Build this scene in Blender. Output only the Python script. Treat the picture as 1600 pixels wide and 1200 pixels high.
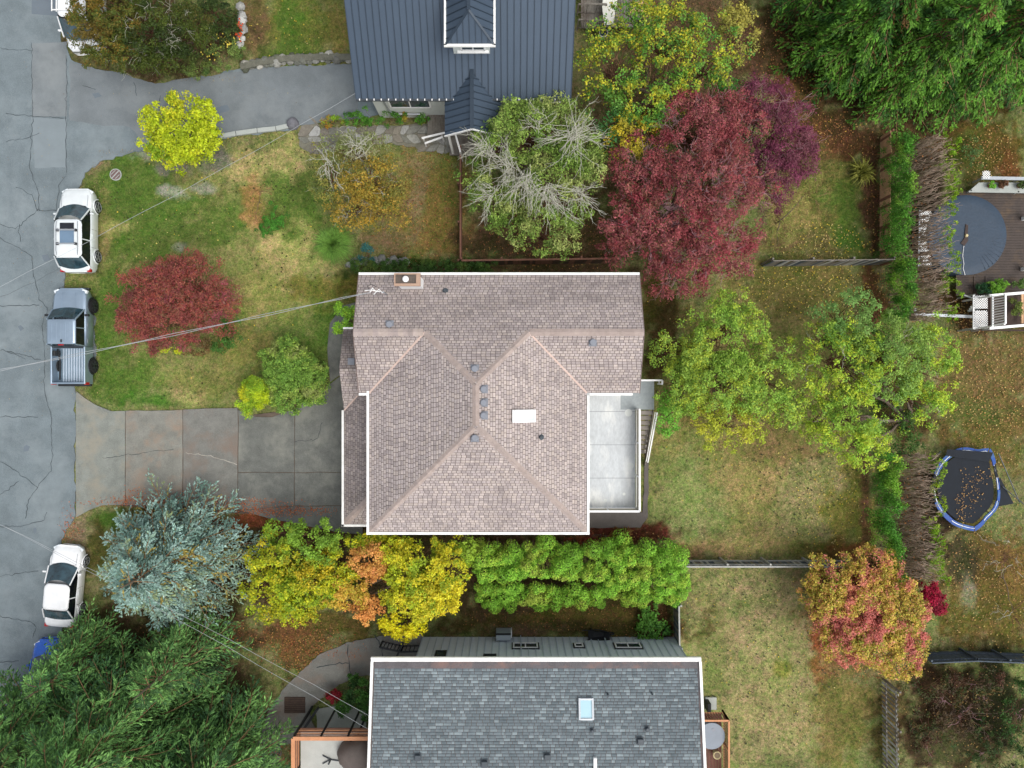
import bpy, math, random
import numpy as np
from mathutils import Vector, Matrix
random.seed(7); np.random.seed(7)
for o in list(bpy.data.objects): bpy.data.objects.remove(o)
SC = bpy.context.scene; COL = SC.collection
# ------------------------------------------------------------------ camera, sky, sun, exposure
H = 41.0; F = 1110.0
cam = bpy.data.cameras.new('camera'); camo = bpy.data.objects.new('camera', cam); COL.objects.link(camo)
camo.location = (0, 0, H); cam.sensor_width = 36; cam.lens = F / 1600 * 36; cam.clip_end = 2000; cam.clip_start = .5
SC.camera = camo
wd = bpy.data.worlds.new('World'); SC.world = wd; wd.use_nodes = True
nt = wd.node_tree; bg = nt.nodes['Background']; sky = nt.nodes.new('ShaderNodeTexSky')
sky.sky_type = 'NISHITA'; sky.sun_disc = False
SUN_EL, SUN_AZ = math.radians(62), math.radians(125)      # azimuth clockwise from north (+Y)
sky.sun_elevation = SUN_EL; sky.sun_rotation = SUN_AZ; sky.dust_density = 3.0; sky.air_density = .8; sky.ozone_density = .6
hs = nt.nodes.new('ShaderNodeHueSaturation'); hs.inputs['Saturation'].default_value = .3      # thin overcast: nearly white sky
nt.links.new(sky.outputs[0], hs.inputs['Color']); nt.links.new(hs.outputs[0], bg.inputs[0]); bg.inputs[1].default_value = .15
sl = bpy.data.lights.new('sun', 'SUN'); sl.energy = .9; sl.angle = math.radians(40); sl.color = (1, .95, .88)
so = bpy.data.objects.new('sun', sl); COL.objects.link(so); so.location = (20, -10, 60)
sd = Vector((math.sin(SUN_AZ) * math.cos(SUN_EL), math.cos(SUN_AZ) * math.cos(SUN_EL), math.sin(SUN_EL)))
so.rotation_euler = sd.to_track_quat('Z', 'Y').to_euler()
SC.view_settings.view_transform = 'Standard'; SC.view_settings.look = 'None'
SC.view_settings.exposure = 0.66; SC.view_settings.gamma = 1; SC.view_settings.use_curve_mapping = False

# ------------------------------------------------------------------ helpers
def W(px, py, z=0.0):
    k = (H - z) / F
    return Vector(((px - 800) * k, (600 - py) * k, z))
def WX(px, z=0): return (px - 800) * (H - z) / F
def WY(py, z=0): return (600 - py) * (H - z) / F
def c(r, g, b, k=1.0):
    f = lambda v: (v / 255 / 12.92 if v <= 10 else ((v / 255 + .055) / 1.055) ** 2.4) * k
    return (f(r), f(g), f(b))
_rg = {}
def vnoise(x, y, s, seed=0):
    x = np.asarray(x, float) / s + 500.3; y = np.asarray(y, float) / s + 500.7
    if seed not in _rg: _rg[seed] = np.random.RandomState(seed + 11).rand(256, 256)
    G = _rg[seed]; xi = np.floor(x).astype(int); yi = np.floor(y).astype(int); fx = x - xi; fy = y - yi
    fx = fx * fx * (3 - 2 * fx); fy = fy * fy * (3 - 2 * fy)
    a = G[xi % 256, yi % 256]; b = G[(xi + 1) % 256, yi % 256]; cc = G[xi % 256, (yi + 1) % 256]; d = G[(xi + 1) % 256, (yi + 1) % 256]
    return (a * (1 - fx) + b * fx) * (1 - fy) + (cc * (1 - fx) + d * fx) * fy
def fnoise(x, y, s, seed=0):
    return (vnoise(x, y, s, seed) * .5 + vnoise(x, y, s / 2.1, seed + 1) * .3 + vnoise(x, y, s / 4.3, seed + 2) * .2)
def inpoly(x, y, P):
    r = np.zeros(np.shape(x), bool); n = len(P)
    for i in range(n):
        x0, y0 = P[i][:2]; x1, y1 = P[(i + 1) % n][:2]
        if y0 == y1: continue
        m = ((y0 > y) != (y1 > y)) & (x < (x1 - x0) * (y - y0) / (y1 - y0) + x0)
        r ^= m
    return r

class Nodes:
    def __init__(s, name):
        s.m = bpy.data.materials.new(name); s.m.use_nodes = True; s.t = s.m.node_tree; s.b = s.t.nodes['Principled BSDF']
    def n(s, t, **k):
        nd = s.t.nodes.new(t)
        for a, v in k.items(): setattr(nd, a, v)
        return nd
    def l(s, a, b): s.t.links.new(a, b)
def mixc(N, fac, a, b, mode='MIX'):
    m = N.n('ShaderNodeMix'); m.data_type = 'RGBA'; m.blend_type = mode
    for k, v in ((0, fac), (6, a), (7, b)):
        if hasattr(v, 'node'): N.l(v, m.inputs[k])
        elif k == 0: m.inputs[0].default_value = v
        else: m.inputs[k].default_value = (*v, 1)
    return m.outputs[2]
def noiseN(N, scale, detail=4, rough=.6, vec=None, lo=.35, hi=.65):
    t = N.n('ShaderNodeTexNoise'); t.inputs['Scale'].default_value = scale; t.inputs['Detail'].default_value = detail; t.inputs['Roughness'].default_value = rough
    if vec is None:
        g = N.n('ShaderNodeNewGeometry'); vec = g.outputs['Position']
    N.l(vec, t.inputs['Vector'])
    r = N.n('ShaderNodeMapRange'); r.inputs[1].default_value = lo; r.inputs[2].default_value = hi; N.l(t.outputs[0], r.inputs[0])
    return r.outputs[0]
def mat(name, col, rough=.7, var=.25, scale=3.0, fine=25.0, metal=0.0, col2=None, bump=.0, attr=False, spec=.4, streak=None):
    """base colour broken up by two sizes of noise; attr=True multiplies the per-piece colour attribute"""
    N = Nodes(name); b = N.b
    dark = tuple(x * (1 - var) for x in col); light = tuple(min(1, x * (1 + var * .6)) for x in col)
    vec = None
    if streak:
        g = N.n('ShaderNodeNewGeometry'); mp = N.n('ShaderNodeMapping'); N.l(g.outputs['Position'], mp.inputs[0]); mp.inputs['Scale'].default_value = streak; vec = mp.outputs[0]
    o = mixc(N, noiseN(N, scale, 5, .6, vec), dark, light)
    f = noiseN(N, fine, 3, .6, vec)
    o = mixc(N, .5, o, mixc(N, f, tuple(x * (1 - var) for x in col), light))
    if col2: o = mixc(N, noiseN(N, scale * .45, 6, .65, vec, .48, .68), o, col2)
    if attr:
        a = N.n('ShaderNodeAttribute'); a.attribute_name = 'Col'; o = mixc(N, 1.0, o, a.outputs['Color'], 'MULTIPLY')
    N.l(o, b.inputs['Base Color']); b.inputs['Roughness'].default_value = rough; b.inputs['Metallic'].default_value = metal
    b.inputs['Specular IOR Level'].default_value = spec
    if bump:
        bm_ = N.n('ShaderNodeBump'); bm_.inputs['Strength'].default_value = bump; bm_.inputs['Distance'].default_value = .02
        N.l(f, bm_.inputs['Height']); N.l(bm_.outputs[0], b.inputs['Normal'])
    return N.m
def leafmat(name, trans=.25, rough=.55):
    N = Nodes(name); a = N.n('ShaderNodeAttribute'); a.attribute_name = 'Col'
    o = mixc(N, noiseN(N, 14, 3), (.72, .72, .72), (1.15, 1.15, 1.15)); o = mixc(N, 1.0, a.outputs['Color'], o, 'MULTIPLY')
    N.l(o, N.b.inputs['Base Color']); N.b.inputs['Roughness'].default_value = rough; N.b.inputs['Specular IOR Level'].default_value = .25
    tr = N.n('ShaderNodeBsdfTranslucent'); N.l(o, tr.inputs[0]); mx = N.n('ShaderNodeMixShader'); mx.inputs[0].default_value = trans
    N.l(N.b.outputs[0], mx.inputs[1]); N.l(tr.outputs[0], mx.inputs[2]); N.l(mx.outputs[0], N.t.nodes['Material Output'].inputs[0])
    return N.m
def attrmat(name, rough=.9, fine=30, var=.3, bump=.0, spec=.2):
    return mat(name, (.9, .9, .9), rough, var, 6.0, fine, attr=True, bump=bump, spec=spec)

def mesh_np(name, V, Fq, col=None, m=None, smooth=False):
    """V (n,3); Fq (k,3|4) array or list of arrays; col (n,3)"""
    me = bpy.data.meshes.new(name); Fs = Fq if isinstance(Fq, list) else [Fq]
    Fs = [f for f in Fs if len(f)]
    me.vertices.add(len(V)); me.vertices.foreach_set('co', np.asarray(V, np.float32).ravel())
    loops = np.concatenate([f.ravel() for f in Fs]).astype(np.int32)
    tot = np.concatenate([np.full(len(f), f.shape[1]) for f in Fs]).astype(np.int32)
    st = np.concatenate([[0], np.cumsum(tot)[:-1]]).astype(np.int32)
    me.loops.add(len(loops)); me.loops.foreach_set('vertex_index', loops)
    me.polygons.add(len(tot)); me.polygons.foreach_set('loop_start', st); me.polygons.foreach_set('loop_total', tot)
    if smooth: me.polygons.foreach_set('use_smooth', np.ones(len(tot), bool))
    me.update(calc_edges=True)
    if col is not None:
        a = me.color_attributes.new('Col', 'FLOAT_COLOR', 'POINT')
        cc = np.ones((len(V), 4), np.float32); cc[:, :3] = col; a.data.foreach_set('color', cc.ravel())
    if m: me.materials.append(m)
    return me
def link(name, me, parent=None, loc=None, kind=None, label=None):
    o = bpy.data.objects.new(name, me); COL.objects.link(o)
    if parent is not None: o.parent = parent
    if loc is not None: o.location = loc
    if kind: o['kind'] = kind
    if label: o['label'] = label
    return o
def tag(o, label, cat, group=None):
    o['label'] = label; o['category'] = cat
    if group: o['group'] = group
    return o
def thing(name, label, cat, loc=(0, 0, 0), rz=0, group=None):
    o = bpy.data.objects.new(name, None); COL.objects.link(o); o.location = loc; o.rotation_euler = (0, 0, rz); o.empty_display_size = .2
    if label: tag(o, label, cat, group)
    return o
def children(o): return [x for x in bpy.data.objects if x.parent == o]
def copy_tree(o, loc=None, rz=None, label=None, parent=None):
    cobj = o.copy(); COL.objects.link(cobj); cobj.parent = parent
    if loc is not None: cobj.location = loc
    if rz is not None: cobj.rotation_euler = (0, 0, rz)
    if label: cobj['label'] = label
    for ch in children(o): copy_tree(ch, parent=cobj)
    return cobj
def wloc(o):
    v = Vector((0, 0, 0))
    while o is not None: v = v + o.location; o = o.parent
    return v
class MB:
    """collects shapes in world coordinates; build() makes ONE mesh object, stored relative to its parent's place"""
    def __init__(s): s.v = []; s.f = []; s.c = []
    def add(s, V, Fc, col=(1, 1, 1)):
        n = len(s.v); s.v += [tuple(v) for v in V]; s.f += [tuple(i + n for i in f) for f in Fc]; s.c += [col] * len(V); return s
    def box(s, cx, cy, cz, sx, sy, sz, rz=0, col=(1, 1, 1)):
        V = []
        for dz in (-1, 1):
            for dx, dy in ((-1, -1), (1, -1), (1, 1), (-1, 1)):
                x, y = dx * sx / 2, dy * sy / 2
                V.append((cx + x * math.cos(rz) - y * math.sin(rz), cy + x * math.sin(rz) + y * math.cos(rz), cz + dz * sz / 2))
        return s.add(V, [(3, 2, 1, 0), (4, 5, 6, 7), (0, 1, 5, 4), (1, 2, 6, 5), (2, 3, 7, 6), (3, 0, 4, 7)], col)
    def box2(s, x0, x1, y0, y1, z0, z1, col=(1, 1, 1)): return s.box((x0 + x1) / 2, (y0 + y1) / 2, (z0 + z1) / 2, abs(x1 - x0), abs(y1 - y0), abs(z1 - z0), 0, col)
    def bar(s, p, q, w, h, col=(1, 1, 1)):
        p = Vector(p); q = Vector(q); d = (q - p).normalized(); u = Vector((0, 0, 1)) if abs(d.z) < .95 else Vector((1, 0, 0))
        a = d.cross(u).normalized() * w / 2; b = a.cross(d).normalized() * h / 2
        V = [p - a - b, p + a - b, p + a + b, p - a + b, q - a - b, q + a - b, q + a + b, q - a + b]
        return s.add(V, [(3, 2, 1, 0), (4, 5, 6, 7), (0, 1, 5, 4), (1, 2, 6, 5), (2, 3, 7, 6), (3, 0, 4, 7)], col)
    def prism(s, P, z0, z1, col=(1, 1, 1)):
        n = len(P); ar = sum(P[i][0] * P[(i + 1) % n][1] - P[(i + 1) % n][0] * P[i][1] for i in range(n))
        if ar < 0: P = P[::-1]
        f = lambda z, i: z[i] if isinstance(z, (list, tuple)) else z
        V = [(p[0], p[1], f(z0, i)) for i, p in enumerate(P)] + [(p[0], p[1], f(z1, i)) for i, p in enumerate(P)]
        return s.add(V, [tuple(range(n))[::-1], tuple(range(n, 2 * n))] + [(i, (i + 1) % n, n + (i + 1) % n, n + i) for i in range(n)], col)
    def cyl(s, x, y, z0, z1, r, n=16, r2=None, col=(1, 1, 1)):
        r2 = r if r2 is None else r2; V = []
        for z, rr in ((z0, r), (z1, r2)): V += [(x + rr * math.cos(2 * math.pi * i / n), y + rr * math.sin(2 * math.pi * i / n), z) for i in range(n)]
        return s.add(V, [tuple(range(n))[::-1], tuple(range(n, 2 * n))] + [(i, (i + 1) % n, n + (i + 1) % n, n + i) for i in range(n)], col)
    def tube(s, pts, r, n=5, r1=None, col=(1, 1, 1)):
        pts = [Vector(p) for p in pts]; m = len(pts); V = []; Fc = []
        for i, p in enumerate(pts):
            d = (pts[min(i + 1, m - 1)] - pts[max(i - 1, 0)]).normalized(); u = Vector((0, 0, 1)) if abs(d.z) < .9 else Vector((1, 0, 0))
            a = d.cross(u).normalized(); b = a.cross(d); rr = r + ((r1 if r1 is not None else r) - r) * i / (m - 1)
            V += [p + (a * math.cos(t) + b * math.sin(t)) * rr for t in (2 * math.pi * k / n for k in range(n))]
        for i in range(m - 1):
            for k in range(n): Fc.append((i * n + k, i * n + (k + 1) % n, (i + 1) * n + (k + 1) % n, (i + 1) * n + k))
        Fc += [tuple(range(n))[::-1], tuple(range((m - 1) * n, m * n))]
        return s.add(V, Fc, col)
    def build(s, name, m, parent=None, kind=None, label=None, smooth=False, bevel=0, local=False):
        me = bpy.data.meshes.new(name); off = Vector((0, 0, 0)) if (parent is None or local) else wloc(parent)
        me.from_pydata([(v[0] - off[0], v[1] - off[1], v[2] - off[2]) for v in s.v], [], s.f)
        if any(k != (1, 1, 1) for k in s.c):
            a = me.color_attributes.new('Col', 'FLOAT_COLOR', 'POINT'); a.data.foreach_set('color', [x for k in s.c for x in (*k, 1)])
        if smooth: me.polygons.foreach_set('use_smooth', [True] * len(me.polygons))
        me.materials.append(m); me.update()
        o = link(name, me, parent, kind=kind, label=label)
        if bevel:
            b = o.modifiers.new('bevel', 'BEVEL'); b.width = bevel; b.segments = 2; b.limit_method = 'ANGLE'
        return o
def PX(P, z=0): return [tuple(W(a, b, z)[:2]) for a, b in P]

# ------------------------------------------------------------------ materials
M = {}
M['ground'] = None
M['asphalt'] = mat('asphalt', c(112, 123, 127), .9, .3, .8, 30, col2=c(126, 136, 139), bump=.3)
M['asphalt2'] = mat('driveway_asphalt', c(114, 121, 124), .9, .3, .7, 30, col2=c(128, 134, 135), bump=.3)
M['asphalt_patch'] = mat('asphalt_patch', c(104, 114, 122), .9, .1, 1.2, 45, bump=.2)
M['crack'] = mat('crack_filler', c(60, 66, 70), .95, .3, 5)
M['crack_pale'] = mat('pale_crack', c(165, 160, 150), .95, .3, 5)
M['joint'] = mat('joint_dirt', c(98, 86, 76), .95, .4, 2)
M['kerb'] = mat('kerb_concrete', c(165, 170, 165), .85, .15, 3)
M['conc'] = mat('pale_concrete', c(165, 168, 160), .85, .18, 1.5)
M['wood_grey'] = mat('weathered_wood', c(125, 120, 112), .85, .3, 3, 20, col2=c(95, 85, 78))
M['wood_dark'] = mat('dark_stained_wood', c(66, 50, 42), .75, .35, 3)
M['wood_brown'] = mat('brown_fence_wood', c(135, 95, 75), .8, .3, 3)
M['wood_red'] = mat('red_cedar_deck', c(96, 50, 36), .6, .35, 4)
M['cedar'] = mat('new_cedar_rail', c(200, 140, 100), .7, .2, 4)
M['white'] = mat('white_paint', c(238, 238, 236), .45, .05, 3)
M['whiteg'] = mat('white_gutter', c(240, 240, 236), .4, .1, 3, col2=c(214, 214, 208))
M['cream'] = mat('cream_stucco', c(214, 204, 188), .85, .08, 4, bump=.2)
M['greywall'] = mat('pale_grey_stucco', c(205, 210, 205), .85, .06, 4)
M['siding'] = mat('grey_siding', c(212, 220, 228), .6, .07, 4)
M['batten'] = mat('siding_batten', c(180, 190, 200), .6, .07, 4)
M['metalroof'] = mat('slate_blue_metal_roof', c(66, 80, 95), .45, .08, 1.0, 12, metal=.25, spec=.4)
M['seam'] = mat('standing_seam', c(48, 60, 72), .45, .08, 1.5, 12, metal=.2)
M['black'] = mat('black_trim', c(34, 36, 38), .5, .2, 5)
M['rubber'] = mat('tyre_rubber', c(32, 33, 34), .85, .2, 8)
M['rim'] = mat('alloy_rim', c(175, 180, 184), .35, .08, 8, metal=.7)
M['rimdark'] = mat('dark_alloy_rim', c(70, 74, 78), .35, .08, 8, metal=.6)
M['vent'] = mat('grey_roof_vent', c(126, 130, 138), .5, .12, 6)
M['ventdark'] = mat('charcoal_roof_vent', c(66, 74, 80), .5, .15, 6)
M['galv'] = mat('galvanised_metal', c(165, 170, 175), .4, .15, 5, metal=.5)
M['wire'] = mat('wire_sheath', c(160, 164, 166), .6, .15, 2)
M['wiredark'] = mat('dark_wire', c(82, 86, 88), .6, .1, 2)
M['stone'] = attrmat('field_stone', .9, 18, .35, .5)
M['bark'] = mat('bark', c(105, 92, 78), .9, .4, 8)
M['twig_pale'] = mat('lichen_grey_twig', c(186, 184, 168), .8, .25, 6)
M['twig_tan'] = mat('tan_twig', c(150, 118, 84), .85, .35, 6)
M['twig_brown'] = mat('brown_twig', c(120, 84, 66), .85, .35, 6)
M['twig_mauve'] = mat('mauve_grey_twig', c(168, 130, 134), .85, .3, 6)
M['leaf'] = leafmat('leaf'); M['needle'] = leafmat('needle', .12, .65)
M['shingle'] = attrmat('asphalt_shingle', .95, 60, .28, .3)
M['cap'] = attrmat('ridge_cap_shingle', .95, 60, .22, .3)
M['copper'] = mat('weathered_flashing', c(92, 88, 90), .6, .35, 2, col2=c(124, 98, 90))
M['blue'] = mat('blue_vinyl_pad', c(14, 70, 150), .55, .3, 4, col2=c(60, 100, 140))
M['coverblue'] = mat('slate_blue_spa_cover', c(44, 61, 78), .55, .12, 2.0, 8, bump=.2)
M['coverdisc'] = mat('grey_vinyl_cover', c(122, 130, 140), .5, .12, 2.0)
M['tarp'] = mat('brown_grey_tarp', c(108, 98, 92), .7, .2, 3)
M['terracotta'] = mat('pale_clay_pot', c(200, 185, 140), .8, .15, 6)
M['netting'] = mat('black_netting', c(16, 24, 34), .8, .3, 3)
M['umbrella'] = mat('off_white_canvas', c(225, 224, 214), .8, .06, 3)
M['red'] = mat('red_lens', c(170, 24, 30), .3, .1, 8)
M['lens'] = mat('clear_lens', c(215, 222, 225), .2, .05, 8)
def glassmat(name, col, rough=.08):
    N = Nodes(name); o = mixc(N, noiseN(N, 2.2, 3), tuple(x * .6 for x in col), tuple(x * 1.5 for x in col)); N.l(o, N.b.inputs['Base Color'])
    N.b.inputs['Roughness'].default_value = rough; N.b.inputs['Specular IOR Level'].default_value = .9; return N.m
M['glass'] = glassmat('dark_car_glass', c(40, 62, 70)); M['winglass'] = glassmat('window_glass', c(44, 60, 68)); M['sideglass'] = glassmat('tinted_side_glass', c(14, 18, 24))
M['skyglass'] = mat('frosted_skylight_dome', c(205, 222, 232), .2, .08, 2); M['skyglass2'] = mat('pale_blue_skylight_pane', c(165, 200, 212), .15, .08, 2)
def paint(name, col, metal=0, rough=.25):
    N = Nodes(name); o = mixc(N, noiseN(N, 1.5, 3), tuple(x * .93 for x in col), tuple(min(.9, x * 1.04) for x in col)); N.l(o, N.b.inputs['Base Color'])
    N.b.inputs['Metallic'].default_value = metal; N.b.inputs['Roughness'].default_value = rough
    N.b.inputs['Coat Weight'].default_value = .6; N.b.inputs['Coat Roughness'].default_value = .06; return N.m
M['pwhite'] = paint('white_car_paint', c(236, 238, 238)); M['psuv'] = paint('pearl_white_car_paint', c(222, 228, 228), .1)
M['psilver'] = paint('blue_grey_metallic_paint', c(150, 168, 184), .55, .3); M['pblue'] = paint('blue_car_paint', c(20, 90, 190))

# ------------------------------------------------------------------ ground polygons (pixels of the photograph's ground plane)
ROAD = [(-1300, -1300), (95, -1300), (95, 70), (112, 92), (150, 108), (190, 120), (240, 128), (290, 128), (330, 117), (375, 108), (430, 104), (600, 100), (600, 182), (520, 186), (495, 190), (462, 200), (430, 203), (385, 210), (345, 216), (300, 218), (240, 231), (190, 241), (160, 250), (132, 272), (120, 300), (112, 350), (101, 420), (100, 450), (132, 465), (147, 500), (149, 570), (112, 602), (117, 622), (119, 700), (118, 800), (104, 828), (94, 850), (100, 900), (100, 1000), (84, 1100), (66, 1250), (60, 2500), (-1300, 2500)]
SLABS = [
 [(119.5, 612), (150, 633), (175, 642), (196, 642), (196, 789), (160, 790), (140, 797), (119.5, 808)],
 [(197.2, 642), (285.6, 640), (285.6, 790), (197.2, 789)],
 [(286.8, 640), (372, 637), (372, 795), (286.8, 790)],
 [(373.2, 640), (400, 652), (425, 652), (460, 640), (460, 737.5), (373.2, 737.5)],
 [(461.2, 638), (516, 600), (530, 589), (566, 589), (566, 737.5), (461.2, 737.5)],
 [(373.2, 738.7), (460, 738.7), (460, 789.5), (400, 795), (373.2, 795.5)],
 [(461.2, 738.7), (566, 738.7), (566, 789.5), (461.2, 789.5)],
 [(378, 797), (460, 790.8), (566, 790.8), (566, 835), (540, 833), (430, 812)],
 [(512, 545), (516, 505), (535, 478), (566, 470), (566, 586.5), (531, 586.5), (516, 597)]]
DRIVE2 = [(600, 993), (655, 990), (665, 1000), (665, 1060), (560, 1055), (535, 1066), (500, 1092), (482, 1112), (495, 1150), (440, 1165), (440, 1320), (360, 1320), (395, 1180), (420, 1110), (450, 1068), (500, 1022), (550, 1001)]
PATIO = [(905, 800), (1005, 800), (1010, 640), (1014, 640), (1013, 808), (1000, 824), (905, 824)]
PATH = [(470, 228), (468, 198), (492, 187), (500, 200), (560, 200), (620, 196), (668, 192), (722, 205), (722, 236), (660, 232), (600, 222), (530, 216), (520, 238), (495, 240)]
HOUSES = [[(556, 425), (1004, 425), (1004, 830), (540, 830)], [(540, -300), (905, -300), (893, 183), (575, 183)], [(583, 998), (1098, 998), (1098, 1500), (583, 1500)], [(1098, 1110), (1140, 1110), (1140, 1300), (1098, 1300)], [(1498, 290), (1900, 290), (1900, 455), (1498, 455)], [(456, 1140), (585, 1140), (585, 1400), (456, 1400)], [(905, -200), (1010, -200), (1010, 40), (905, 40)]]
HARD = [ROAD, DRIVE2, PATIO, PATH] + SLABS + HOUSES

# colour of the open ground: (pixel centre, radii, colour, strength)
G0 = c(122, 124, 84)
GREEN = c(88, 112, 48); LUSH = c(70, 112, 36); TAN = c(168, 155, 108); OLIVE = c(120, 114, 66); LITTER = c(118, 86, 54); SOIL = c(96, 76, 58); DARKS = c(80, 64, 48)  # DARKS is raised so that ground lying in shade reads lighter
GREYG = c(146, 150, 148); RUST = c(140, 100, 66); REDS = c(176, 100, 66); MOSS = c(104, 96, 44); TANG = c(150, 142, 102); DKG = c(56, 70, 28)
BL = [  # front lawn
 (330, 430, 250, 260, c(128, 130, 80), 1), (200, 300, 90, 80, GREEN, .9), (240, 360, 90, 60, GREEN, .8), (330, 350, 60, 60, GREEN, .7), (170, 470, 40, 120, GREEN, .8), (190, 600, 60, 50, GREEN, .8), (240, 628, 60, 14, LUSH, .8), (330, 600, 70, 30, c(125, 125, 72), .8),
 (420, 260, 90, 40, TAN, .95), (455, 390, 62, 90, TAN, .9), (455, 305, 45, 50, GREEN, .8), (500, 300, 30, 60, GREEN, .6), (410, 470, 60, 50, c(142, 138, 84), .8), (440, 530, 60, 40, GREEN, .6), (505, 520, 22, 60, GREEN, .8), (500, 450, 50, 30, c(124, 122, 58), .9), (545, 455, 22, 30, MOSS, .9),
 (395, 318, 22, 38, REDS, .45), (160, 370, 14, 60, c(134, 124, 80), .7), (175, 356, 40, 12, TAN, .6), (150, 262, 26, 16, c(132, 118, 92), .9), (380, 545, 50, 30, c(128, 120, 66), .6), (290, 620, 30, 14, TAN, .6),
 (235, 240, 26, 14, GREYG, .7), (272, 302, 22, 12, GREYG, .8), (318, 292, 18, 8, GREYG, .7), (345, 240, 18, 26, c(120, 116, 116), .95), (270, 262, 30, 12, c(120, 118, 116), .9), (282, 386, 12, 8, GREYG, .6), (330, 252, 40, 14, c(128, 126, 120), .7),
 # lawn right of the fruit tree
 (655, 320, 75, 110, c(132, 116, 66), 1), (690, 350, 40, 60, c(134, 112, 66), .8), (610, 385, 50, 26, c(128, 110, 82), .9), (640, 250, 70, 26, c(128, 122, 80), .8), (650, 300, 18, 60, c(132, 116, 92), .7), (700, 290, 20, 40, c(104, 112, 50), .6),
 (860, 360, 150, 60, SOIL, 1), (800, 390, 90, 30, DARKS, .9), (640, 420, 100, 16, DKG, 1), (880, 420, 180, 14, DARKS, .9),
 # top lawns
 (460, 45, 90, 60, c(112, 114, 56), 1), (395, 40, 26, 60, c(112, 94, 64), .95), (450, 80, 60, 24, GREEN, .8), (455, 30, 30, 30, LUSH, .6), (530, 60, 20, 60, c(128, 118, 66), .8), (240, 60, 150, 65, DARKS, 1),
 (1240, 90, 55, 110, LITTER, 1), (1190, 60, 60, 60, c(112, 92, 60), .9), (1100, 60, 120, 90, SOIL, .9), (1040, 130, 130, 120, SOIL, .8), (1290, 210, 60, 50, c(100, 66, 46), 1),
 (1290, 310, 70, 90, c(104, 104, 54), 1), (1320, 330, 30, 60, GREEN, .7), (1240, 380, 70, 20, c(112, 96, 66), .9), (1330, 380, 30, 20, LUSH, .7), (1440, 212, 130, 40, c(84, 66, 44), 1), (1240, 320, 40, 60, c(136, 128, 76), .8), (1362, 310, 20, 100, c(92, 66, 52), 1), (1330, 225, 40, 22, c(96, 62, 44), .95),
 # back lawn
 (1180, 640, 190, 240, c(138, 130, 82), 1), (1260, 450, 110, 50, c(116, 110, 62), .95), (1370, 470, 24, 60, c(104, 74, 50), .95), (1020, 470, 26, 60, c(84, 74, 34), .95), (1040, 540, 40, 70, c(78, 62, 38), .9), (1080, 780, 60, 90, c(132, 140, 92), .8), (1270, 770, 70, 110, TANG, .9), (1160, 740, 60, 40, c(150, 134, 90), .8), (1330, 790, 34, 80, c(132, 128, 62), .9),
 (1170, 850, 150, 16, c(158, 142, 96), .8), (1200, 690, 90, 30, c(128, 112, 74), .8), (1352, 780, 9, 90, c(112, 84, 62), .95), (1120, 640, 70, 30, c(120, 110, 64), .8), (1290, 860, 60, 16, MOSS, .8),
 # south-east lawn
 (1190, 1050, 150, 170, TANG, 1), (1120, 960, 60, 50, c(144, 134, 96), .8), (1220, 1100, 60, 60, c(150, 142, 100), .8), (1320, 1120, 60, 90, c(122, 112, 66), .9), (1110, 1040, 30, 110, c(122, 126, 78), .7), (1225, 1050, 18, 14, c(126, 130, 48), .7), (1150, 950, 24, 16, c(120, 134, 80), .7), (1390, 1130, 26, 90, c(92, 80, 48), .9),
 (1280, 960, 20, 90, c(140, 76, 40), .9), (1310, 1040, 60, 20, c(124, 98, 60), .5), (1340, 940, 90, 80, c(112, 66, 36), .8),
 # between the houses
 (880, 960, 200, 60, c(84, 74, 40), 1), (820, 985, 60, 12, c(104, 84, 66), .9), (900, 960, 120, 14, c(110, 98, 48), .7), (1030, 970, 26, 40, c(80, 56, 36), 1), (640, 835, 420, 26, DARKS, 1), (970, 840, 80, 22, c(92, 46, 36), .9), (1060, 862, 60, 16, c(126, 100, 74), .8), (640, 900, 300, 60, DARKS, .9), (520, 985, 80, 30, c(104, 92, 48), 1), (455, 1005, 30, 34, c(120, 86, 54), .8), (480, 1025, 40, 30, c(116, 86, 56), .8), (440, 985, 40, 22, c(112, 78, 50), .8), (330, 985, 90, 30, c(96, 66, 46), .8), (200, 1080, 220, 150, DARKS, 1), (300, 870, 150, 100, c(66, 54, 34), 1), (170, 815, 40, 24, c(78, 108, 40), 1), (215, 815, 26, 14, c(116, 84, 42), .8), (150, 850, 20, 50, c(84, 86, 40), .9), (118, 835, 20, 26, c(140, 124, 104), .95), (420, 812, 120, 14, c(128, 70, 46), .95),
 # east neighbour
 (1540, 620, 90, 110, c(112, 96, 56), 1), (1530, 580, 60, 60, c(116, 100, 64), .8), (1590, 560, 30, 60, c(116, 98, 62), .6), (1560, 700, 60, 60, c(110, 98, 54), .8), (1520, 640, 60, 20, c(100, 106, 56), .7), (1540, 920, 90, 110, c(104, 88, 46), 1), (1500, 880, 26, 50, c(70, 66, 50), .8), (1550, 960, 60, 40, MOSS, .8), (1510, 930, 16, 30, c(146, 150, 130), .6), (1590, 900, 30, 60, c(120, 96, 50), .8), (1500, 1120, 110, 90, c(62, 46, 32), 1), (1560, 1100, 50, 90, c(40, 44, 24), .8), (1480, 1160, 40, 30, c(84, 84, 56), .7), (1400, 60, 220, 150, c(70, 54, 34), 1), (1545, 230, 60, 60, c(94, 80, 36), 1), (1520, 250, 30, 40, c(82, 92, 40), .7), (1580, 260, 20, 30, c(112, 72, 40), .8), (1450, 350, 40, 160, c(52, 42, 34), .95), (1430, 810, 50, 110, c(52, 42, 34), .95), (1520, 490, 60, 40, c(80, 56, 38), .9), (1570, 470, 50, 40, c(70, 48, 32), .9), (1410, 620, 60, 60, c(72, 54, 32), .8)]  # ground below both tall hedges painted darker to deepen the gloom between stems
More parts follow.
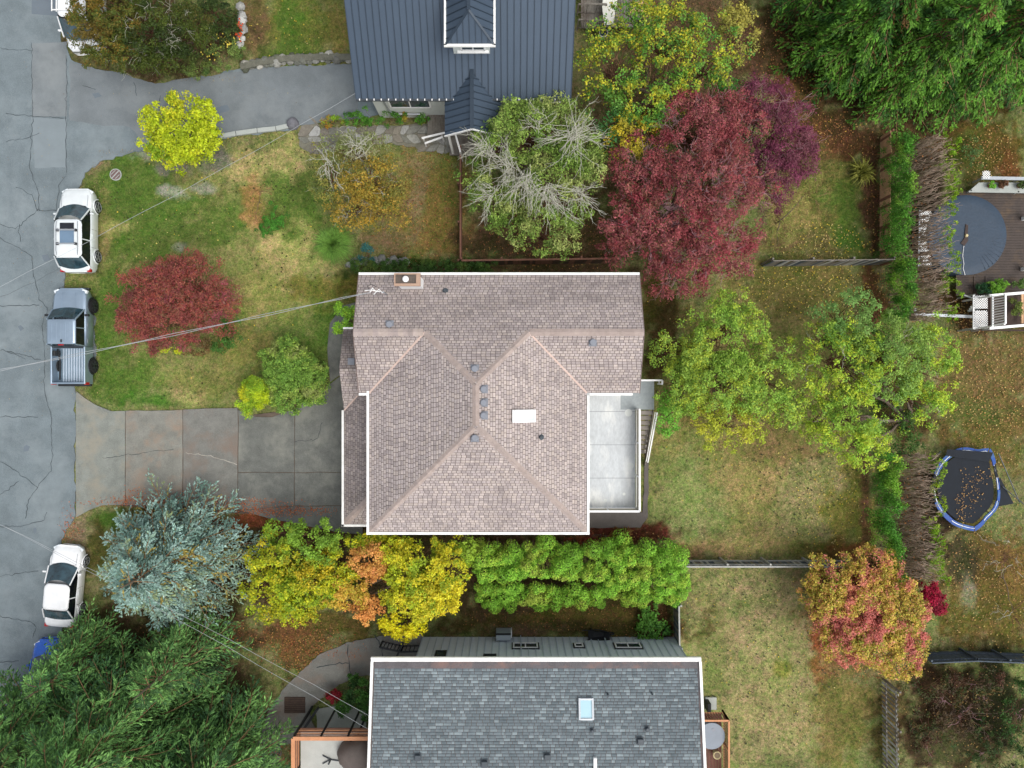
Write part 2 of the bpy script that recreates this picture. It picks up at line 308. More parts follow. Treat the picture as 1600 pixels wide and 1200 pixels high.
def ground_col(x, y):
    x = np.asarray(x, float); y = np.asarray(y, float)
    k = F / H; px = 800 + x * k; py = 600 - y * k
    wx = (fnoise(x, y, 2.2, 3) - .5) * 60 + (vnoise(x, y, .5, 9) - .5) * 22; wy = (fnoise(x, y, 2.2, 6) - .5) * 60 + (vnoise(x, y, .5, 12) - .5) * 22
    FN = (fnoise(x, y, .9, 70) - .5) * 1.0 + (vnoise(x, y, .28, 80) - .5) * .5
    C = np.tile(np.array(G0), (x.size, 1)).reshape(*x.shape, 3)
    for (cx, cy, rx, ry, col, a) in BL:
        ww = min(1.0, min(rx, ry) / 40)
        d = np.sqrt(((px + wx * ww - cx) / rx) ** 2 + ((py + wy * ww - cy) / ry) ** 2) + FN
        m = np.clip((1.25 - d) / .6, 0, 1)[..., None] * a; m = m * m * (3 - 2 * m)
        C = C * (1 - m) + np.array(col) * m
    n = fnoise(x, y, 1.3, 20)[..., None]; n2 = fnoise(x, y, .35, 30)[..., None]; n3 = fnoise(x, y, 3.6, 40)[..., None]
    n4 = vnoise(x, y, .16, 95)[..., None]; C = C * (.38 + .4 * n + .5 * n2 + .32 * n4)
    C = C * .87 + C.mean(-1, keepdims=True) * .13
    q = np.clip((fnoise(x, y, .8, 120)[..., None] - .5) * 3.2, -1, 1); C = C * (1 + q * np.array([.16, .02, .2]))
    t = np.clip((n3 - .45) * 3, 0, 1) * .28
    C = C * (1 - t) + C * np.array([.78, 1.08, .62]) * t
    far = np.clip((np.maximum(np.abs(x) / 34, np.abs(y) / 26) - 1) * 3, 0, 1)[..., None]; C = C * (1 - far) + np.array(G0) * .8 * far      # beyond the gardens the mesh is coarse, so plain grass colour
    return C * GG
GG = 1.05
def gx(a, b, s): return np.arange(a, b + s / 2, s)
xs = np.concatenate([[-400, -200, -100, -60, -50, -44, -40, -37, -35], gx(-34, 34, .155), [35, 37, 40, 44, 50, 60, 100, 200, 400]]); ys = np.concatenate([[-400, -200, -100, -60, -44, -36, -32, -29, -27], gx(-26, 26, .155), [27, 29, 32, 36, 44, 60, 100, 200, 400]])
GX, GY = np.meshgrid(xs, ys); nx, ny = len(xs), len(ys)
GZ = (fnoise(GX, GY, 1.0, 50) - .5) * .05 + (fnoise(GX, GY, .3, 60) - .5) * .03 - .035
I = (np.arange(ny - 1)[:, None] * nx + np.arange(nx - 1)[None]).ravel()
gm = Nodes('lawn_and_soil'); at = gm.n('ShaderNodeAttribute'); at.attribute_name = 'Col'
f1 = noiseN(gm, 9, 6, .7, None, .3, .7); f2 = noiseN(gm, 30, 4, .7, None, .34, .66)
f3 = noiseN(gm, 4.2, 5, .7, None, .36, .64); o = mixc(gm, f1, (.52, .56, .48), (1.45, 1.38, 1.28)); o = mixc(gm, 1.0, o, mixc(gm, f3, (.74, .98, .66), (1.3, 1.1, 1.22)), 'MULTIPLY'); o2 = mixc(gm, f2, (.5, .56, .46), (1.5, 1.44, 1.38)); o = mixc(gm, 1.0, o, o2, 'MULTIPLY')
gm.l(mixc(gm, 1.0, at.outputs['Color'], o, 'MULTIPLY'), gm.b.inputs['Base Color']); gm.b.inputs['Roughness'].default_value = .95; gm.b.inputs['Specular IOR Level'].default_value = .1
bp = gm.n('ShaderNodeBump'); bp.inputs['Strength'].default_value = .7; bp.inputs['Distance'].default_value = .04; gm.l(f2, bp.inputs['Height']); gm.l(bp.outputs[0], gm.b.inputs['Normal'])
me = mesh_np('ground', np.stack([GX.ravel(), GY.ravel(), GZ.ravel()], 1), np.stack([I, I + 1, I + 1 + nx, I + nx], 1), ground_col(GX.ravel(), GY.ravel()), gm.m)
link('ground', me, kind='structure')

def rough_poly(P, step=.22, amp=.06, seed=0):
    Q = PX(P); R = []; rs = random.Random(seed)
    for i in range(len(Q)):
        a = Vector(Q[i]); b = Vector(Q[(i + 1) % len(Q)]); L = (b - a).length; n = max(1, int(min(L, 60) / step))
        for k in range(n):
            p = a.lerp(b, k / n); j = amp if L < 40 else 0
            w = (float(vnoise(p.x, p.y, .9, 33)) - .5) * 5 * j; R.append((p.x + rs.uniform(-j, j) + w, p.y + rs.uniform(-j, j) + w))
    return R
def sheet(name, P, z, m, amp=.06, kind='structure', parent=None, thick=.06):
    b = MB(); b.prism(rough_poly(P, .22, amp), z - thick, z); return b.build(name, m, parent, kind=kind)
sheet('road', ROAD, .02, M['asphalt'], .07)
# older patches in the asphalt, each its own sheet above the road
sheet('asphalt_patch', [(50, 68), (104, 66), (105, 182), (50, 183)], .025, M['asphalt2'], .01, thick=.004)
sheet('asphalt_patch', [(48, 184), (104, 187), (103, 262), (56, 262)], .025, mat('pale_asphalt_patch', c(122, 132, 136), .9, .1, 1.5, 45), .02, thick=.004)
sheet('asphalt_patch', [(50, -100), (94, -100), (94, 25), (50, 22)], .025, M['asphalt_patch'], .01, thick=.004)
sheet('asphalt_patch', [(110, 96), (245, 130), (420, 106), (556, 100), (560, 183), (470, 196), (345, 214), (235, 231), (200, 200), (108, 190)], .029, M['asphalt2'], .03, thick=.004)
for P_ in ([(36, 700), (40, 696), (46, 699), (44, 704), (38, 705)], [(52, 826), (57, 823), (60, 828), (55, 832)], [(140, 150), (152, 147), (156, 153), (146, 157)], [(26, 512), (33, 508), (37, 514), (30, 519)], [(64, 400), (76, 396), (80, 404), (70, 409)], [(330, 170), (352, 166), (358, 174), (340, 180)]): sheet('oil_stain', P_, .034, M['asphalt_patch'], .05, thick=.004)
def cracks(name, lines, z, m, w=.035, amp=.05, seed=1):
    rs = random.Random(seed)
    for ln in lines:
        b = MB(); pts = [W(*p) for p in ln]; out = []
        for i in range(len(pts) - 1):
            n = max(2, int((pts[i + 1] - pts[i]).length / .18))
            for k in range(n):
                p = pts[i].lerp(pts[i + 1], k / n); out.append(Vector((p.x + rs.gauss(0, amp * .6), p.y + rs.gauss(0, amp * .6), z)))
        out.append(Vector((pts[-1].x, pts[-1].y, z))); V = []; n = len(out)
        for i, p in enumerate(out):
            d = (out[min(i + 1, n - 1)] - out[max(0, i - 1)]).normalized(); s = Vector((-d.y, d.x, 0)) * w * rs.uniform(.35, 1) / 2
            V += [p + s, p - s]
        b.add(V, [(2 * i + 1, 2 * i, 2 * i + 2, 2 * i + 3) for i in range(n - 1)]); b.build(name, m, kind='structure')
cracks('road_crack', [[(0, 76), (52, 80)], [(50, 68), (52, 180), (47, 260), (60, 300), (62, 330)], [(104, 86), (105, 130), (103, 185), (104, 270)], [(10, 178), (50, 182), (100, 185)],
 [(10, 221), (45, 216), (62, 208)], [(0, 350), (25, 358), (60, 328), (95, 330)], [(25, 292), (50, 305), (60, 330)], [(88, 330), (93, 290), (104, 275)], [(0, 372), (30, 388), (50, 400), (54, 430), (62, 468), (75, 482), (66, 510), (70, 540), (70, 610), (80, 650), (82, 700), (80, 735), (60, 760), (45, 780), (40, 810)],
 [(30, 350), (33, 378)], [(0, 478), (62, 477)], [(0, 545), (40, 556), (65, 562)], [(0, 650), (60, 652)], [(0, 720), (30, 738), (60, 762)], [(0, 773), (30, 752)], [(0, 822), (35, 822), (70, 812), (74, 800)], [(0, 900), (60, 892)], [(0, 962), (50, 972), (58, 980), (52, 996)], [(0, 1034), (30, 1032)], [(40, 560), (12, 550)],
 [(130, 133), (150, 140)], [(210, 130), (214, 150)], [(250, 150), (248, 190)]], .036, M['crack'])
drv = thing('driveway', None, None); drv['kind'] = 'structure'
MS = [mat('exposed_aggregate_%s' % n, col, .9, .3, 1.6, 26, col2=c2, bump=.4) for n, col, c2 in (('grey', c(130, 134, 127), c(142, 138, 124)), ('brown', c(128, 128, 120), c(140, 124, 108)), ('mauve', c(120, 120, 114), c(122, 110, 100)), ('worn', c(106, 108, 103), c(126, 127, 119)))]
for i, P in enumerate(SLABS):
    b = MB(); b.prism(rough_poly(P, .6, .012, i), -.05, .05 + .003 * (i % 3)); b.build('slab', MS[[0, 1, 2, 3, 3, 3, 3, 3, 3][i]], drv)
b = MB(); b.prism(PX([(119, 640), (172, 645), (372, 641), (378, 650), (462, 640), (540, 592), (562, 592), (562, 832), (430, 806), (160, 788), (119, 806)]), -.04, .022); b.build('joint_bed', M['joint'], drv)
cracks('driveway_crack', [[(160, 716), (190, 712), (212, 710), (240, 705), (272, 702)], [(488, 690), (498, 684), (500, 668), (504, 660)], [(462, 690), (488, 686)]], .062, M['crack'], .03)
cracks('driveway_crack', [[(290, 708), (310, 709), (340, 716), (360, 722), (371, 726)]], .062, M['crack_pale'], .05)
d2 = sheet('driveway', DRIVE2, .024, MS[2], .05)
cracks('driveway_crack', [[(543, 1008), (546, 1040), (549, 1054)], [(495, 1043), (520, 1038), (545, 1036)], [(585, 992), (598, 1012), (600, 1050)], [(436, 1160), (437, 1190), (434, 1220)]], .03, M['crack'], .06)
sheet('patio', PATIO, .03, mat('dark_patio_concrete', c(96, 90, 86), .85, .25, 1.5), .02)  # patio concrete in a dark grey brown tone
sheet('concrete_pad', [(495, 1106), (530, 1102), (572, 1108), (572, 1146), (495, 1146)], .05, M['conc'], .02)
# manhole
mh = thing('manhole_cover', 'round rusty brown manhole cover in the front lawn', 'manhole cover', W(181, 273, 0)); b = MB(); b.cyl(mh.location.x, mh.location.y, -.02, .035, .34, 28); b.build('rim', M['kerb'], mh)
b = MB(); b.cyl(mh.location.x, mh.location.y, .0, .05, .29, 28); b.build('plate', mat('rusty_iron', c(112, 92, 90), .8, .3, 8), mh)
b = MB(); b.bar(mh.location + Vector((-.19, -.2, .056)), mh.location + Vector((.19, .2, .056)), .05, .014)
b.build('rib', M['kerb'], mh)
for k in (-.12, .12):
    b = MB(); b.bar(mh.location + Vector((-.12 + k, -.12 - k, .056)), mh.location + Vector((.12 + k, .12 - k, .056)), .03, .012); b.build('rib', M['kerb'], mh)

# ------------------------------------------------------------------ foliage engine
def norm(a): return a / np.maximum(np.linalg.norm(a, axis=-1, keepdims=True), 1e-6)
def leafquads(P, D, Nn, l, w, col, off=None):
    D = norm(D); S = norm(np.cross(D, Nn)); n = len(P); l = np.broadcast_to(np.asarray(l, float), (n,))[:, None]; w = np.broadcast_to(np.asarray(w, float), (n,))[:, None]
    N2 = np.cross(S, D)
    V = np.stack([P, P + D * l * .45 + S * w / 2 + N2 * w * .18, P + D * l, P + D * l * .45 - S * w / 2 + N2 * w * .18], 1).reshape(-1, 3)
    if off is not None: V = V - np.array(off)
    return V, np.arange(4 * n).reshape(-1, 4), np.repeat(col, 4, 0)
def pal_pick(P, palette, seed, s=1.1, jit=.5):
    """palette: list of colours; neighbouring leaves pick neighbouring colours"""
    pal = np.array(palette); n = len(pal)
    v = fnoise(P[:, 0] + P[:, 2] * .7, P[:, 1] + P[:, 2] * .45, s, seed); v = (v - .5) * 2.4 + .5 + np.random.randn(len(P)) * .13 * jit * 2
    v = np.clip(v, 0, .999) * (n - 1); i = v.astype(int); f = (v - i)[:, None]
    return (pal[i] * (1 - f) + pal[np.minimum(i + 1, n - 1)] * f) * np.random.uniform(.72, 1.28, (len(P), 1))
def tubes_mesh(name, lines, m, parent, off, kind=None, nside=3):
    """lines: list of (pts (k,3), r0, r1) joined into one mesh"""
    Vs = []; Fs = []; base = 0
    for pts, r0, r1 in lines:
        pts = np.asarray(pts, float); k = len(pts); d = norm(np.gradient(pts, axis=0)); u = np.where(np.abs(d[:, 2:3]) < .9, [[0, 0, 1.]], [[1., 0, 0]])
        a = norm(np.cross(d, u)); bb = np.cross(a, d); r = np.linspace(r0, r1, k)[:, None]
        ang = np.arange(nside) * 2 * math.pi / nside
        V = pts[:, None] + (a[:, None] * np.cos(ang)[None, :, None] + bb[:, None] * np.sin(ang)[None, :, None]) * r[:, None]
        Vs.append(V.reshape(-1, 3)); i = np.arange(k - 1)[:, None] * nside; j = np.arange(nside)[None]; j2 = (j + 1) % nside
        Fs.append(np.stack([i + j, i + j2, i + nside + j2, i + nside + j], -1).reshape(-1, 4) + base); base += k * nside
    if not Vs: return None
    me = mesh_np(name, np.concatenate(Vs) - np.array(off), np.concatenate(Fs), None, m, smooth=True)
    return link(name, me, parent, kind=kind)
def curve(a, b, sag=.2, n=5, wob=.08):
    a = np.array(a, float); b = np.array(b, float); L = np.linalg.norm(b - a); t = np.linspace(0, 1, n)[:, None]
    P = a + (b - a) * t; P[:, 2] += (sag * L * 4 * t * (1 - t))[:, 0] * .5
    P[1:-1] += np.random.randn(n - 2, 3) * wob * L * .3; return P
PLANTS = []
DENS = 1.55; LEAFN = 1.42; LEAFS = .98; LGAIN = 1.12
def decid(name, label, cat, blobs, pal, base=None, dens=26, leaves=34, cr=.34, ls=.13, twig='twig_brown', trunk='bark', tr=.14, seed=0, mt='leaf', flat=.75, bare=0, barem='twig_pale', group=None, barelen=1.0, shell=.62, up=.9, lw=.62, clumpvar=.35, gap=.34, spike=.16):
    """blobs: (px, py, rpx, rpy, zc, rz[, palette])  crown ellipsoids given by their outline in the photograph"""
    st = np.random.get_state(); np.random.seed(100 + seed); dens *= DENS; leaves = int(leaves * LEAFN) + 1; ls *= LEAFS
    B = []
    for bl in blobs:
        px, py, rx, ry, zc, rz = bl[:6]; k = (H - zc) / F; B.append((np.array(W(px, py, zc)), np.array([rx * k, ry * k, rz]), bl[6] if len(bl) > 6 else pal))
    wts = np.array([b[1][0] * b[1][1] for b in B]); cen = sum(b[0] * w for b, w in zip(B, wts)) / wts.sum()
    bx, by = (cen[0], cen[1]) if base is None else tuple(W(*base))[:2]
    root = thing(name, label, cat, (bx, by, 0), group=group); off = (bx, by, 0)
    CP = []; CN = []; CC = []; lines = []; tl = []; Vl = []; 
    zlow = min(b[0][2] - b[1][2] for b in B)
    fork = np.array([bx, by, max(.25, zlow * .7 + .1)])
    tl.append((curve((bx, by, -.05), fork, 0, 4, .05), tr, tr * .8))
    for bc, br, bpal in B:
        n = max(5, int(dens * br[0] * br[1]))
        limb = bc + np.array([0, 0, -br[2] * .5]); limb[2] = max(limb[2], fork[2] + .05)
        tl.append((curve(fork, limb, .1, 6, .12), tr * .7, tr * .3))
        rr_ = np.sqrt(np.random.rand(n)); aa_ = np.random.rand(n) * 6.283; d = np.stack([rr_ * np.cos(aa_), rr_ * np.sin(aa_), np.sqrt(1 - rr_ ** 2 * .98)], 1)
        low = np.random.rand(n) < .22; d[low, 2] = np.random.uniform(-.35, .5, low.sum()); d = norm(d)
        r = np.random.uniform(shell, 1.0, (n, 1)); wob = .84 + .34 * vnoise(d[:, 0] * 3 + bc[0], d[:, 1] * 3 + bc[1] + d[:, 2] * 2, .8, seed)[:, None]
        wob = wob * np.where(np.random.rand(n, 1) < spike, np.random.uniform(1.08, 1.3, (n, 1)), 1.0)
        cp = bc + d * br * r * wob; cp[:, 2] = np.maximum(cp[:, 2], .12)
        gn = vnoise(cp[:, 0], cp[:, 1] + cp[:, 2] * .5, .62, seed + 150); keep = (gn > gap) | (np.random.rand(n) < .12)
        if keep.sum() > 4: cp = cp[keep]; d = d[keep]; n = len(cp)
        m = leaves; crr = cr * np.random.uniform(1 - clumpvar, 1 + clumpvar, n)
        for q in range(0, n, 2):
            lines.append((curve(limb + (np.random.rand(3) - .5) * br * .3, cp[q], .12, 4, .2), tr * .11 + .008, .006))
        # leaves on the outer side of every clump
        e = norm(np.random.randn(n, m, 3) + d[:, None] * .55 + np.array([0, 0, up * .7])); rad = crr[:, None, None] * np.random.uniform(.45, 1.0, (n, m, 1))
        P = cp[:, None] + e * rad * np.array([1, 1, flat]); P = P.reshape(-1, 3); P[:, 2] = np.maximum(P[:, 2], .05)
        Nn = norm(e.reshape(-1, 3) * .8 + np.random.randn(n * m, 3) * .55 + np.array([0, 0, .55]))
        D = np.cross(Nn, np.random.randn(n * m, 3))
        col = np.minimum(.85, LGAIN * pal_pick(P, bpal, seed) * np.repeat(np.random.uniform(.82, 1.18, (n, 1)), m, 0))
        L = ls * np.random.uniform(.65, 1.35, n * m)
        Vl.append(leafquads(P, D, Nn, L, L * lw, col, off))
    V = np.concatenate([v[0] for v in Vl]); nf = 0; Fc = []
    for v in Vl: Fc.append(v[1] + nf); nf += len(v[0])
    me = mesh_np('foliage', V, np.concatenate(Fc), np.concatenate([v[2] for v in Vl]), M[mt]); link('crown' if cat == 'tree' else 'foliage', me, root)
    tubes_mesh('trunk' if cat == 'tree' else 'stem', tl, M[trunk], root, off, nside=7)
    tubes_mesh('twigs', lines, M[twig], root, off, kind='stuff')
    if bare:
        bl2 = []
        for bc, br, _ in B:
            for q in range(max(1, int(bare * br[0] * br[1]))):
                a = norm(np.random.randn(3) + np.array([0, 0, .8])); s = bc + a * br * .55; e = s + norm(a + np.random.randn(3) * .7) * br.mean() * np.random.uniform(.3, .65) * barelen
                bl2.append((curve(s, e, .15, 5, .25), .016, .006))
                for w_ in range(3):
                    mpt = s + (e - s) * np.random.uniform(.3, .9); bl2.append((curve(mpt, mpt + norm(e - s + np.random.randn(3) * .8) * .45 * barelen, .1, 4, .3), .01, .005))
        tubes_mesh('bare_branches', bl2, M[barem], root, off, kind='stuff')
    np.random.set_state(st); PLANTS.append(root); return root
def conifer(name, label, base, Ht, R, pal, nb=150, zmin=.6, spr=.42, droop=.18, rise=.1, ls=.15, lw=.055, seed=0, K=6, ns=11, power=.85, curl=0., trunk='bark', deadpal=None, dead=.0, group=None, cg=1.3):
    st = np.random.get_state(); np.random.seed(300 + seed)
    bx, by = tuple(W(*base))[:2]; off = (bx, by, 0); root = thing(name, label, 'tree', off, group=group)
    i = np.arange(nb); u = (i + .5) / nb; zb = zmin + (Ht - zmin) * (1 - np.sqrt(1 - u * .985)) ; az = i * 2.39996 + np.random.randn(nb) * .3
    L = R * np.clip((Ht - zb) / (Ht - zmin), 0.02, 1) ** power * np.random.uniform(.74, 1.16, nb) + .12
    dr = np.stack([np.cos(az), np.sin(az), np.zeros(nb)], 1); dp = droop * np.random.uniform(.5, 1.5, nb); rs_ = rise * np.random.uniform(.5, 1.6, nb)
    bend = np.random.randn(nb) * .22
    def pos(t, b):
        s = np.stack([-dr[b, 1], dr[b, 0], np.zeros(len(b))], 1)
        p = np.array([bx, by, 0]) + dr[b] * (L[b] * t)[:, None] + s * (bend[b] * L[b] * t * t)[:, None]
        p[:, 2] = np.maximum(.1, zb[b] + L[b] * (rs_[b] * t - dp[b] * t * t + curl * t ** 4)); return p
    lines = []
    for b in range(nb):
        t = np.linspace(0, 1, 6); lines.append((pos(t, np.full(6, b)), .018 + .014 * L[b], .007))
    # side sprays
    q = np.arange(nb * ns * 2); b = q // (ns * 2); sidx = (q // 2) % ns; side = np.where(q % 2, 1., -1.)
    t = .16 + .84 * (sidx + np.random.rand(len(q))) / ns; t = np.clip(t, 0, 1)
    p0 = pos(t, b); dd = norm(pos(np.clip(t + .04, 0, 1.04), b) - pos(t - .04, b)); sv = norm(np.cross(dd, np.array([0, 0, 1.])))
    ang = np.radians(np.random.uniform(22, 58, len(q))) * side; sdv = norm(dd * np.cos(ang)[:, None] + sv * np.sin(ang)[:, None] + np.array([0, 0, -.1]) + np.random.randn(len(q), 3) * .1)
    sl_ = (spr * L[b] * (1.12 - t) * np.random.uniform(.6, 1.2, len(q)) + .13); sl_ = np.minimum(sl_, 1.3)
    kk = np.arange(K)[None]; f = (kk + np.random.rand(len(q), K)) / K
    P = p0[:, None] + sdv[:, None] * (sl_[:, None] * f)[..., None]; P[..., 2] -= (sl_[:, None] * f ** 2) * .18
    P = P.reshape(-1, 3) + np.random.randn(len(q) * K, 3) * .02
    Dd = np.repeat(sdv, K, 0) + np.random.randn(len(P), 3) * .27
    Nn = norm(np.array([0, 0, 1.]) + np.random.randn(len(P), 3) * .4)
    col = pal_pick(P, pal, seed, .9) * np.repeat(np.random.uniform(.8, 1.2, (nb, 1)), ns * 2 * K, 0)
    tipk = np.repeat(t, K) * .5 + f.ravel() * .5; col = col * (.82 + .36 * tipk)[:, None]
    if deadpal is not None:
        dm = (np.repeat(np.random.rand(nb) < dead * .5, ns * 2 * K)) | np.repeat(np.random.rand(len(q)) < dead, K); dm &= np.repeat(t < .8, K)
        col[dm] = np.array(deadpal) * np.random.uniform(.7, 1.2, (dm.sum(), 1))
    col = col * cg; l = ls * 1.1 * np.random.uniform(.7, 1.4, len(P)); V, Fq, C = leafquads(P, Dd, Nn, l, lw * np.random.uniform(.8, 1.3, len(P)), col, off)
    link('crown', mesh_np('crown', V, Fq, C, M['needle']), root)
    tubes_mesh('trunk', [(np.array([[bx, by, -.05], [bx, by, Ht * .5], [bx, by, Ht * .98]]), R * .05 + .05, .02)], M[trunk], root, off, nside=8)
    tubes_mesh('branches', lines, M['twig_tan'], root, off, kind='stuff')
    np.random.set_state(st); return root
# ------------------------------------------------------------------ roofs
def extents(P, ax, v):
    """interval of coordinate u along the line (coordinate ax == v) through plan polygon P"""
    us = []; n = len(P)
    for i in range(n):
        a, b = P[i], P[(i + 1) % n]; va, vb = a[ax], b[ax]
        if (va - v) * (vb - v) < 0: t = (v - va) / (vb - va); us.append(a[1 - ax] + (b[1 - ax] - a[1 - ax]) * t)
    return (min(us), max(us)) if len(us) >= 2 else None
def shingles(name, parent, P, ax, eave, ridge, z0, slope, m, palette, course=.13, tab=.23, t=.02, stain_tone=None, seed=0, jit=.0, gapv=.12):
    """courses of single overlapping shingles on the slope whose plan is P; ax: axis that runs upslope"""
    rs = np.random.RandomState(seed); V = []; Fc = []; C = []; sg = 1 if ridge > eave else -1; n = int(abs(ridge - eave) / course) + 1
    zf = lambda v: z0 + slope * abs(v - eave)
    for k in range(n):
        v0 = eave + sg * course * k; v1 = eave + sg * min(course * (k + 1), abs(ridge - eave)); 
        if abs(v1 - v0) < .02: continue
        v1 = v0 + (v1 - v0) * (1 - gapv); e0 = extents(P, ax, v0 + sg * .004); e1 = extents(P, ax, v1 - sg * .004)
        if e0 is None or e1 is None: continue
        lo, hi = min(e0[0], e1[0]), max(e0[1], e1[1]); u = lo - rs.rand() * tab
        while u < hi:
            w = tab * (rs.uniform(.55, 1.35) if jit else 1.0); a0, a1 = u + .006 + (.012 if gapv else 0), u + w - .006; u += w
            q0, q1 = max(a0, e0[0]), min(a1, e0[1]); p0, p1 = max(a0, e1[0]), min(a1, e1[1])
            if q1 - q0 <= .01 and p1 - p0 <= .01: continue
            if q1 < q0: q0 = q1 = (q0 if q0 > e0[1] else q1)
            if p1 < p0: p0 = p1 = (p0 if p0 > e1[1] else p1)
            th = t * rs.uniform(.8, 1.3); b = len(V)
            def pt(uu, vv, z): return (uu, vv, z) if ax == 1 else (vv, uu, z)
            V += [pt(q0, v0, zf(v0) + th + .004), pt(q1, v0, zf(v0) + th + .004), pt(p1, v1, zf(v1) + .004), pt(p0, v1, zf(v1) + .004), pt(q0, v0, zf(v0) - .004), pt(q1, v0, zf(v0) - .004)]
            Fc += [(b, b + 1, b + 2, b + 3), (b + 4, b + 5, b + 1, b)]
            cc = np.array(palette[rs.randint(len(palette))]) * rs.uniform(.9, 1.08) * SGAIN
            if stain_tone is not None: cc = cc * stain_tone(pt((a0 + a1) / 2, v0, 0))
            C += [cc] * 4 + [cc * .45] * 2  # front edge darkened in colour to strengthen the shadow line of each course
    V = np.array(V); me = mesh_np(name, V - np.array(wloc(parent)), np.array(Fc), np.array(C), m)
    o = link(name, me, parent, kind='stuff')
    return o
SGAIN = 1.36
def slab(name, parent, P3, th, m):
    b = MB(); n = len(P3); b.prism([(p[0], p[1]) for p in P3], 0, 1)
    # prism may flip the order, so rebuild heights by position
    zz = {(round(p[0], 4), round(p[1], 4)): p[2] for p in P3}
    b.v = [(v[0], v[1], zz[(round(v[0], 4), round(v[1], 4))] - (th if v[2] == 0 else 0)) for v in b.v]
    return b.build(name, m, parent)
def caps(parent, a, b, name='ridge_cap', w=.34, step=.24, palette=None, lift=.03, seed=0, drop=.07, m='cap'):
    """overlapping ridge-cap shingles from a (low) to b (high), folded over the line; each its own part"""
    a = Vector(a); b = Vector(b); d = (b - a); n = max(1, int(d.length / step)); d.normalize(); s = Vector((-d.y, d.x, 0)).normalized(); rs = random.Random(seed); base = wloc(parent)
    for k in range(n):
        p = a + d * (k * step); q = a + d * ((k + 1) * step + .03); gk = rs.uniform(1.0, 1.12); cc = tuple(x * gk for x in rs.choice(palette)); mb = MB(); z = Vector((0, 0, 1))
        V = [p - s * w / 2 + z * (lift - drop + .016), p + z * (lift + .016), p + s * w / 2 + z * (lift - drop + .016), q - s * w / 2 + z * (lift - drop), q + z * lift, q + s * w / 2 + z * (lift - drop)]
        V += [p - s * w / 2 + z * (lift - drop - .01), p + z * (lift - .01), p + s * w / 2 + z * (lift - drop - .01)]
        mb.add(V, [(0, 1, 4, 3), (1, 2, 5, 4), (6, 7, 1, 0), (7, 8, 2, 1)], cc); mb.build(name, M[m], parent)
SH = [c(172, 159, 152), c(166, 153, 147), c(177, 163, 155), c(161, 149, 144), c(173, 159, 150), c(155, 143, 138), c(169, 156, 151)]
CAP = [c(173, 158, 150), c(166, 152, 145), c(170, 155, 147)]
def stain_tonef(lo=.62, seed=90, thr=.36, k=2.6, sx=1, sy=3.2, base=1.0):  # random stain streaks, with base as the brightness of the whole slope
    def f(p):
        n = float(fnoise(p[0] / sx, p[1] / sy * 3, 1.6, seed)); t = min(1, max(0, (n - thr) * k)); g = base * (1 - t * (1 - lo)); return np.array([g * .97, g, g * 1.03])
    return f
# ---- main house -----------------------------------------------------
ZE = 5.3; SL = .42
mainh = thing('house', 'detached house with pinkish brown shingle hip roof in the centre of the picture', 'house', (-1.7, -1, 0))
GX0, GX1, GN, GR, GS = -7.69, 6.40, 5.47, 2.51, -.45; HX0, HX1, HS, RX = -7.17, 3.76, -7.43, -1.705; RYN, RYS = .005, -1.965; ZR1 = ZE + SL * (GN - GR); ZR2 = ZE + SL * (HX1 - RX)
roofm = mat('roof_underlay', c(92, 80, 76), .95, .2, 4)
mr = thing('roof', None, None); mr.parent = mainh; mr.location = -mainh.location
zf = {'n': lambda x, y: ZE + SL * (GN - y), 's': lambda x, y: ZE + SL * (y - GS)}
NP = [(GX0, GN), (GX1, GN), (GX1, GR), (.81, GR), (RX, RYN), (-4.22, GR), (GX0, GR)]
slab('roof_deck', mr, [(x, y, ZE + SL * (GN - y)) for x, y in NP], .14, roofm)
GSW = [(GX0, GR), (-4.22, GR), (-7.17, GS), (GX0, GS)]; GSE = [(.81, GR), (GX1, GR), (GX1, GS), (HX1, GS)]
HW = [(HX0, GS), (-4.22, GR), (RX, RYN), (RX, RYS), (HX0, HS)]; HE = [(HX1, GS), (.81, GR), (RX, RYN), (RX, RYS), (HX1, HS)]; HSF = [(HX0, HS), (HX1, HS), (RX, RYS)]
for P in (GSW, GSE): slab('roof_deck', mr, [(x, y, ZE + SL * (y - GS)) for x, y in P], .14, roofm)
slab('roof_deck', mr, [(x, y, ZE + SL * (x - HX0)) for x, y in HW], .14, roofm)
slab('roof_deck', mr, [(x, y, ZE + SL * (HX1 - x)) for x, y in HE], .14, roofm)
slab('roof_deck', mr, [(x, y, ZE + SL * (y - HS)) for x, y in HSF], .14, roofm)
shingles('shingle_field', mr, NP, 1, GN, RYN, ZE, SL, M['shingle'], SH, stain_tone=stain_tonef(.66, 91, .5, 2.2, 3, 1.5), seed=1)
shingles('shingle_field', mr, GSW, 1, GS, GR, ZE, SL, M['shingle'], SH, stain_tone=stain_tonef(.8, 92, .5), seed=2)
shingles('shingle_field', mr, GSE, 1, GS, GR, ZE, SL, M['shingle'], SH, stain_tone=stain_tonef(.85, 93, .55), seed=3)
shingles('shingle_field', mr, HW, 0, HX0, RX, ZE, SL, M['shingle'], SH, stain_tone=stain_tonef(.8, 94, .36, 2.0, 3.5, 1.6, 1.12), seed=4)  # base lifts the west slope's colour to offset its shade
shingles('shingle_field', mr, HE, 0, HX1, RX, ZE, SL, M['shingle'], SH, stain_tone=stain_tonef(.86, 95, .55), seed=5)
shingles('shingle_field', mr, HSF, 1, HS, RYS, ZE, SL, M['shingle'], SH, stain_tone=stain_tonef(.8, 96, .5), seed=6)
e = .0
caps(mr, (HX0, HS, ZE), (RX, RYS, ZR2), palette=CAP, seed=1, w=.32); caps(mr, (HX1, HS, ZE), (RX, RYS, ZR2), palette=CAP, seed=2, w=.32)
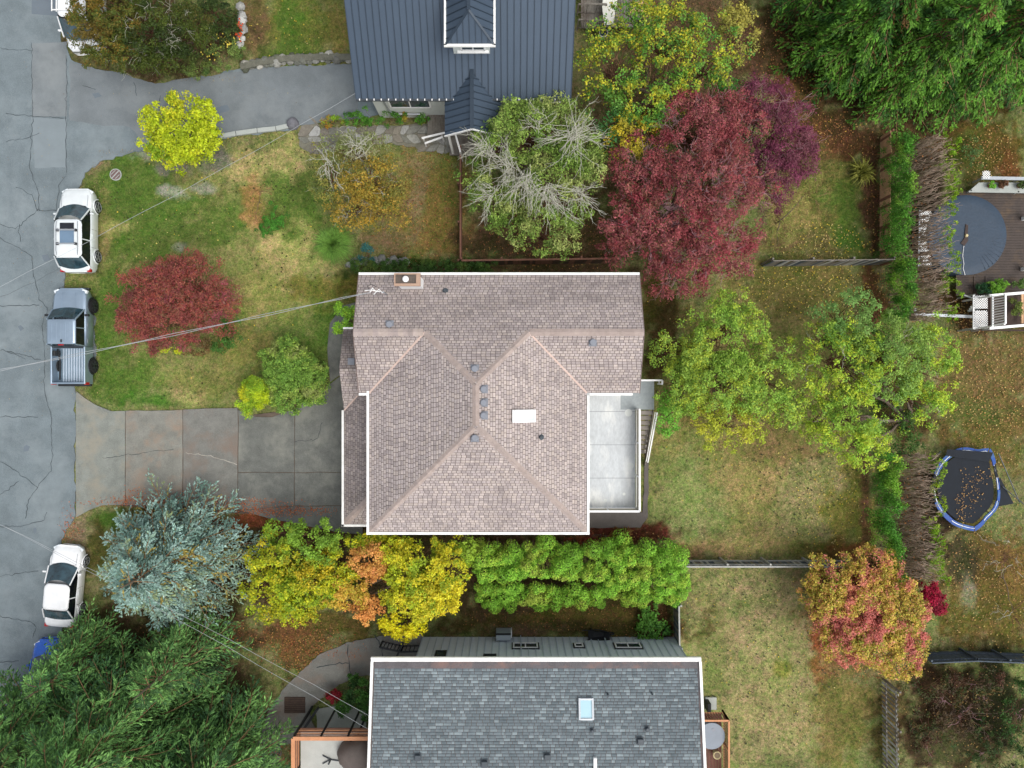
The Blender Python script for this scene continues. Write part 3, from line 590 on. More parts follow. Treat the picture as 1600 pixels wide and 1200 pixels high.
caps(mr, (RX, RYS, ZR2 + .02), (RX, RYN, ZR2 + .02), palette=CAP, seed=3, w=.32)
caps(mr, (-4.22, GR, ZR1), (RX, RYN, ZR2), palette=CAP, seed=4, w=.32); caps(mr, (.81, GR, ZR1), (RX, RYN, ZR2), palette=CAP, seed=5, w=.32)
caps(mr, (GX0, GR, ZR1 + .01), (-4.22, GR, ZR1 + .01), palette=SH, seed=6, w=.36); caps(mr, (GX1, GR, ZR1 + .01), (.81, GR, ZR1 + .01), palette=CAP, seed=7, w=.36)
valm = mat('valley_flashing', c(196, 172, 160), .7, .15, 3)
for a, b in (((HX0, GS, ZE), (-4.22, GR, ZR1)), ((HX1, GS, ZE), (.81, GR, ZR1))):
    mb = MB(); mb.bar(Vector(a) + Vector((0, 0, .03)), Vector(b) + Vector((0, 0, .03)), .09, .02); mb.build('valley_flashing', valm, mr)
def gutter(parent, a, b, m='whiteg', w=.12, h=.14): mb = MB(); mb.bar(a, b, w, h); return mb.build('gutter', M[m], parent)
g = .065; gz = ZE - .0
gutter(mr, (GX0, GN + g, gz), (GX1, GN + g, gz)); gutter(mr, (HX0 - g, HS - .13, gz), (HX0 - g, GS + .1, gz)); gutter(mr, (HX0 - .13, HS - g, gz - .001), (HX1 + .13, HS - g, gz - .001))
gutter(mr, (HX1 + g, HS, gz), (HX1 + g, GS - .13, gz)); gutter(mr, (GX0, GS - g, gz + .002), (HX0 - .13, GS - g, gz + .002)); gutter(mr, (HX1 + .13, GS - g, gz), (GX1 - .35, GS - g, gz))
M['rk'] = mat('rake_paint', c(120, 104, 98), .7, .1, 4)
for x in (GX0, GX1):      # rake boards
    s = -1 if x < 0 else 1
    for y0, y1 in ((GN, GR), (GS, GR)):
        mb = MB(); mb.bar((x + s * .02, y0, ZE - .06), (x + s * .02, y1, ZR1 - .06), .03, .16); mb.build('rake_board', M['rk'], mr)
# walls
mb = MB(); mb.prism([(GX0 + .5, GN - .5), (GX1 - .5, GN - .5), (GX1 - .5, GS + .5), (GX0 + .5, GS + .5)], 0, ZE + .0); mb.build('wall', M['cream'], mainh)
mb = MB(); mb.prism([(HX0 + .55, GS + .4), (HX1 - .55, GS + .4), (HX1 - .55, HS + .5), (HX0 + .55, HS + .5)], 0, ZE + .01); mb.build('wall', M['cream'], mainh)
for x in (GX0 + .5, GX1 - .5):
    s = -1 if x < 0 else 1; mb = MB(); mb.add([(x, GN - .55, ZE), (x, GS + .55, ZE), (x, GR, ZR1 - .12), (x - s * .1, GN - .55, ZE), (x - s * .1, GS + .55, ZE), (x - s * .1, GR, ZR1 - .12)], [(0, 1, 2), (5, 4, 3), (0, 3, 4, 1), (1, 4, 5, 2), (2, 5, 3, 0)]); mb.build('gable_wall', M['cream'], mainh)
def window(parent, cx, cy, z, w, h, ang, mf='white', mg='winglass', split=True, nm='window'):
    """window in a wall; ang = direction the wall faces"""
    nx_, ny_ = math.cos(ang), math.sin(ang); tx, ty = -ny_, nx_
    f = MB()
    for s in (-1, 1):
        f.box(cx + tx * s * w / 2, cy + ty * s * w / 2, z + h / 2, .06, .08, h + .1, ang); f.box(cx, cy, z + (h if s > 0 else 0), .06, w, .08, ang)
    if split: f.box(cx, cy, z + h / 2, .05, .06, h - .05, ang)
    fo = f.build(nm, M[mf], parent); p = MB(); p.box(cx - nx_ * .01, cy - ny_ * .01, z + h / 2, .03, w - .06, h - .06, ang); p.build('pane', M[mg], fo)
    return fo
for x in (-5.5, -2, 2, 4.8): window(mainh, x, GN - .47, 3.2, 1.4, 1.1, math.pi / 2)
for x in (-4, 0.6): window(mainh, x, HS + .47, 3.2, 1.6, 1.1, -math.pi / 2)
for y in (-2, -5): window(mainh, HX1 - .52, y, 3.0, 1.8, 1.9, 0)
window(mainh, GX1 - .47, 3.2, 3.3, 1.4, 1.1, 0); window(mainh, GX0 + .47, 3.6, 3.0, 1.8, 1.3, math.pi)
# lower west roof over the garage and the entrance
EX = -9.02; lz = 2.8; PS = .42; ix = -6.7
lr = thing('lower_roof', None, None); lr.parent = mainh; lr.location = -mainh.location
LYS = WY(819, lz); LYN = -1.41
PW = [(EX, LYN), (ix, LYN + 2.32), (ix, LYS + 2.32), (EX, LYS)]; PSo = [(EX, LYS), (ix, LYS), (ix, LYS + 2.32)]
slab('roof_deck', lr, [(x, y, lz + PS * (x - EX)) for x, y in PW], .12, roofm); slab('roof_deck', lr, [(x, y, lz + PS * (y - LYS)) for x, y in PSo], .12, roofm)
dk = [tuple(x * .92 for x in q) for q in SH]
shingles('shingle_field', lr, PW, 0, EX, ix, lz, PS, M['shingle'], dk, stain_tone=stain_tonef(.7, 97, .34, 2.4, 3, 1.4, .9), seed=7); shingles('shingle_field', lr, PSo, 1, LYS, LYS + 2.32, lz, PS, M['shingle'], dk, stain_tone=stain_tonef(.7, 98, .4), seed=8)
caps(lr, (EX, LYS, lz), (ix, LYS + 2.32, lz + PS * 2.32), palette=CAP, seed=8, w=.36)
PN = 2.92; PR = .8; pz = 3.0; prz = pz + .42 * (PN - PR); pss = (prz - lz) / (PR - LYN)
PNo = [(EX, PN), (ix, PN), (ix, PR), (EX, PR)]; PSu = [(EX, PR), (ix, PR), (ix, LYN + 2.2), (EX, LYN)]
slab('roof_deck', lr, [(x, y, pz + .42 * (PN - y)) for x, y in PNo], .12, roofm); slab('roof_deck', lr, [(x, y, lz + .03 + pss * (y - LYN)) for x, y in PSu], .12, roofm)
shingles('shingle_field', lr, PNo, 1, PN, PR, pz, .42, M['shingle'], dk, stain_tone=stain_tonef(.62, 99, .3, 2.4, 2, 2, .78), seed=9); shingles('shingle_field', lr, PSu, 1, LYN, PR, lz + .03, pss, M['shingle'], SH, stain_tone=stain_tonef(.85, 99, .5), seed=10)  # north slope's shading put into its colour, south slope left lighter
gutter(lr, (EX - g, LYS - .13, lz), (EX - g, LYN, lz)); gutter(lr, (EX - .13, LYS - g, lz), (ix - .3, LYS - g, lz)); gutter(lr, (EX, PN + g, pz), (ix - .9, PN + g, pz), w=.1)
mb = MB(); mb.bar((EX + .02, LYN, lz + .09), (ix, LYN + 2.32, lz + PS * 2.32 + .09), .08, .02); mb.build('valley_flashing', valm, lr)
mb = MB(); mb.box2(EX + .45, HX0 + .6, LYS + .4, PN - .4, 0, lz - .02); mb.build('garage_wall', M['cream'], mainh)
for y in (-3.1, -5.9):
    gd = MB(); gd.box2(EX + .38, EX + .44, y - 1.2, y + 1.2, .06, 2.2); go = gd.build('garage_door', M['white'], mainh)
    for k in range(3): q = MB(); q.box2(EX + .35, EX + .379, y - 1.2, y + 1.2, .55 * (k + 1), .55 * (k + 1) + .03); q.build('door_rail', M['cream'], go)
# vents, skylight, chimney
def zroof(x, y):
    zs = []
    if GX0 < x < GX1 and GS < y < GN: zs.append(min(ZE + SL * (GN - y), ZE + SL * (y - GS)))
    if HX0 < x < HX1 and y < GN: zs.append(min(ZE + SL * (GN - y), ZE + SL * (x - HX0), ZE + SL * (HX1 - x), ZE + SL * (y - HS)))
    return max(zs) if zs else 3.1
def on_roof(px, py, zfun, z=6.0):
    for _ in range(12): p = W(px, py, z); z = zfun(p.x, p.y)
    return W(px, py, z)
def roof_vent(parent, px, py, zfun, m='vent', r=.17, sq=False):
    p = on_roof(px, py, zfun); mb = MB(); mb.box(p.x, p.y, p.z + .04, r * 2.3, r * 2.3, .02); o = mb.build('roof_vent', M[m], parent)
    q = MB()
    if sq: q.box(p.x, p.y, p.z + .13, r * 1.7, r * 1.7, .14)
    else: q.cyl(p.x, p.y, p.z + .05, p.z + .15, r * .75, 12); q.cyl(p.x, p.y, p.z + .15, p.z + .22, r * 1.1, 8, r * .9)
    q.build('vent_hood', M[m], o, bevel=.02); return o
for px, py in ((609, 507), (742, 576), (756, 608), (756, 629), (756, 649), (742, 684), (926, 535)): roof_vent(mainh, px, py, zroof)
p = W(550, 565, 3.6); mb = MB(); mb.box(p.x, p.y, p.z + .12, .36, .36, .2); mb.build('roof_vent', M['vent'], mainh, bevel=.02)
for px, py in ((696, 455), (845, 683)):
    p = on_roof(px, py, zroof); mb = MB(); mb.cyl(p.x, p.y, p.z - .05, p.z + .4, .06, 10); mb.cyl(p.x, p.y, p.z + .0, p.z + .07, .16, 10, .07); mb.build('vent_pipe', M['ventdark'], mainh)
def skylight(parent, px, py, w, h, zfun, sx=0, sy=0, mg='skyglass', mf='white'):
    p = on_roof(px, py, zfun); f = MB(); zz = lambda x, y: zfun(x, y)
    for ax_, s in ((0, -1), (0, 1), (1, -1), (1, 1)):
        if ax_ == 0: a = (p.x + s * w / 2, p.y - h / 2 - .04); b = (p.x + s * w / 2, p.y + h / 2 + .04)
        else: a = (p.x - w / 2 + .041, p.y + s * h / 2); b = (p.x + w / 2 - .041, p.y + s * h / 2)
        f.bar((*a, zz(*a) + .1), (*b, zz(*b) + .1), .09, .16)
    o = f.build('skylight', M[mf], parent); q = MB(); P = [(p.x - w / 2, p.y - h / 2), (p.x + w / 2, p.y - h / 2), (p.x + w / 2, p.y + h / 2), (p.x - w / 2, p.y + h / 2)]
    q.add([(x, y, zz(x, y) + .13) for x, y in P], [(0, 1, 2, 3)]); q.build('pane', M[mg], o)
skylight(mainh, 819, 650, 1.05, .52, zroof)
ch = thing('chimney', None, None); ch.parent = mainh; ch.location = -mainh.location
cx0, cx1 = WX(616, 7.3), WX(657, 7.3); cy0, cy1 = WY(447, 7.3), WY(427, 7.3)
mb = MB(); mb.box2(cx0 + .1, cx1 - .08, cy0 + .08, cy1 - .06, 4.6, 7.2); mb.build('chimney_stack', M['white'], ch)
capm = mat('chimney_cap_render', c(170, 142, 122), .8, .2, 4)
mb = MB(); mb.box2(cx0, cx1, cy0, cy0 + .12, 7.2, 7.36); mb.box2(cx0, cx1, cy1 - .06, cy1, 7.2, 7.36); mb.box2(cx0, cx0 + .06, cy0 + .12, cy1 - .06, 7.2, 7.36); mb.box2(cx1 - .2, cx1, cy0 + .12, cy1 - .06, 7.2, 7.36); mb.build('chimney_rim', capm, ch)
mb = MB(); mb.box2(cx0 + .06, cx1 - .2, cy0 + .12, cy1 - .06, 7.2, 7.3); mb.build('chimney_crown', mat('sooty_mortar', c(96, 86, 78), .9, .3, 5), ch)
mb = MB(); mb.cyl((cx0 + cx1) / 2 - .05, (cy0 + cy1) / 2, 7.3, 7.55, .11, 14); mb.cyl((cx0 + cx1) / 2 - .05, (cy0 + cy1) / 2, 7.55, 7.6, .15, 14, .1); mb.build('flue', M['white'], ch)
# deck on the east side
dk_ = thing('deck', None, None); dk_.parent = mainh; dk_.location = -mainh.location; DZ = 2.7
dx1 = WX(993, DZ); dy0 = WY(796, DZ)
deckm = mat('stained_vinyl_deck', c(192, 197, 199), .5, .18, .9, 8, col2=c(240, 240, 234), streak=(1.5, .6, 1))
mb = MB(); mb.box2(HX1 - .5, dx1, dy0, GS + .6, DZ - .22, DZ); mb.build('deck_floor', deckm, dk_)
mb = MB(); mb.box2(GX1 - .55, WX(1022, DZ), WY(640, DZ), WY(595, DZ), DZ - .22, DZ + .004); mb.build('deck_floor', mat('grey_vinyl_deck', c(150, 158, 160), .5, .14, 1, 8), dk_)
for k, py in enumerate((643, 695, 747)):
    mb = MB(); mb.box2(HX1 - .4, dx1 - .01, WY(py, DZ) - .012, WY(py, DZ) + .012, DZ + .001, DZ + .006); mb.build('deck_seam', M['vent'], dk_)
smudge = mat('pale_stain', c(214, 218, 214), .6, .1, 3)
for px, py, r in ((982, 645, .2), (985, 728, .18), (946, 782, .09), (930, 782, .08), (975, 772, .08)):
    p = W(px, py, DZ); mb = MB(); mb.cyl(p.x, p.y, DZ + .001, DZ + .008, r, 18); mb.build('pot_ring_stain', smudge, dk_)
def railing(parent, pts, z, h, mt='white', gap=.13, post=1.6, w=.09, glass=None, bal=.03, balm=None):
    for i in range(len(pts) - 1):
        a = Vector((*pts[i], 0)); b = Vector((*pts[i + 1], 0)); L = (b - a).length; d = (b - a) / L
        mb = MB(); mb.bar((a.x, a.y, z + h), (b.x, b.y, z + h), w, .05); mb.build('rail', M[mt], parent)
        mb = MB(); mb.bar((a.x, a.y, z + .08), (b.x, b.y, z + .08), .05, .05); mb.build('rail', M[mt], parent)
        n = max(1, round(L / post))
        for k in range(n + 1): p = a + d * (L * k / n); mb = MB(); mb.box(p.x, p.y, z + h / 2 - .12, .08, .08, h + .2); mb.build('rail_post', M[mt], parent)
        if glass: mb = MB(); mb.bar((a.x, a.y, z + h / 2 + .05), (b.x, b.y, z + h / 2 + .05), .015, h - .2); mb.build('rail_panel', M[glass], parent)
        else:
            k = int(L / gap); me_ = None
            for q in range(1, k):
                p = a + d * (L * q / k)
                if me_ is None: mb = MB(); mb.box(0, 0, z + h / 2, bal, bal, h - .1); me_ = mb.build('baluster', M[balm or mt], parent, local=True); me_.location = p - wloc(parent) + Vector((0, 0, 0)) ; me_.location.z = -wloc(parent).z
                else: o = me_.copy(); COL.objects.link(o); o.location = p - wloc(parent); o.location.z = me_.location.z
M['railpanel'] = mat('tan_rail_panel', c(186, 180, 160), .6, .1, 3)
railing(dk_, [(WX(1001, DZ + 1) - .05, WY(640, DZ + 1)), (WX(1001, DZ + 1) - .05, WY(799, DZ + 1)), (HX1 - .3, WY(799, DZ + 1))], DZ, 1.0, glass='railpanel', w=.1)
railing(dk_, [(GX1 - .4, WY(595, DZ) + .02), (WX(1022, DZ) + .25, WY(595, DZ) + .02), (WX(1022, DZ) + .25, WY(600, DZ))], DZ, .9, gap=.3)
for i in range(9):
    z = DZ - .27 * (i + 1) ; y = WY(641, DZ) - .29 * i; mb = MB(); mb.box2(dx1 + .32, dx1 + 1.02, y - .25, y - .03, z, z + .05); mb.build('stair_tread', mat('grey_tread', c(158, 150, 142), .8, .2, 4) if i == 0 else bpy.data.materials['grey_tread'], dk_)
for x in (dx1 + .25, dx1 + .98):
    mb = MB(); mb.bar((x, WY(641, DZ), DZ - .15), (x, WY(641, DZ) - 3.3, .0), .04, .25); mb.build('stair_stringer', M['wood_grey'], dk_)
mb = MB(); mb.bar((dx1 + 1.0, WY(641, DZ) - .1, DZ + .8), (dx1 + 1.0, WY(641, DZ) - 3.0, .95), .07, .05); mb.build('handrail', M['white'], dk_)
mb = MB(); mb.bar((dx1 + 1.0, WY(641, DZ) - .1, DZ + .3), (dx1 + 1.0, WY(641, DZ) - 3.0, .45), .05, .04); mb.build('handrail', M['white'], dk_)
for y in (dy0 + .1, -3.5, -1): mb = MB(); mb.box2(dx1 - .14, dx1 - .02, y - .06, y + .06, 0, DZ - .22); mb.build('deck_post', M['white'], dk_)
# ---- neighbour to the north: standing-seam metal roof ------------------------
nh = thing('house', 'house with steep slate blue standing seam metal roof at the top edge', 'house', (-3, 18, 0))
NX0, NX1, NE, NZ = WX(556, 4.2), WX(893, 4.2), WY(153, 4.2), 4.2; NS = .67; NR = NE + 6.7; NRZ = NZ + NS * 6.7; NE2 = NE + 13.4
nr = thing('roof', None, None); nr.parent = nh; nr.location = -nh.location
for sgn, y0 in ((1, NE), (-1, NE2)):
    slab('roof_deck', nr, [(NX0, y0, NZ), (NX1, y0, NZ), (NX1, NR, NRZ), (NX0, NR, NRZ)], .12, M['seam'])
npan = 34; pw = (NX1 - NX0) / npan; me_p = {}
for sgn, y0 in ((1, NE - .05), (-1, NE2 + .05)):
    for k in range(npan):
        if sgn not in me_p:
            mb = MB(); a = Vector((0, 0, .015)); L = NR - NE + .05; s = sgn
            V = []; 
            for (yy, zz_) in ((0, -.0335), (L * s, NS * L - .0335)):
                V += [(.0, yy, zz_ + .02), (pw - .002, yy, zz_ + .02), (.0, yy, zz_ + .036), (pw - .03, yy, zz_ + .036), (pw - .03, yy, zz_ + .085), (pw - .006, yy, zz_ + .085), (pw - .006, yy, zz_ + .02)]
            mb.add(V, [(2, 3, 10, 9), (3, 4, 11, 10), (4, 5, 12, 11), (5, 6, 13, 12), (0, 2, 9, 7), (0, 1, 3, 2)])
            o = mb.build('roof_panel', M['metalroof'], nr, local=True); me_p[sgn] = o; o.location = (NX0, y0, NZ)
        else: o = me_p[sgn].copy(); COL.objects.link(o); o.location = (NX0 + pw * k, y0, NZ)
for k in range(npan + 1):       # dark seam line along each upstand
    for sgn, y0 in ((1, NE - .05), (-1, NE2 + .05)):
        if k == 0: mb = MB(); mb.bar((NX0, y0, NZ + .058), (NX0, NR, NRZ + .058), .022, .022); o = mb.build('seam', M['seam'], nr); me_p[('s', sgn)] = o
        else: o = me_p[('s', sgn)].copy(); COL.objects.link(o); o.location.x += pw * k - .018
mb = MB(); mb.bar((NX0 - .05, NR, NRZ + .08), (NX1 + .05, NR, NRZ + .08), .4, .05); mb.build('ridge_cap', M['seam'], nr)
gut = mat('dark_gutter', c(60, 66, 72), .5, .15, 4)
mb = MB(); mb.bar((NX0, NE - .1, NZ - .04), (NX1, NE - .1, NZ - .04), .1, .1); mb.build('gutter', gut, nr)
for k in range(30):
    x = NX0 + .2 + k * (NX1 - NX0 - .3) / 29; mb = MB()
    if k == 0: mb.box(x, NE - .1, NZ + .03, .05, .09, .04); cl0 = mb.build('gutter_clip', M['white'], nr)
    else: o = cl0.copy(); COL.objects.link(o); o.location.x += x - (NX0 + .2)
mb = MB(); mb.box2(NX0 + .5, NX1 - .5, NE + .55, NE2 - .5, 0, NZ + .25); mb.build('wall', M['greywall'], nh)
for x in (NX0 + .5, NX1 - .6):
    mb = MB(); mb.prism([(x, NE + .6), (x + .1, NE + .6), (x + .1, NE2 - .6), (x, NE2 - .6)], 3.9, NZ + .2); mb.add([(x, NE + .6, NZ + .2), (x, NE2 - .6, NZ + .2), (x, NR, NRZ - .2), (x + .1, NE + .6, NZ + .2), (x + .1, NE2 - .6, NZ + .2), (x + .1, NR, NRZ - .2)], [(0, 1, 2), (5, 4, 3), (0, 3, 4, 1), (1, 4, 5, 2), (2, 5, 3, 0)]); mb.build('gable_wall', M['greywall'], nh)
window(nh, -5.6, NE + .52, 1.6, 2.2, 1.0, -math.pi / 2); window(nh, 0.4, NE + .52, .9, 1.6, 1.4, -math.pi / 2); window(nh, 2.0, NE + .52, .9, 1.2, 1.4, -math.pi / 2)
for y in (NE + 3, NE + 8): window(nh, NX0 + .47, y, 1.2, 1.6, 1.2, math.pi)
pipe = MB(); yw = NE + .48; pipe.tube([(-7.0, NE, 3.9), (-7.0, yw, 3.4), (-6.9, yw, 1.4), (-6.7, yw - .05, .9), (-5.2, yw - .05, .85)], .05, 8); pipe.build('downpipe', M['galv'], nh)
# dormer
dm = thing('dormer', None, None); dm.parent = nh; dm.location = -nh.location
def zn(x, y): return NZ + NS * (y - NE)
fy = 16.13; dzE = 7.28; dx0, dx1_ = WX(697, dzE), WX(771, dzE); dmid = (dx0 + dx1_) / 2; hw = (dx1_ - dx0) / 2; apz = dzE + .95; ayy = fy + hw
yb = NE + (apz - NZ) / NS; ybE = NE + (dzE - NZ) / NS
slab('dormer_deck', dm, [(dx0, fy, dzE), (dx1_, fy, dzE), (dmid, ayy, apz)], .08, M['metalroof'])
for s, xx in ((-1, dx0), (1, dx1_)):
    slab('dormer_deck', dm, [(xx, fy, dzE), (dmid, ayy, apz), (dmid, yb, apz), (xx, ybE + .2, dzE)], .08, M['metalroof'])
    for k in range(12):
        y = fy + .25 + k * .36
        if y > yb: break
        t0 = 1.0; sl_y = min(1.0, (y - fy) / hw) if y < ayy else 1
        p = Vector((xx, y, dzE + .02)); q = Vector((xx + (dmid - xx) * sl_y, y, dzE + (apz - dzE) * sl_y + .02))
        mb = MB(); mb.bar(p, q, .03, .05); mb.build('seam', M['seam'], dm)
    mb = MB(); mb.bar((xx + s * .05, fy - .06, dzE - .02), (xx + s * .05, ybE, dzE - .02), .1, .1); mb.build('gutter', M['whiteg'], dm)
    mb = MB(); mb.bar((xx, fy, dzE + .03), (dmid, ayy, apz + .03), .1, .04); mb.build('hip_cap', M['seam'], dm)
mb = MB(); mb.bar((dmid, ayy, apz + .03), (dmid, yb, apz + .03), .16, .04); mb.build('ridge_cap', M['seam'], dm)
mb = MB(); mb.bar((dx0 - .1, fy - .06, dzE - .02), (dx1_ + .1, fy - .06, dzE - .02), .13, .1); mb.build('gutter', M['whiteg'], dm)
for k in range(-3, 4):
    x = dmid + k * .29; d_ = hw - abs(x - dmid); mb = MB(); mb.bar((x, fy + .02, dzE + .02), (x, fy + d_, dzE + .95 * d_ / hw + .02), .03, .05); mb.build('seam', M['seam'], dm)
mb = MB(); mb.box2(dx0 + .22, dx1_ - .22, fy + .42, fy + 2.6, 5.2, dzE - .05); mb.build('dormer_wall', M['greywall'], dm)
window(dm, dmid + .08, fy + .4, 5.85, 1.15, .8, -math.pi / 2)
mb = MB(); mb.box2(dmid - .7, dmid + .85, fy + .3, fy + .42, 5.68, 5.76); mb.build('sill', M['white'], dm)
# entrance gable
pg = thing('entrance_roof', None, None); pg.parent = nh; pg.location = -nh.location
px0, px1, pf = -3.51, -.57, 12.97; pe, pr_ = 3.9, 4.94; pm = (px0 + px1) / 2; ybk = NE + (pr_ - NZ) / NS + .1; ps_ = (pr_ - pe) / (pm - px0)
for s, xx in ((-1, px0), (1, px1)):
    slab('roof_deck', pg, [(xx, pf, pe), (pm, pf, pr_), (pm, ybk, pr_), (xx, NE + .1, pe)], .1, M['metalroof'])
    for k in range(9):
        y = pf + .2 + k * .34; yl = ybk
        if y > ybk: break
        t0 = 0 if y < NE else (y - NE) / (ybk - NE)
        mb = MB(); mb.bar((xx + (pm - xx) * t0, y, pe + (pr_ - pe) * t0 + .02), (pm, y, pr_ + .02), .03, .05); mb.build('seam', M['seam'], pg)
mb = MB(); mb.bar((pm, pf, pr_ + .04), (pm, ybk, pr_ + .04), .2, .05); mb.build('ridge_cap', M['seam'], pg)
for xx in (px0, px1): mb = MB(); mb.bar((xx, pf - .02, pe - .06), (pm, pf - .02, pr_ - .06), .04, .14); mb.build('rake_board', M['white'], pg)
for x in (px0 + .15, px1 - .15): mb = MB(); mb.box2(x - .06, x + .06, pf + .15, pf + .27, .5, pe - .1); mb.build('porch_post', M['white'], pg)
mb = MB(); mb.box2(px0 - .05, px1 + .1, pf + .1, NE + .5, .35, .45); mb.build('porch_floor', M['wood_grey'], pg)
for k in range(7):
    mb = MB(); mb.box2(WX(668, .4) + k * .15, WX(668, .4) + k * .15 + .14, WY(212, .4), WY(176, .4), .38, .42 + .004 * (k % 3)); mb.build('step_plank', M['wood_grey'], nh)
for a, b in (((659, 216), (697, 207)), ((664, 224), (692, 214))):
    p, q = W(*a, 1.3), W(*b, 1.5); mb = MB(); mb.bar(p, q, .1, .06); mb.build('step_handrail', M['white'], nh)
for a in ((662, 217), (690, 209)):
    p = W(*a, 1.3); mb = MB(); mb.box(p.x, p.y, .7, .07, .07, 1.3); mb.build('rail_post', M['white'], nh)
mb = MB(); p, q = W(711, 208, 2.4), W(719, 236, 1.7); mb.bar(p, q, .1, .08); mb.build('arbour_brace', M['white'], nh); mb = MB(); mb.box(q.x, q.y, .85, .1, .1, 1.7); mb.build('arbour_post', M['white'], nh)
# ---- neighbour to the south: low slate-grey shingle roof ------------------------
sh = thing('house', 'house with low charcoal and slate shingle roof and white fascia at the bottom edge', 'house', (1, -20, 0))
SZ, SSl = 5.2, .18; SX0, SX1, SE_ = WX(584, SZ), WX(1092, SZ), WY(1031, SZ); SR = SE_ - 6.2; SE2 = SE_ - 12.4
sr = thing('roof', None, None); sr.parent = sh; sr.location = -sh.location
slab('roof_deck', sr, [(SX0, SE_, SZ), (SX1, SE_, SZ), (SX1, SR, SZ + SSl * 6.2), (SX0, SR, SZ + SSl * 6.2)], .16, roofm); slab('roof_deck', sr, [(SX0, SE2, SZ), (SX1, SE2, SZ), (SX1, SR, SZ + SSl * 6.2), (SX0, SR, SZ + SSl * 6.2)], .16, roofm)
SLT = [c(110, 120, 124), c(114, 124, 128), c(105, 115, 119), c(124, 135, 138), c(111, 121, 125), c(101, 111, 115), c(134, 145, 148), c(108, 118, 122)]
shingles('shingle_field', sr, [(SX0 + .05, SE_ - .4), (SX1 - .1, SE_ - .4), (SX1 - .1, SR), (SX0 + .05, SR)], 1, SE_ - .4, SR, SZ + SSl * .4, SSl, M['shingle'], SLT, course=.14, tab=.3, jit=1, seed=21, t=.014, gapv=.08)
shingles('shingle_field', sr, [(SX0 + .05, SE2), (SX1 - .1, SE2), (SX1 - .1, SR), (SX0 + .05, SR)], 1, SE2, SR, SZ, SSl, M['shingle'], SLT, course=.2, tab=.4, jit=1, seed=22, t=.014)
mb = MB(); mb.add([(SX0 + .04, SE_ - .03, SZ + .02), (SX1 - .06, SE_ - .03, SZ + .02), (SX1 - .06, SE_ - .4, SZ + SSl * .4 + .02), (SX0 + .04, SE_ - .4, SZ + SSl * .4 + .02)], [(3, 2, 1, 0)]); mb.build('eave_flashing', M['copper'], sr)
mb = MB(); mb.add([(SX1 - .1, SE_ - .4, SZ + .09), (SX1 - .02, SE_ - .4, SZ + .09), (SX1 - .02, SR, SZ + SSl * 6.2 + .03), (SX1 - .1, SR, SZ + SSl * 6.2 + .03)], [(3, 2, 1, 0)]); mb.build('eave_flashing', M['copper'], sr)
for a, b in (((SX0 - .13, SE_ + .04, SZ), (SX1 + .1, SE_ + .04, SZ)),): gutter(sr, a, b, w=.2, h=.16)
for x in (SX0 - .07, SX1 + .05): mb = MB(); mb.bar((x, SE_ - .06, SZ + .02), (x, SR, SZ + SSl * 6.2 + .02), .13, .2); mb.build('fascia', M['whiteg'], sr); mb = MB(); mb.bar((x, SE2, SZ + .02), (x, SR, SZ + SSl * 6.2 + .02), .13, .2); mb.build('fascia', M['whiteg'], sr)
def zs(x, y): return SZ + SSl * abs(y - SE_)
skylight(sh, 915.5, 1106, .66, .92, zs, mg='skyglass2', mf='galv')
for px, py, r in ((653, 1182, .16), (757, 1192, .17), (855, 1181, .16), (1000, 1157, .17)): roof_vent(sh, px, py, zs, 'ventdark', r, True)
for px, py, r in ((925, 1140, .09), (1011, 1138, .11)): roof_vent(sh, px, py, zs, 'ventdark', r)
for px, py in ((949, 1083), (1018, 1082)): p = on_roof(px, py, zs); mb = MB(); mb.cyl(p.x, p.y, p.z, p.z + .35, .05, 8); mb.build('vent_pipe', M['ventdark'], sh)
mb = MB(); p = on_roof(929.5, 1190, zs); mb.box(p.x, p.y - .2, p.z + .1, .16, .9, .18); mb.build('divider_wall', M['white'], sh)
wy = -14.59; wx0, wx1 = WX(661, 0), WX(1053, 0)
mb = MB(); mb.box2(wx0, wx1, wy - .01, wy - 11.5, 0, SZ - .05); mb.build('wall', M['siding'], sh)
nb_ = int((wx1 - wx0) / .4)
for k in range(nb_ + 1):
    x = wx0 + .02 + (wx1 - wx0 - .04) * k / nb_
    if k == 0: mb = MB(); mb.box(x, wy + .01, 2.6, .05, .03, 5.1); b0 = mb.build('siding_batten', M['batten'], sh); xb0 = x
    else: o = b0.copy(); COL.objects.link(o); o.location.x += x - xb0
for px, w, z, h in ((690, .52, 1.6, 1.0), (766, .62, 1.9, .55), (821, 1.45, 1.1, .8), (904.5, .55, 1.15, .6), (981, 1.5, 1.1, .8)):
    x = WX(px, z + h / 2); window(sh, x, wy + .03, z if px not in (690, 766) else (2.25 if px == 690 else 2.75), w, h if px not in (690, 766) else (.75 if px == 690 else .35), math.pi / 2, 'black' if px != 904.5 else 'black', split=(px in (821, 981)))
    if px in (821, 981, 904.5): window(sh, x, wy + .06, z + .06, w - .14, h - .12, math.pi / 2, 'white', split=(px != 904.5), nm='sash')
for k in range(2): mb = MB(); x = wx0 + (5.6, 10.4)[k]; mb.box2(x, x + .06, wy + .02, wy + .09, 0, SZ - .1); mb.build('downpipe', M['batten'], sh)
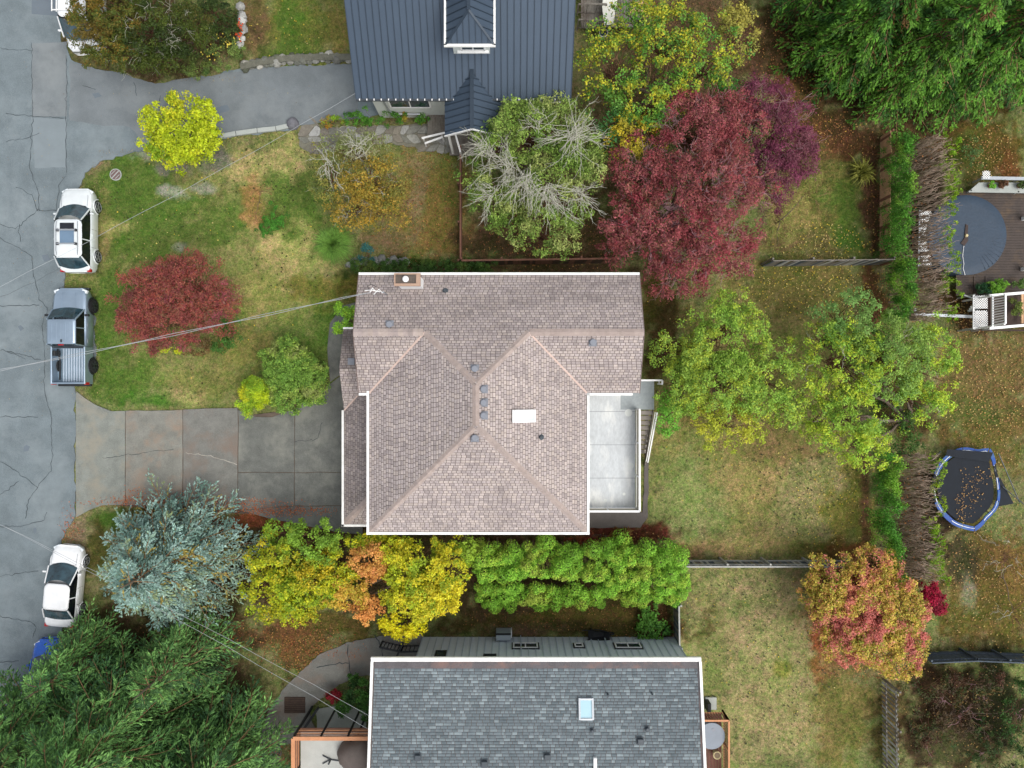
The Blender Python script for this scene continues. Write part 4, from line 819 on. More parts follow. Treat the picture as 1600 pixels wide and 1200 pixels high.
# ------------------------------------------------------------------ vehicles
def rrect(yb0, yb1, wb, rf, rb, n=28):
    """outline ring of a rounded rectangle: list of (x,y), front at +y"""
    P = []
    for (cx, cy, r, a0) in ((wb - rf, yb1 - rf, rf, 0), (-(wb - rf), yb1 - rf, rf, 90), (-(wb - rb), yb0 + rb, rb, 180), (wb - rb, yb0 + rb, rb, 270)):
        for k in range(6): a = math.radians(a0 + 90 * k / 5); P.append((cx + r * math.cos(a), cy + r * math.sin(a)))
    return P
def loft_body(st, m, parent, name='body'):
    """st: list of (y, half width, top z, bottom z, crown)"""
    V = []; Fc = []; prof = lambda w, zt, zb, cr: [(0, zt + cr), (.45 * w, zt + cr * .8), (.8 * w, zt + cr * .25), (.94 * w, zt - .03), (w * .99, zt - .12), (w, zt - (zt - zb) * .4), (w * .985, zb + .12), (w * .93, zb), (0, zb)]
    ring = None
    for y, w, zt, zb, cr in st:
        h = prof(w, zt, zb, cr); full = h + [(-x, z) for x, z in h[-2:0:-1]]; ring = len(full); V += [(x, y, z) for x, z in full]
    for i in range(len(st) - 1):
        for k in range(ring): a, b = i * ring + k, i * ring + (k + 1) % ring; Fc.append((a, b, b + ring, a + ring))
    Fc.append(tuple(range(ring))); Fc.append(tuple(range((len(st) - 1) * ring, len(st) * ring))[::-1])
    mb = MB(); mb.add(V, Fc); return mb.build(name, m, parent, smooth=True, local=True)
def quadgrid(mb, A, B, C, D, n=6, m=4, bulge=(0, 0, 0)):
    A, B, C, D, bl = map(Vector, (A, B, C, D, bulge)); V = []; Fc = []
    for j in range(m + 1):
        for i in range(n + 1):
            u, v = i / n, j / m; p = A.lerp(B, u).lerp(D.lerp(C, u), v) + bl * (1 - (2 * u - 1) ** 2); V.append(p)
    for j in range(m):
        for i in range(n): a = j * (n + 1) + i; Fc.append((a, a + 1, a + n + 2, a + n + 1))
    mb.add(V, Fc)
def car(name, label, cat, loc, rz, L, Wd, P, st, gh, wheels, seams=(), extras=None, group='vehicles parked along the street', trim='sideglass'):
    """gh: y of windscreen foot, windscreen top, rear glass top, rear glass foot; belt z, roof z, half widths belt/roof"""
    t = thing(name, label, cat, loc, rz, group); hw = Wd / 2; body = loft_body([(y, w * hw, zt, zb, cr) for y, w, zt, zb, cr in st], P, t)
    for k, (y, zc, rr) in enumerate(wheels):
        for s in (-1, 1):
            w = thing('wheel', None, None, (s * (hw - .1), y, rr)); w.parent = t
            mb = MB(); n = 24; V = []; Fc = []
            for x, r in ((-.11, rr - .06), (-.09, rr), (.09, rr), (.11, rr - .06)): V += [(x, r * math.cos(2 * math.pi * i / n), r * math.sin(2 * math.pi * i / n)) for i in range(n)]
            for q in range(3):
                for i in range(n): Fc.append((q * n + i, q * n + (i + 1) % n, (q + 1) * n + (i + 1) % n, (q + 1) * n + i))
            Fc += [tuple(range(n)), tuple(range(3 * n, 4 * n))[::-1]]; mb.add(V, Fc); mb.build('tyre', M['rubber'], w, local=True, smooth=False)
            mb = MB()
            for q in range(5):
                a = q * 2 * math.pi / 5; mb.bar((s * .12, 0, 0), (s * .12, (rr - .09) * math.cos(a), (rr - .09) * math.sin(a)), .03, .07)
            rim = [(s * .118, (rr - .08) * math.cos(2 * math.pi * i / 20), (rr - .08) * math.sin(2 * math.pi * i / 20)) for i in range(21)]; mb.tube(rim, .025, 5); mb.build('rim', M[extras.get('rim', 'rim')], w, local=True)
            # wheel arch
            arc = [(s * (hw + .0), y + (rr + .06) * math.cos(a), rr + (rr + .06) * math.sin(a)) for a in [math.pi * i / 12 for i in range(13)]]
            mb = MB(); mb.tube(arc, .035, 6); mb.build('wheel_arch', M['black'] if extras.get('darkarch') else P, t, local=True)
    y0, y1, y2, y3, zb, zr, wb, wr = gh; bowf = .24; bowb = .12
    # roof
    ring = rrect(y2 - .02, y1 + .02, wr + .02, .3, .2); mb = MB(); n = len(ring); V = [(x, y, zr - .06) for x, y in ring] + [(x * .97, y * 1 + (0 if abs(y) < 9 else 0), zr - .01) for x, y in ring]; cy = (y1 + y2) / 2
    V += [(x * .8, cy + (y - cy) * .86, zr + .02) for x, y in ring] + [(x * .4, cy + (y - cy) * .5, zr + .035) for x, y in ring] + [(0, cy, zr + .04)]
    Fc = []
    for q in range(3):
        for i in range(n): Fc.append((q * n + i, q * n + (i + 1) % n, (q + 1) * n + (i + 1) % n, (q + 1) * n + i))
    for i in range(n): Fc.append((3 * n + i, 3 * n + (i + 1) % n, 4 * n))
    mb.add(V, Fc); mb.build('roof', P, t, local=True, smooth=True)
    # glass
    a = MB(); quadgrid(a, (-wb + .05, y0, zb), (wb - .05, y0, zb), (wr - .02, y1, zr - .03), (-wr + .02, y1, zr - .03), 8, 4, (0, bowf, .01)); a.build('windscreen', M['glass'], t, local=True, smooth=True)
    a = MB(); quadgrid(a, (wb - .06, y3, zb), (-wb + .06, y3, zb), (-wr + .03, y2, zr - .03), (wr - .03, y2, zr - .03), 8, 4, (0, -bowb, 0)); a.build('rear_window', M['glass'], t, local=True, smooth=True)
    for s in (-1, 1):
        ym = (y1 + y2) / 2 - .05
        for ya, yb_, yta, ytb in ((y0 - .05, ym + .03, y1 - .02, ym + .03), (ym - .04, y3 + .08, ym - .04, y2 + .03)):
            a = MB(); A, B, C, D = (s * wb, ya, zb), (s * wb, yb_, zb), (s * wr, ytb, zr - .05), (s * wr, yta, zr - .05)
            quadgrid(a, *((A, B, C, D) if s < 0 else (B, A, D, C)), 3, 2, (s * .02, 0, 0)); a.build('side_window', M[trim], t, local=True)
        for p, q in (((s * wb, y0, zb - .02), (s * wr, y1, zr - .03)), ((s * wb, y3, zb - .02), (s * wr, y2, zr - .03)), ((s * wb, ym, zb), (s * wr, ym, zr - .04))): a = MB(); a.bar(p, q, .055, .05); a.build('pillar', P, t, local=True)
        mirror = MB(); my = y0 - .32; mirror.box(s * (hw + .09), my, zb + .06, .2, .1, .13); mirror.build('wing_mirror', extras.get('mirror', P), t, local=True, bevel=.03)
        for yy in ((y1 + ym) / 2 - .2, (ym + y2) / 2 - .25):
            h_ = MB(); h_.box(s * (hw + .012), yy, zb - .14, .03, .16, .035); h_.build('door_handle', P, t, local=True)
        for yy in seams:
            h_ = MB(); h_.bar((s * (hw * .985), yy, .45), (s * (hw * .99), yy, zb - .06), .012, .02); h_.build('door_seam', M['black'], t, local=True)
        fy_ = st[-2][0]; by_ = st[1][0]
        h_ = MB(); h_.box(s * hw * .72, fy_ - .05, st[-2][2] - .1, .38, .22, .12, s * -.5); h_.build('headlight', M['lens'], t, local=True, bevel=.03)
        h_ = MB(); h_.box(s * hw * .8, by_ + .02, st[1][2] - .12, .2, .2, .2); h_.build('tail_light', M['red'], t, local=True, bevel=.02)
    for s in (-1, 1):
        h_ = MB(); h_.tube([(s * wb * .82, y0 + .1, st[-5][2] + .035), (s * wb * .84, (y0 + L / 2) / 2 + .1, st[-4][2] + .02), (s * wb * .7, L / 2 - .32, st[-2][2] + .02)], .009, 4); h_.build('hood_seam', M['vent'], t, local=True)
    h_ = MB(); h_.tube([(-wb * .7, L / 2 - .3, st[-2][2] + .03), (0, L / 2 - .2, st[-2][2] + .05), (wb * .7, L / 2 - .3, st[-2][2] + .03)], .009, 4); h_.build('hood_seam', M['vent'], t, local=True)
    core = MB(); core.prism([(-wr + .1, y2 + .0), (wr - .1, y2 + .0), (wr - .1, y1 - .1), (-wr + .1, y1 - .1)], zb - .3, zr - .09); core.prism([(-wb + .12, y3 + .12), (wb - .12, y3 + .12), (wb - .12, y0 - .2), (-wb + .12, y0 - .2)], zb - .3, zb - .02); core.build('interior', M['black'], t, local=True)
    wp = MB(); wp.bar((-wb * .7, y0 + .11, zb + .035), (.05, y0 + .17, zb + .035), .025, .02); wp.bar((.1, y0 + .17, zb + .035), (wb * .75, y0 + .11, zb + .035), .025, .02); wp.build('wiper', M['black'], t, local=True)
    return t, hw
# SUV
sx = WX(157, .0) - .98
t, hw = car('suv', 'white SUV with sunroof and roof bars parked half on the grass verge', 'car', (-24.62, 8.7, 0), 0, 4.75, 1.88, M['psuv'],
 [(-2.38, .70, .82, .42, .0), (-2.3, .88, .98, .28, .02), (-2.1, .96, 1.08, .24, .03), (-1.5, 1, 1.08, .22, .02), (0, 1, 1.04, .22, .02), (1.1, 1, 1.02, .22, .03), (1.5, .985, .98, .22, .05), (2.0, .93, .9, .24, .06), (2.25, .82, .82, .28, .04), (2.38, .62, .7, .36, .0)],
 (1.18, .42, -1.62, -2.12, 1.03, 1.66, .88, .75), ((1.42, 0, .36), (-1.42, 0, .36)), (1.0, .02, -1.0), {'rim': 'rim'})
mb = MB(); mb.box(0, .05, 1.712, .78, .34, .012); mb.build('sunroof', M['sideglass'], t, local=True, bevel=.004)
sg_ = paint('grey_glass_roof', c(104, 128, 150), 0, .15); mb = MB(); mb.box(0, -.52, 1.714, .78, .74, .012); mb.build('sunroof', sg_, t, local=True)
for y in (-.2, -.95):
    mb = MB(); mb.bar((-.52, y, 1.80), (.52, y, 1.80), .05, .03); o = mb.build('roof_bar', M['galv'], t, local=True)
    for s in (-1, 1): mb = MB(); mb.box(s * .5, y, 1.76, .12, .13, .1); mb.build('bar_foot', M['black'], o, local=True)
for s in (-1, 1): mb = MB(); mb.tube([(s * .58, .3, 1.70), (s * .6, 0, 1.73), (s * .6, -1.3, 1.73), (s * .58, -1.55, 1.69)], .02, 6); mb.build('roof_rail', M['galv'], t, local=True)
mb = MB(); mb.bar((-.62, -1.62, 1.63), (.62, -1.62, 1.63), .16, .03); mb.build('rear_spoiler', M['psuv'], t, local=True, bevel=.01)
mb = MB(); mb.box(0, 2.36, .5, 1.2, .06, .22); mb.build('grille', M['black'], t, local=True, bevel=.02)
# sedan
t, hw = car('sedan', 'white four-door saloon parked at the kerb between the fir and the spruce', 'car', (-25.38, -11.45, 0), math.radians(-5), 4.6, 1.8, M['pwhite'],
 [(-2.3, .66, .8, .42, 0), (-2.22, .84, .95, .28, .02), (-2.0, .93, 1.0, .24, .04), (-1.5, .99, 1.0, .2, .03), (0, 1, .97, .2, .02), (.9, 1, .95, .2, .03), (1.4, .98, .9, .2, .06), (1.9, .92, .8, .22, .06), (2.18, .8, .7, .26, .03), (2.3, .58, .6, .34, 0)],
 (1.15, .28, -1.15, -1.78, .97, 1.42, .84, .7), ((1.38, 0, .33), (-1.35, 0, .33)), (.95, 0, -.95), {})
# blue car under the firs
car('hatchback', 'bright blue car mostly hidden under the bottom left fir branches', 'car', (WX(78, .7), WY(1055, .7), 0), math.radians(2), 4.1, 1.75, M['pblue'],
 [(-2.05, .8, .85, .35, 0), (-1.9, .93, 1.0, .24, .03), (-1.4, 1, 1.02, .2, .02), (0, 1, .98, .2, .02), (.9, 1, .96, .2, .04), (1.4, .98, .9, .2, .06), (1.85, .88, .78, .24, .05), (2.05, .62, .64, .32, 0)],
 (1.05, .3, -1.35, -1.85, .98, 1.48, .82, .68), ((1.25, 0, .31), (-1.25, 0, .31)), (.85, 0, -.9), {})
# van in the top left corner, nose towards the camera's south
t, hw = car('van', 'white work van with roof rack under the orange brown tree in the top left corner', 'van', (-24.15, 21.35, 0), math.pi, 5.2, 1.95, M['pwhite'],
 [(-2.6, .92, 1.3, .4, 0), (-2.55, .97, 1.35, .3, .02), (-2, 1, 1.35, .25, .02), (0, 1, 1.3, .25, .02), (1.3, 1, 1.25, .25, .03), (1.9, .97, 1.1, .25, .06), (2.35, .9, .98, .28, .05), (2.55, .76, .82, .34, 0)],
 (1.95, 1.2, -2.4, -2.52, 1.3, 2.1, .9, .76), ((1.7, 0, .36), (-1.6, 0, .36)), (1.2, .1), {})
for s in (-1, 1): mb = MB(); mb.tube([(s * .74, 1.0, 2.2), (s * .74, -2.2, 2.2)], .03, 6); mb.tube([(s * .9, 1.05, 2.34), (s * .9, -2.2, 2.34)], .03, 6); mb.build('rack_rail', M['white'], t, local=True)
for y in (.95, 0, -1, -2.1): mb = MB(); mb.bar((-.92, y, 2.28), (.92, y, 2.28), .05, .05); mb.build('rack_bar', M['white'], t, local=True)
# pickup
pk = thing('pickup_truck', 'blue grey pickup truck with ribbed bed parked at the road edge', 'truck', (-24.9, 2.73, 0), 0, 'vehicles parked along the street'); P = M['psilver']; hw = .99
loft_body([(-.62, hw, 1.12, .32, .02), (.3, hw, 1.1, .3, .02), (1.1, hw, 1.1, .3, .03), (1.6, hw * .98, 1.08, .3, .05), (2.2, hw * .95, 1.04, .32, .05), (2.5, hw * .86, .98, .36, .04), (2.68, hw * .7, .86, .42, 0)], P, pk)
def part(mb, n, m, par=pk, **k): return mb.build(n, m, par, local=True, **k)
for s in (-1, 1):
    mb = MB(); mb.box(s * .93, -1.68, .82, .1, 2.1, .78); part(mb, 'bed_side', P, bevel=.03)
mb = MB(); mb.box(0, -2.68, .84, 1.9, .1, .72); part(mb, 'tailgate', P, bevel=.03)
mb = MB(); mb.box(0, -2.79, .5, 1.86, .14, .18); part(mb, 'bumper', M['black'], bevel=.03)
mb = MB(); mb.box(0, 2.68, .55, 1.75, .12, .22); part(mb, 'bumper', M['rimdark'], bevel=.04)
mb = MB(); mb.box(0, -1.66, .62, 1.76, 1.96, .06); part(mb, 'bed_floor', mat('bed_liner', c(120, 140, 156), .5, .1, 4, metal=.3))
ribm = paint('bed_rib_metal', c(186, 200, 212), .4, .35)
for k in range(9):
    mb = MB(); mb.box(-.6 + k * .15 + .05, -1.66, .672, .075, 1.9, .04); part(mb, 'bed_rib', ribm, bevel=.008)
mb = MB(); mb.tube([(-.72, -.75, .95), (-.66, -1.5, .8), (-.7, -2.5, .78)], .05, 6); part(mb, 'ladder_bar', M['black'])
mb = MB(); mb.box(0, -.66, 1.16, 1.84, .06, .06); part(mb, 'bed_rail', M['black']); mb = MB(); mb.box(-.78, -1.0, .95, .16, .3, .5); part(mb, 'toolbox', M['black'], bevel=.03)
y0, y1, y2, y3, zb, zr, wb, wr = 1.45, .85, -.52, -.6, 1.14, 1.8, .9, .78
ring = rrect(y2, y1, wr + .02, .1, .1); mb = MB(); n = len(ring); V = [(x, y, zr - .07) for x, y in ring] + [(x * .97, y, zr - .01) for x, y in ring]; cy = (y1 + y2) / 2; V += [(x * .8, cy + (y - cy) * .86, zr + .02) for x, y in ring] + [(0, cy, zr + .03)]
Fc = [(q * n + i, q * n + (i + 1) % n, (q + 1) * n + (i + 1) % n, (q + 1) * n + i) for q in range(2) for i in range(n)] + [(2 * n + i, 2 * n + (i + 1) % n, 3 * n) for i in range(n)]
mb.add(V, Fc); part(mb, 'roof', P, smooth=True)
for k in range(5): mb = MB(); mb.box(-.5 + k * .25, .15, 1.825, .05, 1.05, .012); part(mb, 'roof_rib', P, bevel=.004)
for k in (-.42, .42): mb = MB(); mb.bar((k, 1.55, 1.13), (k * .85, 2.4, 1.06), .035, .03); part(mb, 'hood_rib', P)
mb = MB(); mb.box(.05, -.35, 1.85, .05, .16, .06); part(mb, 'antenna', M['black']); mb = MB(); mb.box(.0, -.57, 1.78, .3, .05, .04); part(mb, 'brake_light', M['red'])
a = MB(); quadgrid(a, (-wb + .05, y0, zb), (wb - .05, y0, zb), (wr - .02, y1, zr - .03), (-wr + .02, y1, zr - .03), 8, 4, (0, .12, .01)); part(a, 'windscreen', M['glass'], smooth=True)
a = MB(); quadgrid(a, (wb - .06, y3, zb), (-wb + .06, y3, zb), (-wr + .03, y2, zr - .03), (wr - .03, y2, zr - .03)); part(a, 'rear_window', M['glass'])
for s in (-1, 1):
    for ya, yb_, yta, ytb in ((y0 - .05, .42, y1 - .02, .42), (.36, y3 + .06, .36, y2 + .03)):
        a = MB(); A, B, C, D = (s * wb, ya, zb), (s * wb, yb_, zb), (s * wr, ytb, zr - .05), (s * wr, yta, zr - .05); quadgrid(a, *((A, B, C, D) if s < 0 else (B, A, D, C)), 3, 2); part(a, 'side_window', M['sideglass'])
    for p, q in (((s * wb, y0, zb - .02), (s * wr, y1, zr - .03)), ((s * wb, y3, zb - .02), (s * wr, y2, zr - .03)), ((s * wb, .39, zb), (s * wr, .39, zr - .04))): a = MB(); a.bar(p, q, .06, .05); part(a, 'pillar', P)
    a = MB(); a.box(s * 1.12, 1.12, 1.24, .22, .12, .17); part(a, 'wing_mirror', M['black'], bevel=.03)
    for yy in (.6, -.3): a = MB(); a.box(s * 1.0, yy, .98, .03, .18, .04); part(a, 'door_handle', M['galv'])
    a = MB(); a.box(s * .78, 2.5, .86, .3, .2, .18, s * -.4); part(a, 'headlight', M['lens'], bevel=.03)
    a = MB(); a.box(s * .93, -2.7, .95, .12, .14, .34); part(a, 'tail_light', M['red'], bevel=.02)
    for y in (1.72, -1.7):
        w = thing('wheel', None, None, (s * .93, y, .4)); w.parent = pk; mb = MB(); V = []; Fc = []; n = 24; rr = .41
        for x, r in ((-.13, rr - .06), (-.11, rr), (.11, rr), (.13, rr - .06)): V += [(x, r * math.cos(2 * math.pi * i / n), r * math.sin(2 * math.pi * i / n)) for i in range(n)]
        for q in range(3):
            for i in range(n): Fc.append((q * n + i, q * n + (i + 1) % n, (q + 1) * n + (i + 1) % n, (q + 1) * n + i))
        Fc += [tuple(range(n)), tuple(range(3 * n, 4 * n))[::-1]]; mb.add(V, Fc); part(mb, 'tyre', M['rubber'], w)
        mb = MB()
        for q in range(6): an = q * math.pi / 3; mb.bar((s * .14, 0, 0), (s * .14, .28 * math.cos(an), .28 * math.sin(an)), .03, .08)
        part(mb, 'rim', M['rimdark'], w)
        arc = [(s * hw, y + .47 * math.cos(q), .4 + .47 * math.sin(q)) for q in [math.pi * i / 12 for i in range(13)]]; mb = MB(); mb.tube(arc, .05, 6); part(mb, 'wheel_arch', M['black'])
mb = MB(); mb.box(0, .4, 1.0, 1.6, 1.9, .22); mb.box(0, .15, 1.4, 1.3, 1.1, .6); part(mb, 'interior', M['black'])
# ------------------------------------------------------------------ fences, walls, hedges
def fence(label, pts, h, m='wood_grey', bw=.145, gap=.012, board_t=.022, rail=True, post=2.4, cat='fence', z=0, lean=0, mvar=None, slat=False, pw=.1, cap=False):
    """vertical boards one by one, on rails and posts; pts in ground pixels"""
    P = [W(*p) for p in pts]; root = thing('fence', label, cat, (P[0].x, P[0].y, 0)); mats = mvar or [m]; protos = {}
    for i in range(len(P) - 1):
        a, b = P[i], P[i + 1]; L = (b - a).length; d = (b - a) / L; ang = math.atan2(d.y, d.x); nrm = Vector((-d.y, d.x, 0))
        n = int(L / (bw + gap)) if not slat else int(L / slat)
        for k in range(n):
            p = a + d * (L * (k + .5) / n); key = (random.randrange(len(mats)))
            if key not in protos:
                mb = MB(); mb.box(0, 0, h / 2 + z, bw, board_t, h); o = mb.build('board', M[mats[key]], root, local=True); protos[key] = o
            else: o = protos[key].copy(); COL.objects.link(o)
            o.location = (p.x - P[0].x, p.y - P[0].y, random.uniform(-.03, .02)); o.rotation_euler = (random.gauss(0, .012), random.gauss(0, .012), ang)
        for zz in (.35, h - .3): mb = MB(); mb.bar(a + nrm * .045 + Vector((0, 0, zz)), b + nrm * .045 + Vector((0, 0, zz)), .06, .08); mb.build('rail', M[m], root)
        if cap: mb = MB(); mb.bar(a + Vector((0, 0, h + .02)), b + Vector((0, 0, h + .02)), cap, .035); mb.build('cap_rail', M[m], root)
        np_ = max(1, round(L / post))
        for k in range(np_ + 1): p = a + d * (L * k / np_) + nrm * .12; mb = MB(); mb.box(p.x, p.y, h / 2, pw, pw, h + .06, ang); mb.build('post', M[m], root)
    return root
M['wood_pale'] = mat('pale_weathered_wood', c(166, 166, 160), .85, .25, 3, 20); M['fence_brown'] = mat('reddish_fence_wood', c(118, 82, 66), .8, .3, 3); M['tanboard'] = mat('tan_cedar_board', c(214, 172, 132), .8, .3, 3)
M['wood_slate'] = mat('slate_grey_board', c(74, 84, 94), .8, .3, 3)
fence('reddish brown board fence running north from the house corner beside the white branched tree', [(722, 412), (722, 238)], 1.25, 'fence_brown', cap=.09)
fence('reddish brown board fence between the house north wall and the white branched tree', [(724, 414), (965, 411)], 1.5, 'fence_brown', cap=.1, mvar=['fence_brown', 'wood_dark'])
fence('weathered grey board fence across the back lawn behind the red plum tree', [(1190, 416), (1372, 414)], 1.8, 'wood_grey', mvar=['wood_grey', 'wood_pale', 'wood_slate', 'wood_grey'], cap=.05)
fence('tan cedar board fence running along the mulch bed beside the tall bare topped hedge', [(1376, 214), (1374, 414)], 1.15, 'wood_brown', mvar=['tanboard', 'tanboard', 'wood_brown'])
fence('weathered grey board fence across the lawn from the clipped conifer row to the orange tree', [(1060, 875), (1318, 875)], 1.5, 'wood_pale', mvar=['wood_grey', 'wood_slate', 'wood_pale', 'wood_slate'], cap=.09)
fence('short pale railed fence running south from the end of the clipped conifer row', [(1052, 935), (1053, 1000)], 1.4, 'wood_pale', mvar=['wood_slate', 'wood_grey'], cap=.08)
fence('dark slate board fence behind the orange tree at the right edge', [(1432, 1020), (1500, 1017), (1600, 1021)], 1.5, 'wood_slate', mvar=['wood_slate'], cap=.06)
fence('leaning weathered picket fence with gaps below the orange tree', [(1378, 1062), (1380, 1240)], 1.7, 'wood_grey', slat=.27, bw=.12, mvar=['wood_grey', 'wood_pale'], post=2.6)
M['core'] = mat('rubble_core', c(104, 104, 92), .95, .4, 4)
def rock(mb, x, y, z, r, col, seed=0, fl=.7):
    rs = random.Random(seed); n = 7; V = [(x, y, z + r * fl)]; rings = ((.62, .8), (1, .25), (.95, -.35))
    ph = rs.random() * 6
    for rr, zz in rings: V += [(x + r * rr * rs.uniform(.8, 1.15) * math.cos(ph + 2 * math.pi * i / n), y + r * rr * rs.uniform(.8, 1.15) * math.sin(ph + 2 * math.pi * i / n), z + r * fl * zz * rs.uniform(.85, 1.15)) for i in range(n)]
    Fc = [(0, 1 + i, 1 + (i + 1) % n) for i in range(n)] + [(1 + q * n + i, 1 + q * n + n * 0 + i + n, 1 + q * n + (i + 1) % n + n, 1 + q * n + (i + 1) % n) for q in range(2) for i in range(n)]
    mb.add(V, Fc, col)
def stonewall(label, pts, h, w, step=.36, cols=None, seed=0, cat='wall', name='stone_wall'):
    P = [W(*p) for p in pts]; root = thing(name, label, cat, (P[0].x, P[0].y, 0)); rs = random.Random(seed); q = 0; core = MB()
    for i in range(len(P) - 1): core.bar(P[i] + Vector((0, 0, h * .3)), P[i + 1] + Vector((0, 0, h * .3)), w * .8, h * .6)
    core.build('rubble_core', M['core'], root)
    for i in range(len(P) - 1):
        a, b = P[i], P[i + 1]; L = (b - a).length; d = (b - a) / L; nrm = Vector((-d.y, d.x, 0)); n = max(1, int(L / step))
        for k in range(n):
            for lay in range(max(1, int(h / .28))):
                for side in (-1, 1):
                    p = a + d * (L * (k + .5 + rs.uniform(-.2, .2)) / n) + nrm * side * w / 4; mb = MB(); cc = rs.choice(cols); gk = rs.uniform(.75, 1.15); rock(mb, p.x + rs.uniform(-.07, .07), p.y + rs.uniform(-.05, .05), .08 + lay * .2 + rs.uniform(-.04, .05), rs.uniform(.16, .3), tuple(x * gk for x in cc), q); q += 1; mb.build('stone', M['stone'], root)
    return root
GS_ = [c(168, 168, 160), c(140, 140, 132), c(120, 122, 112), c(184, 182, 172), c(104, 108, 92)]
stonewall('low mossy field stone wall between the north driveway and the upper lawn', [(378, 107), (410, 100), (450, 94), (500, 92), (550, 92)], .45, .45, cols=GS_, seed=3)
stonewall('small white edging stones beside the yellow flowers', [(374, 72), (380, 40), (378, 8)], .2, .2, .3, cols=[c(200, 200, 196), c(170, 170, 165)], seed=4, name='stone_edging', cat='edging')
stonewall('pale stone edging under the blue green shrub by the house', [(540, 416), (560, 408), (580, 406), (612, 409), (640, 409)], .25, .25, .3, cols=[c(160, 162, 158), c(130, 132, 128)], seed=5, name='stone_edging', cat='edging')
bo = thing('boulder', 'round grey boulder at the corner of the flagstone path', 'boulder', W(458, 194)); mb = MB(); mb2 = None
bm_ = MB(); n = 14
for j in range(8):
    a = math.pi / 2 * j / 7
    bm_.v += [(bo.location.x + .36 * math.cos(a) * (1 + .08 * math.sin(3 * q + j)) * math.cos(2 * math.pi * q / n), bo.location.y + .38 * math.cos(a) * (1 + .06 * math.cos(2 * q)) * math.sin(2 * math.pi * q / n), .42 * math.sin(a)) for q in range(n)]; bm_.c += [(1, 1, 1)] * n
bm_.f = [(j * n + q, j * n + (q + 1) % n, (j + 1) * n + (q + 1) % n, (j + 1) * n + q) for j in range(7) for q in range(n)]
bm_.build('rock', mat('boulder_grey', c(112, 112, 118), .9, .3, 6, bump=.5), bo, smooth=True)
kb = thing('kerb', 'pale concrete kerb blocks along the north driveway lawn', 'kerb', W(400, 207)); PK = [(345, 214), (370, 209.5), (403, 205), (432, 202), (455, 197)]
for i in range(4):
    a, b = W(*PK[i]), W(*PK[i + 1]); d = (b - a).normalized(); mb = MB(); mb.bar(a + d * .015 + Vector((0, 0, .08)), b - d * .015 + Vector((0, 0, .08)), .26, .16); mb.build('kerb_block', M['kerb'], kb, bevel=.015)
# flagstones
pth = thing('flagstone_path', None, None); pth['kind'] = 'structure'
sheet('path_bed', PATH, .012, mat('path_grout', c(120, 118, 104), .95, .35, 3), .06)
PP = PX(PATH); x0, x1 = min(p[0] for p in PP), max(p[0] for p in PP); y0, y1 = min(p[1] for p in PP), max(p[1] for p in PP); rs = random.Random(5); S_ = .52
gxn, gyn = int((x1 - x0) / S_) + 2, int((y1 - y0) / S_) + 2; GP = {(i, j): (x0 + i * S_ + rs.uniform(-.18, .18) + (S_ / 2 if j % 2 else 0), y0 + j * S_ + rs.uniform(-.15, .15)) for i in range(-1, gxn + 1) for j in range(gyn + 1)}
FC = [c(150, 150, 142), c(166, 166, 158), c(134, 134, 124), c(142, 136, 124), c(174, 174, 170)]
for i in range(-1, gxn):
    for j in range(gyn):
        Q = [GP[(i, j)], GP[(i + 1, j)], GP[(i + 1, j + 1)], GP[(i, j + 1)]]; cx, cy = sum(q[0] for q in Q) / 4, sum(q[1] for q in Q) / 4
        if not inpoly(np.array(cx), np.array(cy), PP): continue
        R = []
        for k in range(4):
            a, b = Q[k], Q[(k + 1) % 4]; R += [(a[0] * .82 + b[0] * .18, a[1] * .82 + b[1] * .18), (a[0] * .18 + b[0] * .82, a[1] * .18 + b[1] * .82)]
        R = [(cx + (x - cx) * .93, cy + (y - cy) * .93) for x, y in R]; gk = rs.uniform(.8, 1.12); mb = MB(); mb.prism(R, 0, .045 + rs.uniform(0, .02), tuple(v * gk for v in rs.choice(FC))); mb.build('flagstone', M['stone'], pth)
# ------------------------------------------------------------------ south neighbour's decks and yard things
gr = thing('trench_grate', 'dark rectangular drain grate set in the curved south driveway', 'grate', W(461, 1101)); mb = MB(); mb.box(gr.location.x, gr.location.y, .045, 1.2, .92, .03); mb.build('frame', M['wood_dark'], gr)
for k in range(7): mb = MB(); mb.box(gr.location.x, gr.location.y - .38 + k * .127, .068, 1.14, .05, .02); mb.build('bar', mat('rusty_grate', c(80, 66, 56), .9, .3, 6) if k == 0 else bpy.data.materials['rusty_grate'], gr)
dz = 2.6
wd_ = thing('carport_deck', 'concrete floored deck with orange cedar rail beside the south house', 'deck', (WX(520, dz), WY(1180, dz), 0))
ex0, ey1 = WX(458, dz + 1), WY(1154, dz + 1)
mb = MB(); mb.box2(ex0 + .1, -7.2, ey1 - .15, ey1 - 6, dz - .2, dz); mb.build('deck_floor', mat('grey_deck_screed', c(182, 184, 178), .8, .14, 2), wd_)
for a, b in (((ex0, ey1), (-7.25, ey1)), ((ex0, ey1 - 6), (ex0, ey1))):
    a = Vector((*a, 0)); b = Vector((*b, 0)); 
    mb = MB(); mb.bar(a + Vector((0, 0, dz + 1)), b + Vector((0, 0, dz + 1.001)), .2, .05); mb.build('cap_rail', M['cedar'], wd_)
    for k in range(6): mb = MB(); mb.bar(a + Vector((0, 0, dz - .1 + k * .18)), b + Vector((0, 0, dz - .1 + k * .18)), .03, .09); mb.build('slat', M['cedar'] if k % 2 else M['wood_brown'], wd_)
    n = 3
    for k in range(n + 1): p = a.lerp(b, k / n); mb = MB(); mb.box(p.x, p.y + (.06 if a.y == b.y else 0), dz / 2 + .4, .09, .09, dz + .9); mb.build('rail_post', M['black'], wd_)
